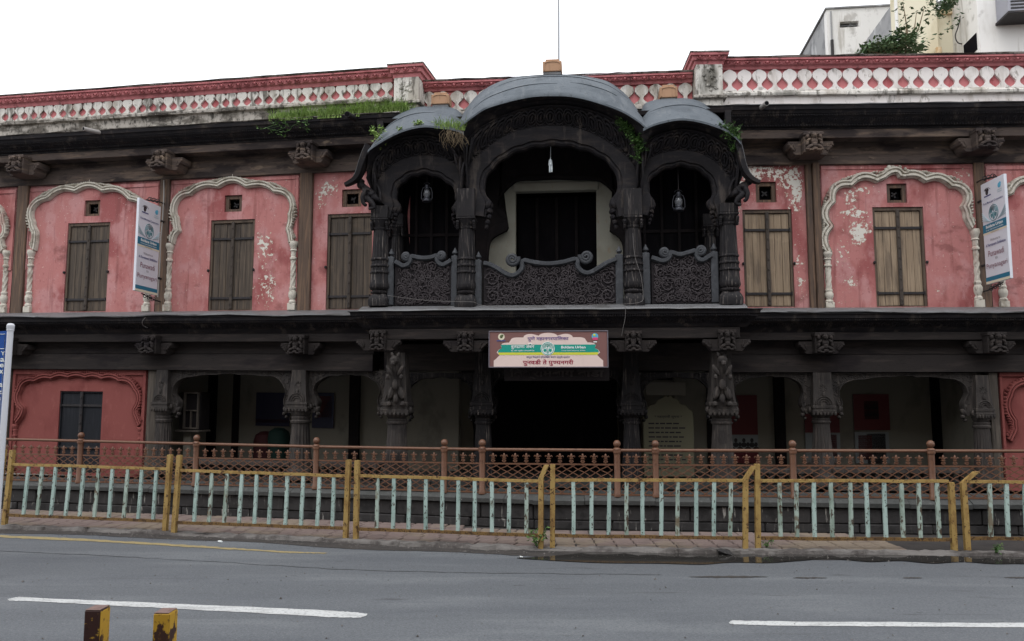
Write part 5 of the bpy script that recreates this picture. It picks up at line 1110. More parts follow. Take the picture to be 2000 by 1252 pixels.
# ---- carved balustrades
def balustrade(x0, x1, yb, top, vol, seed, n=NB + .02):
    """top: traced top rail (px); vol: volute centres with radius px and turn direction"""
    T = resample(cr(pxl(FC, top, n), 10), 80); wb = FC.w((x0 + x1) / 2, yb, n); s = FC.P(0, 2, n).y / FPX
    mb = MB(); mb.loft([[FC.P(u, wb, n - .05), FC.P(u, wb, n), FC.P(u, w, n), FC.P(u, w, n - .05)] for u, w in T], True, True)
    o = build(mb, 'balustrade_panel', m_carveback, B)
    mb = MB(); r = .045
    mb.sweep(FC, T, [(-r, n - .07), (-r, n + .02), (-r * .5, n + .06), (r * .5, n + .06), (r, n + .03), (r, n - .07)]); 
    for px_, py_, rp, dr, a0 in vol:
        u, w = FC.px(px_, py_, n); rad = rp * s; pts = []; rr_ = []
        for i in range(40):
            t = i / 39; a = a0 + dr * t * 4.2 * math.pi; q = rad * (1 - .86 * t); pts.append(FC.P(u + q * math.cos(a), w + q * math.sin(a), n + .01 + .04 * t)); rr_.append(.045 * (1 - .6 * t))
        mb.tube(pts, rr_, 8)
    build(mb, 'scrolled_top_rail', m_greyrail, o, ang=50)
    # carved foliage: mirrored scrolls and leaves in relief
    rr = random.Random(seed); mb = MB(); uc = (T[0][0] + T[-1][0]) / 2; hw = (T[-1][0] - T[0][0]) / 2
    def top_at(u):
        best = 9
        for a, b in zip(T, T[1:]):
            if min(a[0], b[0]) - .002 <= u <= max(a[0], b[0]) + .002: best = min(best, a[1], b[1])
        return best if best < 9 else T[0][1]
    def inside(u, w, m=.05): return abs(u - uc) < hw - .03 and wb + .02 < w < top_at(u) - m
    cells = []; tries = 0
    while tries < 4000:
        tries += 1; u = uc + rr.uniform(0.04, hw - .06); w = wb + rr.uniform(.05, .95); r0 = rr.choice((.125, .11, .095, .08, .065))
        if not all(inside(u + r0 * .8 * c, w + r0 * .8 * s_, .06) for c, s_ in ((1, 0), (-1, 0), (0, 1), (0, -1))): continue
        if any(math.hypot(u - a, w - b) < (r0 + c) * .92 for a, b, c in cells): continue
        cells.append((u, w, r0))
    for sg in (1, -1):
        for j, (u, w, r0) in enumerate(cells):
            dr = 1 if j % 2 else -1; a0 = j * 1.3; pts = []
            for i in range(20):
                t = i / 19; a = a0 + dr * t * 3.0 * math.pi; q = r0 * (1 - .8 * t); pts.append(FC.P(uc + sg * (u - uc + q * math.cos(a)), w + q * math.sin(a), n + .012))
            mb.tube(pts, [.014 - .006 * i / 19 for i in range(20)], 5)
            for k in range(6):
                a = a0 + k * 1.05; q = r0 * .62; mb.blob(FC, uc + sg * (u - uc + q * math.cos(a)), w + q * math.sin(a), n + .008, r0 * .24, r0 * .12, .024, -sg * a, 5, 3)
            mb.blob(FC, uc + sg * (u - uc), w, n + .005, .02, .02, .02, 0, 6, 3)
        for k in range(int(hw * 620)):
            u = rr.uniform(.0, hw - .05); w = wb + rr.uniform(.03, 1.0)
            if not inside(uc + u, w, .05) or any(math.hypot(uc + u - a, w - b) < c * .9 for a, b, c in cells): continue
            a, b, c = min(cells, key=lambda q_: math.hypot(uc + u - q_[0], w - q_[1]) - q_[2]); an = math.atan2(w - b, uc + u - a) + 1.2 + rr.uniform(-.3, .3)
            mb.blob(FC, uc + sg * u, w, n + .006, .05, .012, .02, -sg * an, 6, 3)
        for (a, b, c), (a2, b2, c2) in zip(cells, cells[1:]):
            if math.hypot(a - a2, b - b2) > .5: continue
            mx, mz = (a + a2) / 2 + (b2 - b) * .35, (b + b2) / 2 - (a2 - a) * .35
            pts = [(a + (a2 - a) * t + (mx - (a + a2) / 2) * math.sin(math.pi * t), b + (b2 - b) * t + (mz - (b + b2) / 2) * math.sin(math.pi * t)) for t in [q_ / 8 for q_ in range(9)]]
            if all(inside(x, z, .05) for x, z in pts): mb.tube([FC.P(uc + sg * (x - uc), z, n + .008) for x, z in pts], .011, 5)
    build(mb, 'carved_foliage', m_carve, o, kind='stuff', ang=60)
    return o
balustrade(774, 881, 597, [(772, 512), (780, 516), (788, 520), (797, 517), (803, 509), (804, 502), (818, 504), (830, 505), (845, 503), (853, 500), (853, 507), (858, 515), (866, 518), (876, 513), (882, 509)], [(794, 501, 8, -1, .2), (862, 499, 8, 1, 3.0)], 31)
balustrade(946, 1204, 598, [(945, 515), (956, 517), (972, 525), (986, 534), (1000, 539), (1012, 534), (1020, 524), (1022, 510), (1036, 512), (1054, 515), (1075, 516), (1100, 513), (1126, 507), (1128, 521), (1137, 531), (1150, 534), (1168, 525), (1186, 514), (1204, 507)], [(1001, 507, 12, -1, .4), (1145, 502, 12, 1, 2.8)], 32)
balustrade(1274, 1388, 592, [(1272, 504), (1282, 507), (1292, 510), (1302, 508), (1309, 500), (1310, 494), (1328, 498), (1345, 494), (1358, 491), (1360, 500), (1366, 508), (1375, 508), (1382, 503), (1390, 499)], [(1298, 493, 9, -1, .2), (1368, 489, 9, 1, 3.0)], 33)
for x, yt, yb, hw in ((763, 502, 597, 7), (888, 500, 598, 6.5), (934, 508, 600, 7), (1210, 497, 598, 7.5), (1262, 494, 595, 7.5), (1396, 492, 592, 7)):
    n = NB + .0; u = FC.u(x, 550, n); s = FC.P(0, 2, n).y / FPX; w0, w1 = FC.w(x, yb, n), FC.w(x, yt, n); h = hw * s
    mb = MB(); mb.box(FC, u - h, u + h, w0, w1, n - .09, n + .05, .015); o = build(mb, 'balustrade_post', m_greyrail, B)
    mb = MB(); mb.lathe(FC, u, n - .02, [(0, w1), (.03, w1), (.022, w1 + .02), (.05, w1 + .05), (.05, w1 + .07), (.03, w1 + .1), (.008, w1 + .15), (0, w1 + .15)], 12); build(mb, 'post_finial', m_greyrail, o)
# ================================================================== brown railing on the plinth
RO = .08
railY = [(20, 858, 886, 933), (700, 874.5, 901, 955), (1065, 879.5, 907, 962), (1900, 881, 911, 966)]
SEGF = SEG
def seg_for(px):
    return SEGF[0] if px < 690 else (SEGF[1] if px < 1065 else SEGF[2])
def rail_z(px, k):
    a = railY
    for p, q in zip(a, a[1:]):
        if px <= q[0]: break
    t = (px - p[0]) / (q[0] - p[0]); y = p[k] + (q[k] - p[k]) * t
    f = seg_for(px); u, w = f.px(px, y, -RO); return f.P(u, w, -RO)
RP = [-92, 158, 384, 618, 868, 942, 1205, 1280, 1548, 1818, 2095]
rail_parent = thing('railing', rail_z(1000, 3), 'long brown painted metal railing with ball topped posts along the stone plinth', 'railing')
ZB = .545
up = Vector((0, 0, 1))
def ornate_post(px):
    t = rail_z(px, 1); x, y = t.x, t.y; z = t.z; mb = MB(); f = Frame(x, y, 0)
    mb.lathe(f, 0, 0, [(0, ZB), (.062, ZB), (.062, ZB + .05), (.05, ZB + .07), (.05, z - .05), (.06, z - .045), (.066, z - .02), (.06, z + .0), (.066, z + .02), (.05, z + .04), (.034, z + .05), (0, z + .05)], 18)
    o = build(mb, 'railing_post', m_rail, rail_parent)
    mb = MB(); mb.blob(f, 0, z + .105, 0, .06, .06, .06, 0, 16, 10); build(mb, 'ball_finial', m_rail, o)
for p in RP: ornate_post(p)
mfl = MB()
mfl.tube([(0, 0, 0), (0, 0, .05)], .007, 6); mfl.blob(None, 0, .105, 0, .016, .042, .012, 0, 8, 5); mfl.blob(None, 0, .045, 0, .024, .009, .016); mfl.blob(None, 0, .068, 0, .03, .008, .014); mfl.blob(None, 0, .018, 0, .02, .008, .014)
for sg in (-1, 1): mfl.tube([(sg * .004, 0, .07), (sg * .018, 0, .1), (sg * .034, 0, .112), (sg * .042, 0, .1), (sg * .038, 0, .09)], [.006, .008, .009, .007, .004], 5); mfl.blob(None, sg * .016, .03, 0, .012, .012, .01)
ME_FLEUR = mfl.mesh('fleur_finial', m_rail)
nfl = nl = 0
for a, b in zip(RP, RP[1:]):
    A, Bq = rail_z(a, 1), rail_z(b, 1); L = Vector((Bq.x - A.x, Bq.y - A.y, 0)).length; d = Vector((Bq.x - A.x, Bq.y - A.y, 0)).normalized()
    n_ = Vector((d.y, -d.x, 0)); mb = MB(); mb.tube([A + d * .0, A.lerp(Bq, .5), Bq], .026, 12); build(mb, 'top_rail', m_rail, rail_parent)
    ma, mbb = rail_z(a, 2), rail_z(b, 2)
    for z0, z1, r in ((ma.z, mbb.z, .012), (ZB + .03, ZB + .03, .012)):
        p, q = Vector((A.x, A.y, z0)), Vector((Bq.x, Bq.y, z1)); mb = MB()
        mb.loft([[p + n_ * r + up * r, p + n_ * r - up * r, p - n_ * r - up * r, p - n_ * r + up * r], [q + n_ * r + up * r, q + n_ * r - up * r, q - n_ * r - up * r, q - n_ * r + up * r]], True, True); build(mb, 'flat_rail', m_rail, rail_parent)
    ang = math.atan2(d.y, d.x); k = max(3, round((L - .14) / .18))
    for i in range(k):
        t = (.09 + (L - .18) * (i + .5) / k) / L; p = A.lerp(Bq, t); p.z = ma.z + (mbb.z - ma.z) * t + .01; nfl += 1
        put('fleur_finial', ME_FLEUR, Matrix.Translation(p) @ Matrix.Rotation(ang, 4, 'Z') @ Matrix.Diagonal((1.35, 1.35, 1.12, 1)), rail_parent)
    H = (ma.z + mbb.z) / 2 - ZB - .03; per = .18; c = 2 * (L - .12) / max(1, round(2 * (L - .12) / (2 * per)))
    # diamond lattice of flat strips, slightly wavy like the cast panels
    slope = per * 4.4; x0 = .06; kx = round((L - .12 + slope) / per)
    for sg in (1, -1):
        for i in range(kx + 1):
            s0 = -slope + per * i + .03
            lo, hi = max(0, -s0 / slope), min(1, (L - .12 - s0) / slope)
            if hi - lo < .12: continue
            pts = []
            for j in range(7):
                t = lo + (hi - lo) * j / 6; xx = s0 + slope * t + .015 * math.sin(t * 9 * math.pi)
                zt = ZB + .04 + (H - .02) * (t if sg > 0 else 1 - t)
                pts.append(Vector((A.x, A.y, 0)) + d * (x0 + xx) + n_ * (.004 * sg) + up * zt)
            rows = [[p + n_ * .004 + up * .0085, p + n_ * .004 - up * .0085, p - n_ * .004 - up * .0085, p - n_ * .004 + up * .0085] for p in pts]
            mb = MB(); mb.loft(rows, True, True); nl += 1
            build(mb, 'lattice_strip', m_rail, rail_parent)
print('fleurs', nfl, 'lattice', nl)

# ================================================================== yellow and mint kerb barriers
def barrier(Ls, Rs, tops, bots, label, nb=10, first=.115, last=.925):
    """Ls / Rs: pixel polylines bottom -> top of each post; tops / bots: y of rails at the two posts"""
    def base(p): return ground(p[0], p[1], .02)
    gl, gr = base(Ls[0]), base(Rs[0])
    t = thing('kerb_barrier', lerp(gl, gr, .5), label, 'barrier', 'yellow and mint green barriers along the kerb')
    def postm(poly, g):
        pts = [atY(x, y, g.y) for x, y in poly]; pts[0].z = -.02; h = .034; rows = []
        dv = Vector((gr.x - gl.x, gr.y - gl.y, 0)).normalized(); nv = Vector((dv.y, -dv.x, 0))
        for p in pts: rows.append([p + dv * h + nv * h, p + dv * h - nv * h, p - dv * h - nv * h, p - dv * h + nv * h])
        mb = MB(); mb.loft(rows, True, True); return build(mb, 'post', m_yellow, t), pts, dv, nv
    pl_, lp, dv, nv = postm(Ls, gl); pr_, rp, _, _ = postm(Rs, gr)
    def on(pts, z):
        for a, b in zip(pts, pts[1:]):
            if z <= b.z: break
        q = (z - a.z) / (b.z - a.z); return a + (b - a) * q
    def rail(yl, yr, name, hh, mat):
        a = atY(on(lp, .8).x * 0 + Ls[0][0], yl, gl.y); b = atY(Rs[0][0], yr, gr.y); a = on(lp, a.z); b = on(rp, b.z)
        rows = []
        for k in range(9):
            p = a.lerp(b, k / 8) + up * random.uniform(-.004, .004); h = .021
            rows.append([p + nv * h + up * hh, p + nv * h - up * hh, p - nv * h - up * hh, p - nv * h + up * hh])
        rows[0] = [p + dv * .036 for p in rows[0]]; rows[-1] = [p - dv * .036 for p in rows[-1]]
        mb = MB(); mb.loft(rows, True, True); build(mb, name, mat, t); return a, b
    ta, tb = rail(*tops, 'top_rail', .020, m_yellow); ba, bb = rail(*bots, 'bottom_rail', .022, m_yellowdk)
    for i in range(nb):
        q = first + (last - first) * i / (nb - 1) + random.uniform(-.004, .004)
        p1, p0 = ta.lerp(tb, q + random.uniform(-.003, .003)) - up * .0205, ba.lerp(bb, q) + up * .0225; h = .026; rows = []
        for p in (p0, p0.lerp(p1, .5) + dv * random.uniform(-.004, .004), p1): rows.append([p + dv * h + nv * .016, p + dv * h - nv * .016, p - dv * h - nv * .016, p - dv * h + nv * .016])
        mb = MB(); mb.loft(rows, True, True); build(mb, 'bar', m_mint2 if random.random() < .3 else m_mint, t)
    return t
barrier([(-345, 1010), (-318, 868)], [(-12, 1026), (8, 878)], (890, 905), (988, 1000), 'yellow and mint barrier cut off by the left edge beside the blue board', 10)
barrier([(8, 1029), (25, 879)], [(322, 1040), (332.5, 888)], (907, 915.5), (1006, 1018), 'yellow and mint barrier before the red bay with the dark door', 10)
barrier([(339.5, 1042), (351, 889)], [(675, 1055), (681, 898)], (918, 930), (1020, 1032), 'yellow and mint barrier before the two open arches left of the porch', 10)
barrier([(695, 1056), (698, 899)], [(1056.5, 1070), (1057, 934), (1068, 908)], (929, 940), (1033, 1045.5), 'yellow and mint barrier before the porch with a weed at its bent right post', 10)
barrier([(1079, 1070), (1079.5, 907)], [(1455.5, 1075), (1456, 935), (1472, 910)], (937.5, 938), (1046, 1051), 'yellow and mint barrier before the pale notice board, its right post bent', 10)
barrier([(1480.5, 1075), (1478.5, 906)], [(1864, 1077), (1857, 942)], (938.5, 940), (1051, 1054), 'yellow and mint barrier before the widest arch with its right post cut short', 10)
barrier([(1890, 1077), (1881, 943), (1907, 921)], [(2296, 1082), (2282, 915)], (940.5, 944), (1051, 1056), 'yellow and mint barrier at the right edge with its left post folded over', 10)
# foreground posts of the near barrier
def fgpost(xl, xr, ytop, xs, label, m1, m2):
    Y = 2.85; a = atY(xl, ytop, Y); b = atY(xr, ytop, Y); w = b.x - a.x; fr_w = w * (xs - xl) / (xr - xl); dp = .072; f = Frame(a.x, Y, 0)
    t = thing('barrier_post', (f.O.x, f.O.y, 0), label, 'post', 'square steel posts of the near barrier')
    mb = MB(); mb.box(f, 0, fr_w, 0, a.z, -dp, 0, .003); build(mb, 'shaft', m1, t)
    mb = MB(); mb.box(f, .001, fr_w - .001, a.z + .001, a.z + .003, -dp + .001, -.001, .001); build(mb, 'cap_plate', m_rust, t)
    mb = MB(); mb.box(f, fr_w + .0005, fr_w + .002, .0, a.z - .004, -dp + .003, -.004, .0005); build(mb, 'painted_side', m2, t)
m_rust = M('rusted_brown_steel', hexlin(112, 90, 84), [((30, 30, 30), .5, .68, hexlin(88, 66, 60), .8), ((60, 60, 60), .58, .7, hexlin(140, 108, 92), .6)], .7, ((80, 80, 80), .3, .002), .3)
m_fg1 = M('peeling_yellow_on_maroon', hexlin(54, 32, 28), [((30, 30, 30), .64, .68, hexlin(150, 120, 44), 1), ((60, 60, 30), .6, .68, hexlin(34, 22, 20), .9)], .6, ((70, 70, 70), .3, .002), .3)
m_fg2 = M('worn_yellow_on_brown', hexlin(176, 138, 44), [((16, 16, 12), .56, .61, hexlin(58, 36, 28), 1), ((50, 50, 30), .56, .64, hexlin(110, 78, 36), .8)], .6, ((70, 70, 70), .3, .002), .3)
fgpost(165, 214, 1193, 195, 'dark maroon square post with peeling yellow side at the bottom left edge', m_fg1, m_fg2)
fgpost(299.5, 347, 1199, 330, 'mostly yellow square post with rust patches beside the dark maroon post', m_fg2, m_fg2)

# ================================================================== signs
def text_mesh(body, size, align='CENTER', bold=0.0, cut=None, extr=.0):
    c = bpy.data.curves.new('lettering', 'FONT'); c.body = body; c.size = size; c.align_x = align; c.align_y = 'CENTER'; c.offset = bold; c.extrude = extr; c.resolution_u = 3
    o = bpy.data.objects.new('lettering', c); col.objects.link(o); bpy.context.view_layer.update()
    me = bpy.data.meshes.new_from_object(o.evaluated_get(bpy.context.evaluated_depsgraph_get())); bpy.data.objects.remove(o); bpy.data.curves.remove(c)
    if cut is not None:
        bm = bmesh.new(); bm.from_mesh(me); bmesh.ops.bisect_plane(bm, geom=bm.verts[:] + bm.edges[:] + bm.faces[:], plane_co=(cut, 0, 0), plane_no=(1, 0, 0), clear_outer=True); bm.to_mesh(me); bm.free()
    return me
def merge_text(chunks, size, bold):
    """chunks: (string, cut fraction or None) set one after another; visual order, no shaping needed"""
    vs, fs, x = [], [], 0
    for s, cutf in chunks:
        me = text_mesh(s, size, 'LEFT', bold); w = max(v.co.x for v in me.vertices) if me.vertices else 0
        if cutf: me = text_mesh(s, size, 'LEFT', bold, w * cutf); w *= cutf
        o = len(vs); vs += [(v.co.x + x, v.co.y) for v in me.vertices]; fs += [tuple(i + o for i in p.vertices) for p in me.polygons]
        x += w + size * .012
    return vs, fs
def lettering(parent, fr, chunks, u, w, n, width, height, mat, bold=.0, align=0):
    if isinstance(chunks, str): chunks = [(chunks, None)]
    vs, fs = merge_text(chunks, 1.0, bold)
    x0, x1 = min(v[0] for v in vs), max(v[0] for v in vs); y0, y1 = min(v[1] for v in vs), max(v[1] for v in vs)
    sx, sy = width / (x1 - x0), height / (y1 - y0); mb = MB()
    mb.add([fr.P(u + (x - (x0 + x1) / 2) * sx, w + (y - (y0 + y1) / 2) * sy, n) for x, y in vs], fs)
    return build(mb, 'lettering', mat, parent)
def disc(fr, u, w, n, r, k=28, r2=None): 
    mb = MB(); mb.add([fr.P(u + r * math.cos(2 * math.pi * i / k), w + (r2 or r) * math.sin(2 * math.pi * i / k), n) for i in range(k)], [tuple(range(k))]); return mb
def poly(fr, pts, n): mb = MB(); mb.add([fr.P(u, w, n) for u, w in pts], [tuple(range(len(pts)))]); return mb
def emblem_hands(parent, fr, u, w, n, r, mat, ring=True):
    """round tree-in-hands society emblem: ring, inner arcs, two cupped palms, three stems"""
    mb = MB()
    if ring: mb.tube([fr.P(u + r * math.cos(a), w + r * math.sin(a), n) for a in [2 * math.pi * i / 32 for i in range(33)]], r * .045, 4)
    for q in (.78, .6, .42): mb.tube([fr.P(u + r * q * math.cos(a), w + r * .12 + r * q * .85 * math.sin(a), n) for a in [-.15 + (math.pi + .3) * i / 20 for i in range(21)]], r * .04, 4)
    for sg in (-1, 1): mb.add([fr.P(u + sg * r * a, w + r * b, n + .001) for a, b in ((.12, -.2), (.3, -.08), (.62, -.05), (.72, -.22), (.6, -.5), (.42, -.62), (.3, -.45))], [tuple(range(7))])
    for a in (-.25, 0, .25): mb.tube([fr.P(u + r * a * .4, w - r * .8, n), fr.P(u + r * a, w + r * .1, n)], r * .04, 4)
    mb.blob(fr, u, w + r * .3, n, r * .12, r * .12, .002, 0, 8, 4)
    return build(mb, 'emblem', mat, parent)
ink_p = flat('purple_print', hexlin(86, 58, 130)); ink_m = flat('maroon_print', hexlin(150, 42, 66)); ink_w = flat('white_print', hexlin(228, 232, 230)); ink_g = flat('grey_print', hexlin(120, 116, 124)); ink_b = flat('blue_print', hexlin(78, 82, 130)); ink_k = flat('black_print', hexlin(46, 40, 48)); ink_t = flat('teal_print', hexlin(22, 148, 132)); ink_y = flat('lime_print', hexlin(206, 208, 70)); ink_r = flat('rose_beige_print', hexlin(222, 200, 192)); ink_br = flat('brown_print', hexlin(124, 88, 84)); ink_o = flat('orange_print', hexlin(220, 150, 90)); ink_bl = flat('petrol_print', hexlin(32, 112, 140)); ink_sand = flat('sand_print', hexlin(222, 214, 190)); ink_db = flat('pale_print', hexlin(176, 196, 204)); ink_c = flat('cyan_print', hexlin(90, 170, 200)); ink_pk = flat('pink_print', hexlin(212, 70, 120))
def centre_banner():
    n = NB + .32; f = FC
    u0, u1, w0, w1 = rect_px(f, 956.5, 648, 1186, 716, n); W, H = u1 - u0, w1 - w0; X = lambda a: u0 + W * a; Z = lambda b: w0 + H * b
    t = thing('exhibition_banner', f.P((u0 + u1) / 2, w0, n), 'brown and cream printed banner with green band hung under the balcony', 'banner')
    mb = MB(); mb.box(f, u0, u1, w0, w1, n - .03, n, .004); build(mb, 'panel', ink_br, t)
    mb = MB(); b = .018
    mb.box(f, u0 - b, u1 + b, w1 + .001, w1 + b, n - .035, n + .012); mb.box(f, u0 - b, u1 + b, w0 - b, w0 - .001, n - .035, n + .012); mb.box(f, u0 - b, u0 - .001, w0, w1, n - .035, n + .012); mb.box(f, u1 + .001, u1 + b, w0, w1, n - .035, n + .012); build(mb, 'frame', flat('grey_frame', hexlin(110, 104, 112)), t)
    lob = []
    def arc(cx, cz, rx, rz, a0, a1, k=8): return [(X(cx + rx * math.cos(R(a0 + (a1 - a0) * i / k))), Z(cz + rz * math.sin(R(a0 + (a1 - a0) * i / k)))) for i in range(k + 1)]
    left = [(X(.035), Z(.0)), (X(.035), Z(.17)), (X(.06), Z(.24)), (X(.085), Z(.33)), (X(.06), Z(.4)), (X(.075), Z(.48)), (X(.105), Z(.53)), (X(.095), Z(.6))] + arc(.155, .63, .055, .06, 160, 80, 6) + arc(.235, .76, .055, .08, 180, 80) + arc(.35, .84, .06, .1, 180, 70) + arc(.5, .87, .08, .1, 170, 90)
    right = [(2 * X(.5) - a, b_) for a, b_ in left[::-1]]
    build(poly(f, left + right[1:], n + .003), 'cream_field', ink_r, t)
    build(poly(f, [(X(.07), Z(.41)), (X(.93), Z(.41)), (X(.925), Z(.47)), (X(.895), Z(.53)), (X(.905), Z(.63)), (X(.095), Z(.63)), (X(.105), Z(.53)), (X(.075), Z(.47))], n + .006), 'green_band', ink_t, t)
    build(poly(f, [(X(.08), Z(.335)), (X(.92), Z(.335)), (X(.925), Z(.405)), (X(.075), Z(.405))], n + .006), 'lime_band', ink_y, t)
    build(disc(f, X(.497), Z(.515), n + .008, .115), 'emblem_disc', ink_w, t); emblem_hands(t, f, X(.497), Z(.515), n + .010, .1, ink_t)
    lettering(t, f, 'पुणे महानगरपाि' + 'लका', X(.5), Z(.8), n + .007, W * .35, H * .15, ink_p, .012)
    lettering(t, f, 'बुलढाणा अब' + 'न', X(.283), Z(.555), n + .009, W * .2, H * .115, ink_w, .012)
    mb = MB(); mb.tube([f.P(X(.349) + H * .05 * math.cos(a), Z(.612) + H * .045 * math.sin(a), n + .009) for a in [.2 + 2.6 * i / 8 for i in range(9)]], .007, 4); build(mb, 'lettering', ink_w, t)
    lettering(t, f, 'Buldana Urban', X(.715), Z(.555), n + .009, W * .205, H * .075, ink_w, .03)
    lettering(t, f, 'को ऑप क्रेिडट सोसायटी िल', X(.283), Z(.455), n + .009, W * .2, H * .05, ink_w, .01)
    lettering(t, f, 'Co-op. Credit Society Ltd., Buldana', X(.715), Z(.455), n + .009, W * .2, H * .04, ink_w, .01)
    lettering(t, f, 'समृद्ध िवश्वाचे ऐितहािसक कायम स्वरुपी प्रदशन', X(.5), Z(.27), n + .007, W * .37, H * .075, ink_b, .012)
    lettering(t, f, [('पुनवडी ते पु', None), ('ण', .62), ('यनगरी', None)], X(.5), Z(.115), n + .007, W * .43, H * .185, ink_m, .02)
    for x_, c_ in ((.1, ink_o), (.898, ink_c)):
        build(disc(f, X(x_), Z(.86), n + .003, .055, 20), 'crest_disc', ink_sand if c_ is ink_o else ink_c, t)
    mb = MB(); mb.blob(f, X(.1), Z(.87), n + .006, .025, .03, .002); mb.blob(f, X(.108), Z(.9), n + .006, .022, .016, .002); build(mb, 'crest_figure', flat('green_print', hexlin(84, 96, 60)), t)
    build(poly(f, [(X(.06), Z(.73)), (X(.135), Z(.73)), (X(.135), Z(.765)), (X(.06), Z(.765))], n + .006), 'crest_caption', ink_b, t)
    build(poly(f, [(X(.878), Z(.76)), (X(.92), Z(.76)), (X(.92), Z(.83)), (X(.878), Z(.83))], n + .006), 'crest_caption', ink_pk, t)
    mb = MB(); mb.blob(f, X(.893), Z(.9), n + .006, .02, .02, .002); build(mb, 'crest_figure', ink_y, t)
    build(poly(f, [(X(.885), Z(.69)), (X(.915), Z(.69)), (X(.915), Z(.72)), (X(.885), Z(.72))], n + .006), 'crest_caption', ink_w, t)
centre_banner()
# dark painted name board half hidden behind the banner
n_ = NB + .1
t = thing('name_board', FC.P(*FC.px(1085, 740, n_), n_), 'dark timber name board with faint dark lettering below the banner', 'board')
u0, u1, w0, w1 = rect_px(FC, 985, 702, 1190, 744, n_); mb = MB(); mb.box(FC, u0, u1, w0, w1, n_ - .04, n_, .005); build(mb, 'panel', m_darkint, t)
lettering(t, FC, 'िवश्रामबाग वाडा', (u0 + u1) / 2, w0 + (w1 - w0) * .34, n_ + .004, (u1 - u0) * .9, (w1 - w0) * .55, m_beamlow, .03)
def hang_sign(pTL, pTR, pBR, pBL, fr, label, wallx, outer_left):
    """projecting board: outer and inner edges traced in pixels; plane runs out from the wall"""
    nw, no = .22, .95
    inn = [pTR, pBR] if outer_left else [pTL, pBL]; out = [pTL, pBL] if outer_left else [pTR, pBR]
    ui = fr.u(*inn[0], nw); a = fr.P(*fr.px(*inn[0], nw), nw); a2 = fr.P(*fr.px(*inn[1], nw), nw)
    b = fr.P(*fr.px(*out[0], no), no); b2 = fr.P(*fr.px(*out[1], no), no)
    H = ((a.z - a2.z) + (b.z - b2.z)) / 2; zt = (a.z + b.z) / 2; zb = zt - H
    if outer_left: p, q = b, a
    else: p, q = a, b
    f = frame2(Vector((p.x, p.y, 0)), Vector((q.x, q.y, 0))); W = math.hypot(q.x - p.x, q.y - p.y); X = lambda x: W * x; Z = lambda y: zb + H * y
    t = thing('hanging_sign', Vector(((p.x + q.x) / 2, (p.y + q.y) / 2, zb)), label, 'sign', 'white exhibition signs projecting from the front')
    mb = MB(); mb.box(f, 0, W, zb, zt, -.05, 0, .004); build(mb, 'panel', flat('white_sign_face', hexlin(214, 216, 224)), t)
    build(poly(f, [(X(.0), Z(.505)), (X(1), Z(.505)), (X(1), Z(.585)), (X(0), Z(.585))], .003), 'petrol_band', ink_bl, t); build(poly(f, [(0, Z(.485)), (W, Z(.485)), (W, Z(.503)), (0, Z(.503))], .003), 'sand_band', ink_sand, t)
    build(poly(f, [(0, Z(.025)), (W, Z(.025)), (W, Z(.065)), (0, Z(.065))], .003), 'petrol_band', ink_bl, t); build(poly(f, [(0, Z(0)), (W, Z(0)), (W, Z(.023)), (0, Z(.023))], .003), 'sand_band', ink_sand, t)
    for k in range(5):
        for sg in (-1, 1): mb = MB(); mb.tube([f.P(X(.5 + sg * (.16 + .34 * s)), Z(.63 + .1 * (k / 5) * s ** 1.4 - .03 * (1 - s)), .003) for s in (0, .33, .66, 1)], .006, 4); build(mb, 'ray', ink_db, t)
    emblem_hands(t, f, X(.5), Z(.675), .005, W * .19, flat('teal_grey_print', hexlin(84, 128, 136)))
    for a_, y_, w_, h_, ink, bd in (('Pune Municipal Corporation', .79, .84, .028, ink_b, .012), ('&', .755, .05, .018, ink_g, 0), ('Buldana Urban', .558, .72, .03, ink_w, .03), ('Co-op. Credit Society Ltd., Buldana', .523, .74, .018, ink_w, .01), ('Welcome to', .42, .42, .024, ink_g, .0), ('A Permanent Exhibition', .375, .84, .028, ink_b, .016), ('Punawadi', .29, .66, .058, ink_g2, .005), ('to', .235, .1, .024, ink_g, 0), ('Punyanagari', .165, .88, .062, ink_g2, .005), ('www.buldanaurban', .494, .34, .009, ink_k, 0)):
        lettering(t, f, a_, X(.5), Z(y_), .0055, W * w_, H * h_, ink, bd)
    mb = MB(); mb.blob(f, X(.26), Z(.9), .004, W * .06, H * .03, .002); mb.blob(f, X(.3), Z(.92), .004, W * .05, H * .014, .002, .5); mb.blob(f, X(.22), Z(.925), .004, W * .03, H * .012, .002); mb.tube([f.P(X(.28 + .14 * math.cos(a)), Z(.905 + .035 * math.sin(a)), .004) for a in [.3 + 2.4 * i / 10 for i in range(11)]], .004, 4); build(mb, 'crest_figure', ink_k, t)
    build(poly(f, [(X(.13), Z(.855)), (X(.43), Z(.855)), (X(.43), Z(.868)), (X(.13), Z(.868))], .003), 'crest_caption', ink_b, t)
    mb = MB(); mb.blob(f, X(.8), Z(.915), .004, W * .07, H * .026, .002); mb.blob(f, X(.84), Z(.935), .004, W * .04, H * .01, .002, .4); build(mb, 'crest_figure', ink_c, t)
    mb = MB()
    for k_ in (.868, .85): mb.add([f.P(X(a), Z(k_ + b), .003) for a, b in ((.7, 0), (.9, 0), (.9, .008), (.7, .008))], [(0, 1, 2, 3)])
    build(mb, 'crest_caption', ink_db, t)
    wi = W if outer_left else 0
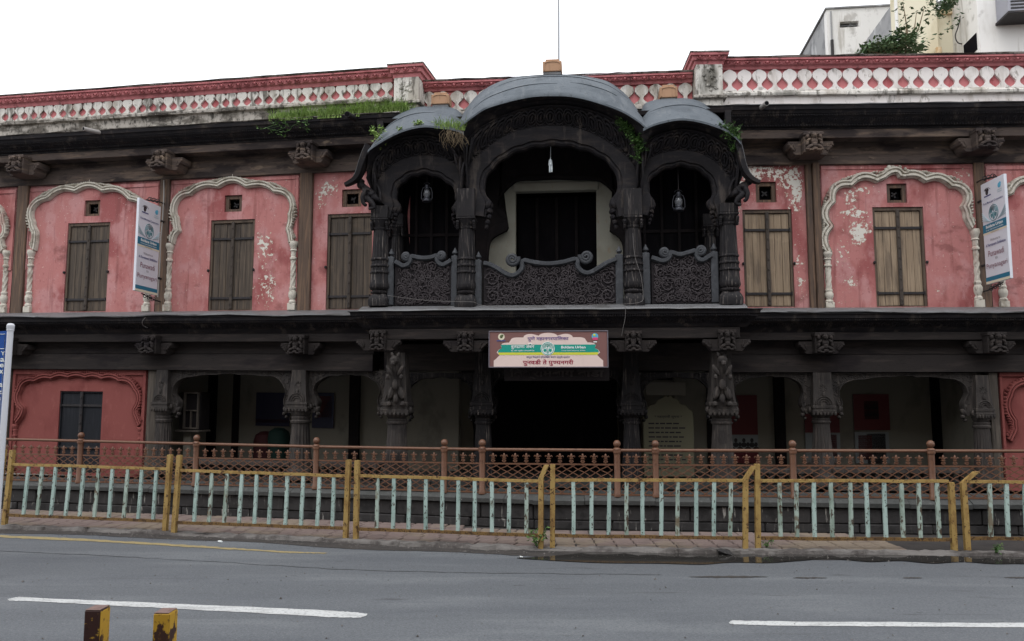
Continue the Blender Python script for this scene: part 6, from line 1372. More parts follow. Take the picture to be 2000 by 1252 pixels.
    for z0, sg in ((zt, 1), (zb, -1)):
        mb = MB(); e = f.P(wi, z0 + sg * .1, -.025); wallp = e - (f.P(W / 2, 0, 0) - f.P(wi, 0, 0)).normalized() * .3
        mid = f.P(W / 2, z0 + sg * .02, -.025); mb.tube([wallp, e, f.P(W * (.35 if outer_left else .65), z0 + sg * .025, -.025)], .014, 6)
        for k_ in range(3):
            c = f.P(wi + (-1 if outer_left else 1) * (.1 + .13 * k_), z0 + sg * (.09 - .015 * k_), -.025)
            mb.tube([c + Vector((math.cos(a) * .05 * (1 - i / 22), 0, math.sin(a) * .05 * (1 - i / 22))) for i, a in enumerate([i * .5 for i in range(16)])], .009, 5)
        build(mb, 'scroll_bracket', m_iron, t)
    for zz in (zb + H * .2, zb + H * .85):
        mb = MB(); a = f.P(wi, zz, -.025); d = (f.P(W / 2, 0, 0) - f.P(wi, 0, 0)).normalized(); mb.tube([a + d * .01, a - d * .3], .022, 6); build(mb, 'standoff_arm', m_iron, t)
ink_g2 = flat('mauve_print', hexlin(142, 104, 116))
hang_sign((272.5, 386), (314.5, 404), (305.5, 577), (262, 567), FL, 'white exhibition sign projecting beside the second arched bay on the left', 316, True)
hang_sign((1915, 362), (1960, 339), (1975.5, 543), (1928, 556), FR, 'white exhibition sign projecting at the right edge of the upper storey', 1918, False)
# blue board with white pole at the far left
pole_b = ground(0, 1012, .05); Yp = 9.6
a = atY(21, 634, Yp); b = atY(2, 900, Yp)
t = thing('information_board', Vector((b.x, b.y, 0)), 'blue information board on a white pole at the left edge', 'information board')
d = (b - a); k = (0.0 - a.z) / d.z; foot = a + d * k
mb = MB(); mb.tube([foot, a - up * .07], .035, 14); p_ = build(mb, 'pole', flat('white_pole_paint', hexlin(206, 208, 214)), t)
f = Frame(a.x, a.y, 0); mb = MB(); mb.lathe(f, 0, 0, [(0, a.z - .075), (.04, a.z - .075), (.042, a.z - .06), (.038, a.z - .055), (.042, a.z - .045), (.044, a.z - .01), (.03, a.z + .012), (0, a.z + .018)], 16); build(mb, 'cap', flat('white_pole_paint', hexlin(206, 208, 214)), t)
mb = MB(); pts = [atY(x, y, Yp) for x, y in ((-260, 662), (16.5, 646), (2.5, 866), (-276, 872))]
bk = Vector((0, .03, 0)); mb.loft([pts, [p + bk for p in pts]], True, True); build(mb, 'panel', flat('blue_enamel', hexlin(34, 78, 152)), t)
fw = Vector((0, -.003, 0)); mb = MB()
q = [pts[0].lerp(pts[2], .02), pts[1] + Vector((-.035, 0, -.04)), pts[2] + Vector((-.035, 0, .04)), pts[3].lerp(pts[1], .02)]
mb.tube([p + fw for p in q + [q[0]]], .004, 4); mb.tube([q[0].lerp(q[3], .14) + fw, q[1].lerp(q[2], .14) + fw], .004, 4); build(mb, 'white_border', ink_w, t)
fB = frame2(Vector((pts[0].x, pts[0].y, 0)), Vector((pts[1].x, pts[1].y, 0)))
for i, (zy, s) in enumerate(((690, 'Y'), (703, 'a'), (714, 'e'), (726, 'x'), (752, 'a'), (766, 't'), (778, 'k'))):
    c = atY(6 - i * 1.1, zy, Yp); u = (c - fB.O).dot(fB.Uh); lettering(t, fB, s, u, c.z, .004, .05, .045, ink_w, .02)
# faded notice board under the porch
fN = Frame(*FC.P(0, 0, -.9).to_2d(), .10); u0, u1 = fN.u(1257, 850), fN.u(1355, 850); wt = fN.w(1306, 783); ws = fN.w(1306, 812); w0 = .64
t = thing('notice_board', fN.P((u0 + u1) / 2, w0, 0), 'pale yellow notice board with cusped top standing in the porch', 'notice board')
c = (u0 + u1) / 2; h = (u1 - u0) / 2; tops = [(1, ws), (.97, ws + .09), (.84, ws + .12), (.74, ws + .2), (.5, ws + .22), (.42, ws + .30), (.2, ws + .34), (.08, ws + .40), (0, wt + .06)]
pr = [(c - h, w0), (c + h, w0)] + [(c + h * a, b) for a, b in tops] + [(c - h * a, b) for a, b in tops[-2::-1]]
mb = MB(); mb.prism(fN, pr, -.04, 0, .004); build(mb, 'panel', flat('pale_yellow_board', hexlin(122, 119, 98)), t)
lettering(t, fN, '* महत्वाची सूचना *', c, ws - .02, .004, h * 1.1, .07, ink_k, .015)
rr = random.Random(6); mb = MB()
for i in range(11):
    y = ws - .16 - i * .085; x = c - h * .8
    while x < c + h * rr.uniform(.3, .85):
        L = rr.uniform(.04, .13); mb.add([fN.P(x + a, y + b, .004) for a, b in ((0, 0), (L, 0), (L, .026), (0, .026))], [(0, 1, 2, 3)]); x += L + .02
build(mb, 'text_lines', ink_k, t, kind='stuff')
mb = MB(); bx = rect_px(FC, 1262, 746, 1340, 772, -.85); mb.box(FC, *bx, -.88, -.85, .004); o = build(mb, 'overhead_board', flat('cream_board', hexlin(120, 116, 106)), None); tag(o, 'blank cream board hanging above the pale yellow notice board', 'board')
# exhibition posters on the verandah's back wall
def poster(fr, x0, x1, y0, y1, parts, label, n=-1.96):
    u0, u1, w0, w1 = rect_px(fr, x0, y0, x1, y1, n); t = thing('exhibit_poster', fr.P((u0 + u1) / 2, w0, n), label, 'poster')
    mb = MB(); mb.box(fr, u0, u1, w0, w1, n - .03, n, .003); build(mb, 'panel', flat('poster_ground', hexlin(120, 112, 108)), t)
    for a, b, c_, d_, m in parts: build(poly(fr, [(u0 + (u1 - u0) * p, w0 + (w1 - w0) * q) for p, q in ((a, b), (c_, b), (c_, d_), (a, d_))], n + .004), 'printed_field', m, t)
    return t, (u0, u1, w0, w1)
pr_red = flat('dark_red_print', hexlin(96, 32, 36)); pr_navy = flat('navy_print', hexlin(34, 36, 62)); pr_pale = flat('pale_photo_print', hexlin(128, 132, 132)); pr_black = flat('black_photo_print', hexlin(34, 30, 32))
poster(FL, 500, 566, 767, 832, [(0, 0, 1, 1, pr_navy), (0, .1, 1, .2, pr_red)], 'dark navy poster with a red strip in the first open arch')
poster(FL, 610, 652, 767, 836, [(0, 0, 1, 1, pr_navy), (.2, .3, .9, .9, pr_red)], 'dark poster with a red centre in the second open arch')
t, q = poster(FR, 1424, 1480, 772, 905, [(0, .42, 1, 1, pr_red), (0, .18, 1, .415, pr_pale), (0, 0, 1, .16, pr_red)], 'red poster with a group photograph beside the right porch column')
mb = MB(); rr = random.Random(5)
for i in range(7):
    u = q[0] + (q[1] - q[0]) * (.08 + .14 * i); w = q[2] + (q[3] - q[2]) * (.24 + .06 * (i % 2)); mb.blob(FR, u, w + .05, -1.952, .035, .045, .003); mb.blob(FR, u, w - .04, -1.952, .06, .05, .002)
for i in range(10): y = q[2] + (q[3] - q[2]) * (.48 + .03 * i)
build(mb, 'photo_figures', pr_black, t)
poster(FR, 1572, 1640, 772, 905, [(0, .45, 1, 1, pr_red), (0, .05, 1, .44, pr_pale), (.5, .1, .9, .42, pr_red)], 'red and white poster half behind the fluted right verandah column')
poster(FR, 1667, 1737, 770, 840, [(0, 0, 1, 1, pr_red), (.3, .3, .7, .8, pr_black)], 'dark red poster in the widest arch on the right')
poster(FR, 1670, 1737, 844, 905, [(0, 0, 1, 1, pr_pale), (.1, .1, .5, .9, pr_red), (.35, .0, .9, .95, pr_black)], 'pale poster with dark figure below the dark red poster')
# two bundles of cloth on display in the first open arch
for x, y, m, lab in ((518, 853, hexlin(58, 22, 24), 'dark red rounded bundle displayed behind the first arch'), (545, 846, hexlin(20, 46, 40), 'green rounded bundle displayed behind the red bundle')):
    n = -1.7; u, w = FL.px(x, y, n); mb = MB(); mb.lathe(FL, u, n, [(0, ZF), (.22, ZF), (.24, ZF + .2), (.24, w - .1), (.2, w + .04), (.1, w + .11), (0, w + .12)], 24); o = build(mb, 'cloth_bundle', flat('bundle_cloth', m, .8)); tag(o, lab, 'bundle')
# glazed display cabinet on the left column
u0, u1, w0, w1 = rect_px(FL, 357, 766, 386, 838, -.35)
t = thing('display_cabinet', FL.P((u0 + u1) / 2, w0, -.4), 'small wooden cabinet with glazed front behind the left verandah column', 'cabinet')
mb = MB(); mb.box(FL, u0 - .12, u1 + .02, w0 - .02, w1, -.75, -.42, .006); build(mb, 'case', m_darkint, t)
mb = MB()
for a, b, c_, d_ in ((u0, u0 + .03, w0, w1), (u1 - .03, u1, w0, w1), (u0 + .031, u1 - .031, w1 - .03, w1), (u0 + .031, u1 - .031, w0, w0 + .03), (u0 + .031, u1 - .031, (w0 + w1) / 2 - .012, (w0 + w1) / 2 + .012), ((u0 + u1) / 2 - .01, (u0 + u1) / 2 + .01, w0 + .031, (w0 + w1) / 2 - .013)): mb.box(FL, a, b, c_, d_, -.415, -.36, .003)
build(mb, 'sash', m_postlow, t); mb = MB(); mb.box(FL, u0 - .14, u1 + .05, w0 - .06, w0 - .022, -.76, -.33, .006); build(mb, 'shelf', m_postlow, t)
mb = MB(); mb.box(FL, u0 - .06, u0 + .1, ZF, w0 - .06, -.7, -.5); build(mb, 'leg', m_interior, t)
# lanterns and the bulb
def lantern(x, y0, y1, label, ytop):
    n = NB - .25; u, wt = FC.px(x, y0, n); wb = FC.w(x, y1, n); H = wt - wb; r = H * .19
    t = thing('hurricane_lantern', FC.P(u, wb, n), label, 'lantern', 'hurricane lanterns hung in the balcony side arches')
    mb = MB(); mb.lathe(FC, u, n, [(0, wb), (r * 1.25, wb), (r * 1.3, wb + .05 * H), (r * 1.2, wb + .13 * H), (r * .8, wb + .2 * H), (r * .75, wb + .25 * H), (0, wb + .25 * H)], 16); build(mb, 'fuel_tank', m_lant, t)
    mb = MB(); mb.lathe(FC, u, n, [(r * .7, wb + .25 * H), (r * .98, wb + .38 * H), (r * .9, wb + .52 * H), (r * .6, wb + .62 * H)], 16); build(mb, 'globe', m_glass, t)
    mb = MB(); mb.lathe(FC, u, n, [(0, wb + .62 * H), (r * .7, wb + .62 * H), (r * .75, wb + .66 * H), (r * .5, wb + .7 * H), (r * .5, wb + .78 * H), (r * .65, wb + .8 * H), (r * .6, wb + .86 * H), (r * .25, wb + .92 * H), (0, wb + .93 * H)], 16); build(mb, 'chimney', m_lant, t)
    mb = MB()
    for sg in (-1, 1): mb.tube([FC.P(u + sg * r * a, wb + H * b, n) for a, b in ((1.2, .1), (1.5, .2), (1.45, .5), (1.1, .72), (.5, .78))], r * .1, 6)
    mb.tube([FC.P(u + r * .9 * math.cos(a), wb + H * (.9 + .1 * math.sin(a)), n) for a in [math.pi * i / 8 for i in range(9)]], r * .06, 5); build(mb, 'side_tubes', m_lant, t)
    mb = MB(); mb.tube([FC.P(u, wt, n), FC.P(u, FC.w(x, ytop, n), n)], .006, 5); build(mb, 'hook_wire', m_iron, t)
m_lant = M('tarnished_tin', hexlin(62, 64, 70), [((20, 20, 20), .5, .7, hexlin(64, 64, 70), .7)], .4, None, .5, .6)
lantern(834, 357, 394, 'tarnished hurricane lantern hanging in the left balcony arch', 318); lantern(1325, 371, 412, 'tarnished hurricane lantern hanging in the right balcony arch', 300)
n = NB - .3; u, wt = FC.px(1075, 312, n); wb = FC.w(1075, 336, n); s = (wt - wb)
t = thing('lamp_bulb', FC.P(u, wb, n), 'white energy saving bulb hanging on a wire in the middle balcony arch', 'bulb')
m_bulb = flat('white_bulb', hexlin(226, 234, 238), .3)
mb = MB(); mb.lathe(FC, u, n, [(0, wt), (s * .12, wt), (s * .16, wt - s * .3), (s * .18, wt - s * .45), (0, wt - s * .46)], 12); build(mb, 'holder', m_bulb, t)
mb = MB()
for k_ in range(3): q = s * .1; a = k_ * 2.1; mb.tube([FC.P(u + q * math.cos(a), wt - s * .46, n + q * math.sin(a)), FC.P(u + q * math.cos(a), wb, n + q * math.sin(a))], s * .07, 8)
build(mb, 'tubes', m_bulb, t); mb = MB(); mb.tube([FC.P(u, wt, n), FC.P(u + .01, FC.w(1075, 262, n), n)], .007, 5); build(mb, 'flex', m_bulb, t)
# cables
def cable(pts, fr, n, r, label, mat, name='cable'):
    P = [fr.P(*fr.px(x, y, n_), n_) for x, y, n_ in [(p[0], p[1], p[2] if len(p) > 2 else n) for p in pts]]
    P = [Vector(q) for q in cr([tuple(p) for p in P], 6)]
    mb = MB(); mb.tube(P, r, 5); o = build(mb, name, mat); tag(o, label, 'cable'); return o
m_cab = flat('pale_cable', hexlin(110, 106, 104), .5)
cable([(758, 577, NB + .3), (790, 582, NB + .15), (840, 587, NB + .12), (893, 589, NB + .25), (925, 590, NB + .3), (940, 596, NB + .2), (985, 599, NB + .2), (1060, 599, NB + .18), (1130, 597, NB + .16), (1175, 594, NB + .16), (1215, 594, NB + .25), (1250, 590, NB + .28), (1256, 578, NB + .2), (1252, 540, NB + .2), (1240, 500, NB + .2), (1236, 455, NB + .2)], FC, NB, .004, 'pale cable draped along the foot of the balcony and up a column', m_cab)
cable([(1222, 596, NB + .33), (1221, 620, NB + .34), (1217, 640, NB + .34), (1214, 656, NB + .3)], FC, NB, .0035, 'short loose cable end dangling over the balcony ledge', m_cab)
cable([(284, 620, .66), (278, 628, .66), (280, 636, .6), (288, 640, .5)], FL, .6, .007, 'short pale wire curling over the ledge below the left white sign', m_cab)
cable([(320, 352, .1), (320, 380, .12), (318, 420, .12), (314, 470, .12), (312, 520, .12), (308, 580, .12)], FL, .1, .012, 'grey conduit running down the post behind the left white sign', m_pvc, 'conduit')
for i, (p, q, lab) in enumerate((((830, 133), (1348, 118), 'thin pink line stretched between the two parapet pillars'), )):
    a, b = FC.P(*FC.px(*p, .2), .2), FC.P(*FC.px(*q, .2), .2); mb = MB(); mb.tube([a.lerp(b, t_ / 12) - up * .25 * math.sin(math.pi * t_ / 12) for t_ in range(13)], .003, 4); o = build(mb, 'overhead_line', flat('pink_line', hexlin(206, 180, 190))); tag(o, lab, 'cable')
# mast on the roof
a = FC.px(1091, 120, -.4); b = FC.w(1093, -40, -.4); mb = MB(); mb.tube([FC.P(a[0], a[1] - 1.2, -.4), FC.P(a[0] + .01, b, -.4)], [.02, .016], 8); o = build(mb, 'roof_mast', flat('grey_mast', hexlin(150, 152, 156))); tag(o, 'thin grey metal mast rising behind the middle timber finial', 'mast')
# rubble and litter
# ================================================================== plants
def blade_mesh(pts_fn, count, hmin, hmax, wd, seed, lean=.5):
    rr = random.Random(seed); mb = MB()
    for i in range(count):
        p = Vector(pts_fn(rr)); h = rr.uniform(hmin, hmax) * rr.uniform(.6, 1); a = rr.uniform(0, 6.28); l = h * lean * rr.uniform(.2, 1)
        d = Vector((math.cos(a) * l, math.sin(a) * l, 0)); s = Vector((-math.sin(a), math.cos(a), 0)) * wd * rr.uniform(.6, 1.2)
        m = p + d * .35 + up * h * .65; e = p + d + up * h * rr.uniform(.6, 1); mb.add([p - s, p + s, m + s * .8, m - s * .8, e], [(0, 1, 2, 3), (3, 2, 4)])
    return mb
def leaves(mb, pts_fn, count, size, seed):
    rr = random.Random(seed)
    for i in range(count):
        p = Vector(pts_fn(rr)); a = rr.uniform(0, 6.28); t = rr.uniform(-.9, .7); L = size * rr.uniform(.6, 1.3); d = Vector((math.cos(a) * math.cos(t), math.sin(a) * math.cos(t), math.sin(t))); s = Vector((-math.sin(a), math.cos(a), rr.uniform(-.4, .4))).normalized() * L * .28; k = up * L * .08
        mb.add([p, p + d * L * .45 + s - k, p + d * L, p + d * L * .45 - s - k, p + d * L * .45 + k], [(0, 1, 4), (1, 2, 4), (2, 3, 4), (3, 0, 4)])
    return mb
def sprig(mb, base, n_tips, spread, nl, size, seed, down=0.0):
    rr = random.Random(seed)
    for i in range(n_tips):
        a = rr.uniform(0, 6.28); tip = base + Vector((math.cos(a) * spread * rr.uniform(.3, 1), math.sin(a) * spread * .5 * rr.uniform(.3, 1), spread * (rr.uniform(.4, 1.2) if rr.random() > down else -rr.uniform(.3, 1))))
        m = base.lerp(tip, .5) + Vector((0, 0, spread * .12)); P_ = [base, m, tip]; mb.tube(P_, [.004, .003, .0015], 3)
        for k in range(nl):
            t = rr.uniform(.3, 1); p = base.lerp(m, t * 2) if t < .5 else m.lerp(tip, t * 2 - 1); leaves(mb, lambda r_: p, 1, size, rr.randrange(99999))
def tuft(name, mat, mb, label, cat, kind=None):
    o = build(mb, name, mat, ang=180); tag(o, label, cat)
    if kind: o['kind'] = kind
    return o
def on_wing(x0, x1, yf, n0, n1, jit):
    def fn(rr):
        x = rr.uniform(x0, x1); n = rr.uniform(n0, n1); u, w = FL.px(x, yf(x), .7); return FL.P(u, w + .05 + (.65 - n) * .12, n)
    return fn
gy = lambda x: 240 - (x - 520) * .052
def clumpy(fn, seed, keep=.55):
    def g_(rr):
        for _ in range(12):
            p = fn(rr)
            if math.sin(p.x * 9 + seed) + math.sin(p.x * 23 + seed * 2) + rr.uniform(-1.2, 1.2) > -keep: return p
        return p
    return g_
mb = blade_mesh(clumpy(on_wing(522, 700, gy, .3, .66, 0), 1), 2600, .08, .32, .007, 1, 1.1)
for a_, b_, c_, s_ in ((630, 800, 3000, 2), (680, 790, 1400, 3), (524, 620, 700, 6)):
    v0 = blade_mesh(clumpy(on_wing(a_, b_, gy, .25, .6, 0), s_), c_, .12, .42, .007, s_, 1.0); mb.add(v0.v, v0.f)
tuft('grass', m_grass, mb, 'long green grass growing along the eaves left of the balcony', 'grass', 'stuff')
mb = MB(); rr = random.Random(9)
for x, n_s in ((545, 7), (560, 9), (582, 5), (602, 6), (535, 5)):
    u, w = FL.px(x, gy(x), .78); P0 = FL.P(u, w, .8); L = rr.uniform(.12, .26); P = [P0 + FL.Uh * (rr.uniform(-.05, .05) * k_ - .02 * k_ * k_ / 4) - up * L * k_ / 4 + FL.N * .03 for k_ in range(5)]; mb.tube(P, .004, 4)
    leaves(mb, lambda r_: P[r_.randrange(5)] + Vector((r_.uniform(-.05, .05), r_.uniform(-.03, .03), r_.uniform(-.03, .03))), 16, .075, x)
tuft('creeper', m_leaf, mb, 'small creeper hanging over the eaves below the long grass', 'creeper')
def bpatch(x0, x1, yf, n, dn=.12): 
    def fn(rr):
        x = rr.uniform(x0, x1); nn = n + rr.uniform(-dn, dn * .3); u, w = FC.px(x, yf(x), n); return FC.P(u, w + (n - nn) * .3, nn)
    return fn
tuft('grass_tuft', m_grass, blade_mesh(bpatch(848, 907, lambda x: 253 + (x - 880) * .06, NB + .45), 480, .06, .27, .005, 4, 1.2), 'grass tuft in the valley between left and middle balcony roofs', 'grass')
mb = MB(); rr = random.Random(3)
for i in range(46):
    u, w = FC.px(rr.uniform(866, 906), rr.uniform(252, 262), NB + .46); p = FC.P(u, w, NB + .47); P = [p]
    for k_ in range(4): P.append(P[-1] + Vector((rr.uniform(-.05, .05), rr.uniform(-.02, .02), -rr.uniform(.03, .09))))
    mb.tube(P, .0035, 3)
tuft('dry_roots', m_dry, mb, 'dry straw coloured roots hanging below the grass tuft', 'roots')
fp = lambda x, y, n: FC.P(*FC.px(x, y, n), n)
mb = MB()
for k_, (x, y) in enumerate(((736, 272), (732, 266), (740, 262))): sprig(mb, fp(x, y, NB + .36), 6, .16, 6, .06, 80 + k_, .2)
tuft('seedling', m_grass, mb, 'pale green seedling at the left corner of the balcony roof', 'plant')
mb = MB()
for k_, (x, y) in enumerate(((808, 246), (815, 245), (822, 245), (779, 255))): sprig(mb, fp(x, y, NB + .44), 4, .10, 5, .05, 90 + k_)
tuft('moss_weed', m_grass, mb, 'tiny weeds on the front edge of the left balcony roof', 'weeds', 'stuff')
mb = MB()
for k_ in range(26):
    x = 1210 + k_ * 1.9; sprig(mb, fp(x, 236 + (x - 1212) * 1.15, NB + .3), 3, .12, 6, .055, 200 + k_, .6)
for k_, (x, y) in enumerate(((1262, 262), (1268, 260), (1256, 268), (1243, 296), (1244, 304), (1242, 312))): sprig(mb, fp(x, y, NB + .3), 4, .1, 6, .05, 240 + k_, .5)
tuft('fern_weeds', m_leaf, mb, 'green ferns in the valley between middle and right balcony roofs', 'weeds', 'stuff')
mb = blade_mesh(bpatch(1412, 1446, lambda x: 257 + (x - 1412) * .5, NB + .45), 160, .08, .24, .004, 24, 1.0)
for k_ in range(14): sprig(mb, fp(1411 + k_ * 2.4, 256 + k_ * 1.1, NB + .42), 4, .17, 6, .045, 300 + k_, .15)
for k_ in range(5): sprig(mb, fp(1428 + k_ * 3, 282 + k_ * 2, NB + .35), 4, .1, 6, .045, 330 + k_, .7)
tuft('weed_clump', m_leaf, mb, 'wispy weed clump growing on the right end of the balcony roof', 'weeds')
def kerb_weed(px, py, label, sz, seed):
    g = ground(px, py, .04); mb = MB(); rr = random.Random(seed)
    for i in range(6):
        a = rr.uniform(0, 6.28); tip = g + Vector((math.cos(a) * sz * .5, math.sin(a) * sz * .4, sz * rr.uniform(.6, 1))); mb.tube([g, g.lerp(tip, .5) + up * .03, tip], .004, 4)
        leaves(mb, lambda r_: g.lerp(tip, r_.uniform(.3, 1)) + Vector((r_.uniform(-.04, .04), r_.uniform(-.04, .04), r_.uniform(-.03, .03))), 9, sz * .28, seed * 9 + i)
    tuft('weed', m_leaf, mb, label, 'weed')
kerb_weed(1048, 1068, 'leafy weed at the foot of the bent post under the porch', .28, 3); kerb_weed(1497, 1072, 'small pale weed beside the barrier post near the puddle', .14, 4); kerb_weed(1945, 1082, 'low weed in the mud at the right end of the kerb', .14, 5)
# small litter on the road edge
for px, py, s, lab, m in ((430, 1059, .04, 'pale torn plastic scrap on the road below the second barrier', ink_w), (1018, 1088.5, .025, 'tiny white scrap on the road below the porch barrier', ink_w), (1416, 1084, .12, 'dark stone lying in the gutter near the puddle', m_stone), (1130, 1071, .08, 'dark lump of mud beside the kerb', m_gutter)):
    g = ground(px, py, .0); mb = MB(); mb.blob(Frame(g.x, g.y, 0), 0, s * .3, 0, s, s * .35, s * .7, .2, 7, 4); rr = random.Random(px)
    mb.v = [v + Vector((rr.uniform(-1, 1), rr.uniform(-1, 1), rr.uniform(-.3, .3))) * s * .2 for v in mb.v]; o = build(mb, 'litter_scrap' if m is ink_w else 'loose_stone', m, ang=20); tag(o, lab, 'litter' if m is ink_w else 'stone')

# ================================================================== buildings behind
def box_w(mb, x0, x1, y0, y1, z0, z1): 
    f = Frame(x0, y0, 0); mb.box(f, 0, x1 - x0, z0, z1, -(y1 - y0), 0, .02)
Yb = 24.0
a = atY(1614, 19, Yb); e = atY(1760, 17, Yb)
t = thing('white_block', Vector((a.x, Yb, 0)), 'plain white concrete building with one slit window behind the right parapet', 'building')
f = Frame(a.x, Yb, .119); sl = f.u(1640, 41), f.u(1677, 41); sw = f.w(1660, 53), f.w(1660, 41.5)
mb = MB(); W = 9.0
for u0, u1, w0, w1 in ((0, sl[0], 0, a.z), (sl[1], W, 0, a.z), (sl[0], sl[1], 0, sw[0]), (sl[0], sl[1], sw[1], a.z)): mb.box(f, u0, u1, w0, w1, -.3, 0, .002)
build(mb, 'front_wall', m_bldg, t); mb = MB(); mb.box(f, 0.005, .3, 0, a.z - .01, -14, -.302, .01); build(mb, 'side_wall', m_bldgside, t)
mb = MB(); mb.box(f, -.05, W, a.z + .002, a.z + .06, -14, .05, .01); build(mb, 'roof_coping', m_bldgside, t)
mb = MB(); mb.box(f, *sl, *sw, -.29, -.2, .002); o = build(mb, 'slit_window', m_black, t); mb = MB(); mb.beam(f, (sl[0], sw[1] - .08), (sl[1], sw[1] - .07), -.19, -.12, .03); mb.beam(f, (sl[0] + .2, sw[0]), (sl[0] + .4, sw[1]), -.18, -.1, .03); build(mb, 'louvre', m_bldgside, o)
mb = MB(); u = f.u(1623, 60); mb.tube([f.P(u, a.z - .1, .07), f.P(u, f.w(1627, 80), .07)], .03, 8); build(mb, 'downpipe', m_bldgside, t); mb = MB(); mb.tube([f.P(u, f.w(1627, 80), .07), f.P(u, 3, .07)], .05, 8); build(mb, 'downpipe', m_iron, t)
# cream apartment block
Yc = 19.5; a = atY(1749, -3, Yc); f = Frame(a.x, Yc, .119); top = 17.0; ztop = a.z; U = lambda x, y=60, n=0: f.u(x, y, n)
t = thing('cream_apartments', Vector((a.x, Yc, 0)), 'cream apartment building with pipes and a planted opening rising at the top right', 'building')
mb = MB(); mb.box(f, 0, U(1832), 0, top, -.4, 0, .01); build(mb, 'front_wall', m_creamb, t)
mb = MB(); mb.box(f, .005, .4, 0, ztop, -12, -.402, .01); build(mb, 'side_wall', m_bldgside, t)
un0, un1 = U(1824, 10, -.5), U(1866, 10, -.5); wn = f.w(1845, 24, -.5)
mb = MB(); mb.box(f, U(1832) + .002, un0, 0, top, -1, -.5, .01); mb.box(f, un0, un1, 0, wn, -1, -.5, .01); mb.box(f, un1, U(1902), 0, top, -1, -.5, .01); build(mb, 'recessed_wall', m_creamb, t)
mb = MB(); mb.box(f, un0, un1, wn, top, -2.5, -2.2, .01); o = build(mb, 'planted_opening', m_black, t); mb = MB(); mb.box(f, un0 - .05, un1 + .05, wn - .08, wn + .05, -.499, -.42, .01); build(mb, 'sill', m_ochre, o)
mb = MB(); mb.box(f, U(1869, 60, -.3), U(1880, 60, -.3), 0, top, -.498, -.3, .02); build(mb, 'ochre_pier', m_ochre, t)
mb = MB(); u = U(1830, 60, .1); rr = random.Random(4); P = [f.P(u + rr.uniform(-.015, .015), z * .35, .1 + rr.uniform(-.01, .01)) for z in range(12, 32)]; mb.tube(P, [.08 + rr.uniform(-.02, .02) for _ in P], 9); build(mb, 'clay_downpipe', m_ochre, t)
for x, r in ((1881, .03), (1752, .04)): mb = MB(); q = U(x, 60, .02); mb.tube([f.P(q, 2, .03 if x < 1800 else -.25), f.P(q, top, .03 if x < 1800 else -.25)], r, 8); build(mb, 'downpipe', m_iron if x > 1800 else m_bldg, t)
mb = MB(); nw = .9; mb.box(f, U(1911, 60, nw), U(2100, 60, nw), 0, top, -.9, nw, .01); build(mb, 'projecting_wing', m_bldg, t)
ub = U(1911, 60, nw); mb = MB(); mb.box(f, ub - .012, ub + .3, f.w(1900, 110, .4), f.w(1900, 78, .4), .1, .8, .002); build(mb, 'side_opening', m_black, t)  # near-black block painting the shade under a soffit
mb = MB(); P = [f.P(*f.px(x, y, .0), .0) for x, y in ((1880, 12), (1872, 50), (1866, 70), (1872, 84), (1888, 84), (1900, 70), (1908, 40))]; mb.tube([Vector(q) for q in cr([tuple(p) for p in P], 5)], .015, 5); build(mb, 'loose_cable', m_iron, t)
# air conditioner hanging off the wing
nn = 1.5; u0, u1, w0, w1 = rect_px(f, 1968, -40, 2060, 20, nn); tA = thing('air_conditioner', f.P(u0, w0, nn), 'grey window air conditioner box at the top right corner', 'air conditioner')
mb = MB(); mb.box(f, u0, u1, w0, w1, .905, nn, .02); build(mb, 'case', flat('grey_steel', hexlin(150, 150, 158)), tA); mb = MB()
for i in range(6): mb.box(f, u0 + .05, u1 - .05, w0 + .06 + i * .08, w0 + .1 + i * .08, nn + .001, nn + .012, .003)
build(mb, 'grille', m_iron, tA); mb = MB(); mb.box(f, u0 - .03, u1, w0 - .06, w0 - .002, .905, nn + .05, .006); build(mb, 'support_tray', m_iron, tA)
# shrubs behind the parapet
fs_ = Frame(atY(1740, 100, 16.5).x, 16.5, 0)
def shrub(name, cx, label, clumps, seed, mat=m_dkleaf, base=None, sz=.115):
    t = thing(name, fs_.P(*fs_.px(cx, 112), 0), label, 'shrub'); rr = random.Random(seed); mb = MB(); st = MB()
    for x, y, rx, ry, k_ in clumps:
        cpt = fs_.P(*fs_.px(x, y), 0); s = 16.5 / FPX
        leaves(mb, lambda r_: cpt + Vector((r_.gauss(0, rx * s * .5), r_.gauss(0, .25), r_.gauss(0, ry * s * .5))), k_, sz, rr.randrange(9999))
        if name == 'window_plant': continue
        st.tube([fs_.P(*fs_.px(cx, 112), 0), cpt.lerp(fs_.P(*fs_.px(cx, 112), 0), .4) + Vector((.05, 0, 0)), cpt], [.02, .014, .006], 5)
    build(mb, 'foliage', mat, t, ang=180)
    if st.v: build(st, 'stems', m_dry, t)
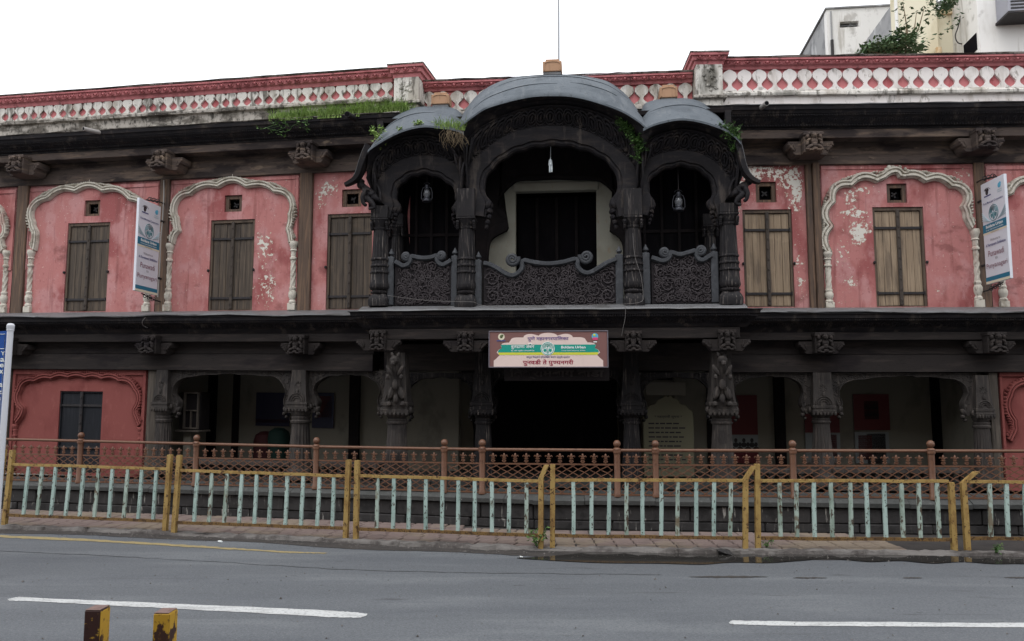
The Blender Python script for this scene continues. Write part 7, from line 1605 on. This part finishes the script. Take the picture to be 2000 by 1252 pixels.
shrub('wall_shrub', 1735, 'dark green shrub growing behind the parapet before the cream building', [(1694, 98, 14, 8, 200), (1718, 95, 16, 10, 260), (1742, 88, 16, 16, 340), (1762, 92, 16, 14, 280), (1784, 99, 14, 7, 170), (1748, 72, 8, 9, 70), (1778, 76, 6, 10, 50), (1783, 62, 4, 8, 20)], 5)
shrub('climbing_plant', 1768, 'thin climbing plant on the cream wall beside the downpipe', [(1764, 6, 5, 10, 22), (1768, 28, 3, 10, 12), (1790, 24, 12, 4, 14), (1806, 12, 8, 5, 18)], 6, m_dkleaf, sz=.09)
shrub('window_plant', 1846, 'bushy plant filling the opening at the top of the cream wall', [(1838, 6, 8, 8, 90), (1852, 10, 10, 8, 120), (1860, 4, 8, 8, 80), (1862, 40, 4, 8, 20), (1862, 50, 3, 5, 10)], 7, m_dkleaf, sz=.1)

# ================================================================== unseen houses across the street, added behind the camera to shade the front
rr = random.Random(77); x = -42.0; labs = ['grey three storey house across the street with closed shutters', 'buff house across the street with a long first floor gallery', 'narrow brown house across the street between two larger ones', 'grey block across the street with two rows of windows', 'buff corner house across the street with a stepped parapet', 'long low grey house across the street', 'brown house across the street with a flat roof and deep sills']
for i, (wd, ht) in enumerate(((12, 12), (11, 11.5), (8, 13), (12, 12.5), (12, 12), (13, 11.5), (14, 13))):
    fo = Frame(x + wd, -6.5, (math.pi,)); t = thing('street_house', (x + wd / 2, -6.5, 0), labs[i], 'house', 'houses across the street')
    mb = MB(); mb.box(fo, .02, wd - .02, -.1, ht, -8, 0, .02); build(mb, 'wall', flat('house_wall', hexlin(*((150, 140, 126), (128, 122, 116), (120, 100, 88))[i % 3]), .9), t)
    for fl in range(2):
        for k in range(int(wd / 2.2)):
            u = .9 + k * 2.2; mb = MB(); mb.box(fo, u, u + 1.0, 1.2 + fl * 3.6, 3.0 + fl * 3.6, .002, .06, .01); w_ = build(mb, 'window', m_post, t); mb = MB(); mb.box(fo, u + .1, u + .9, 1.3 + fl * 3.6, 2.9 + fl * 3.6, .061, .07, .002); build(mb, 'pane', m_door, w_)
    x += wd
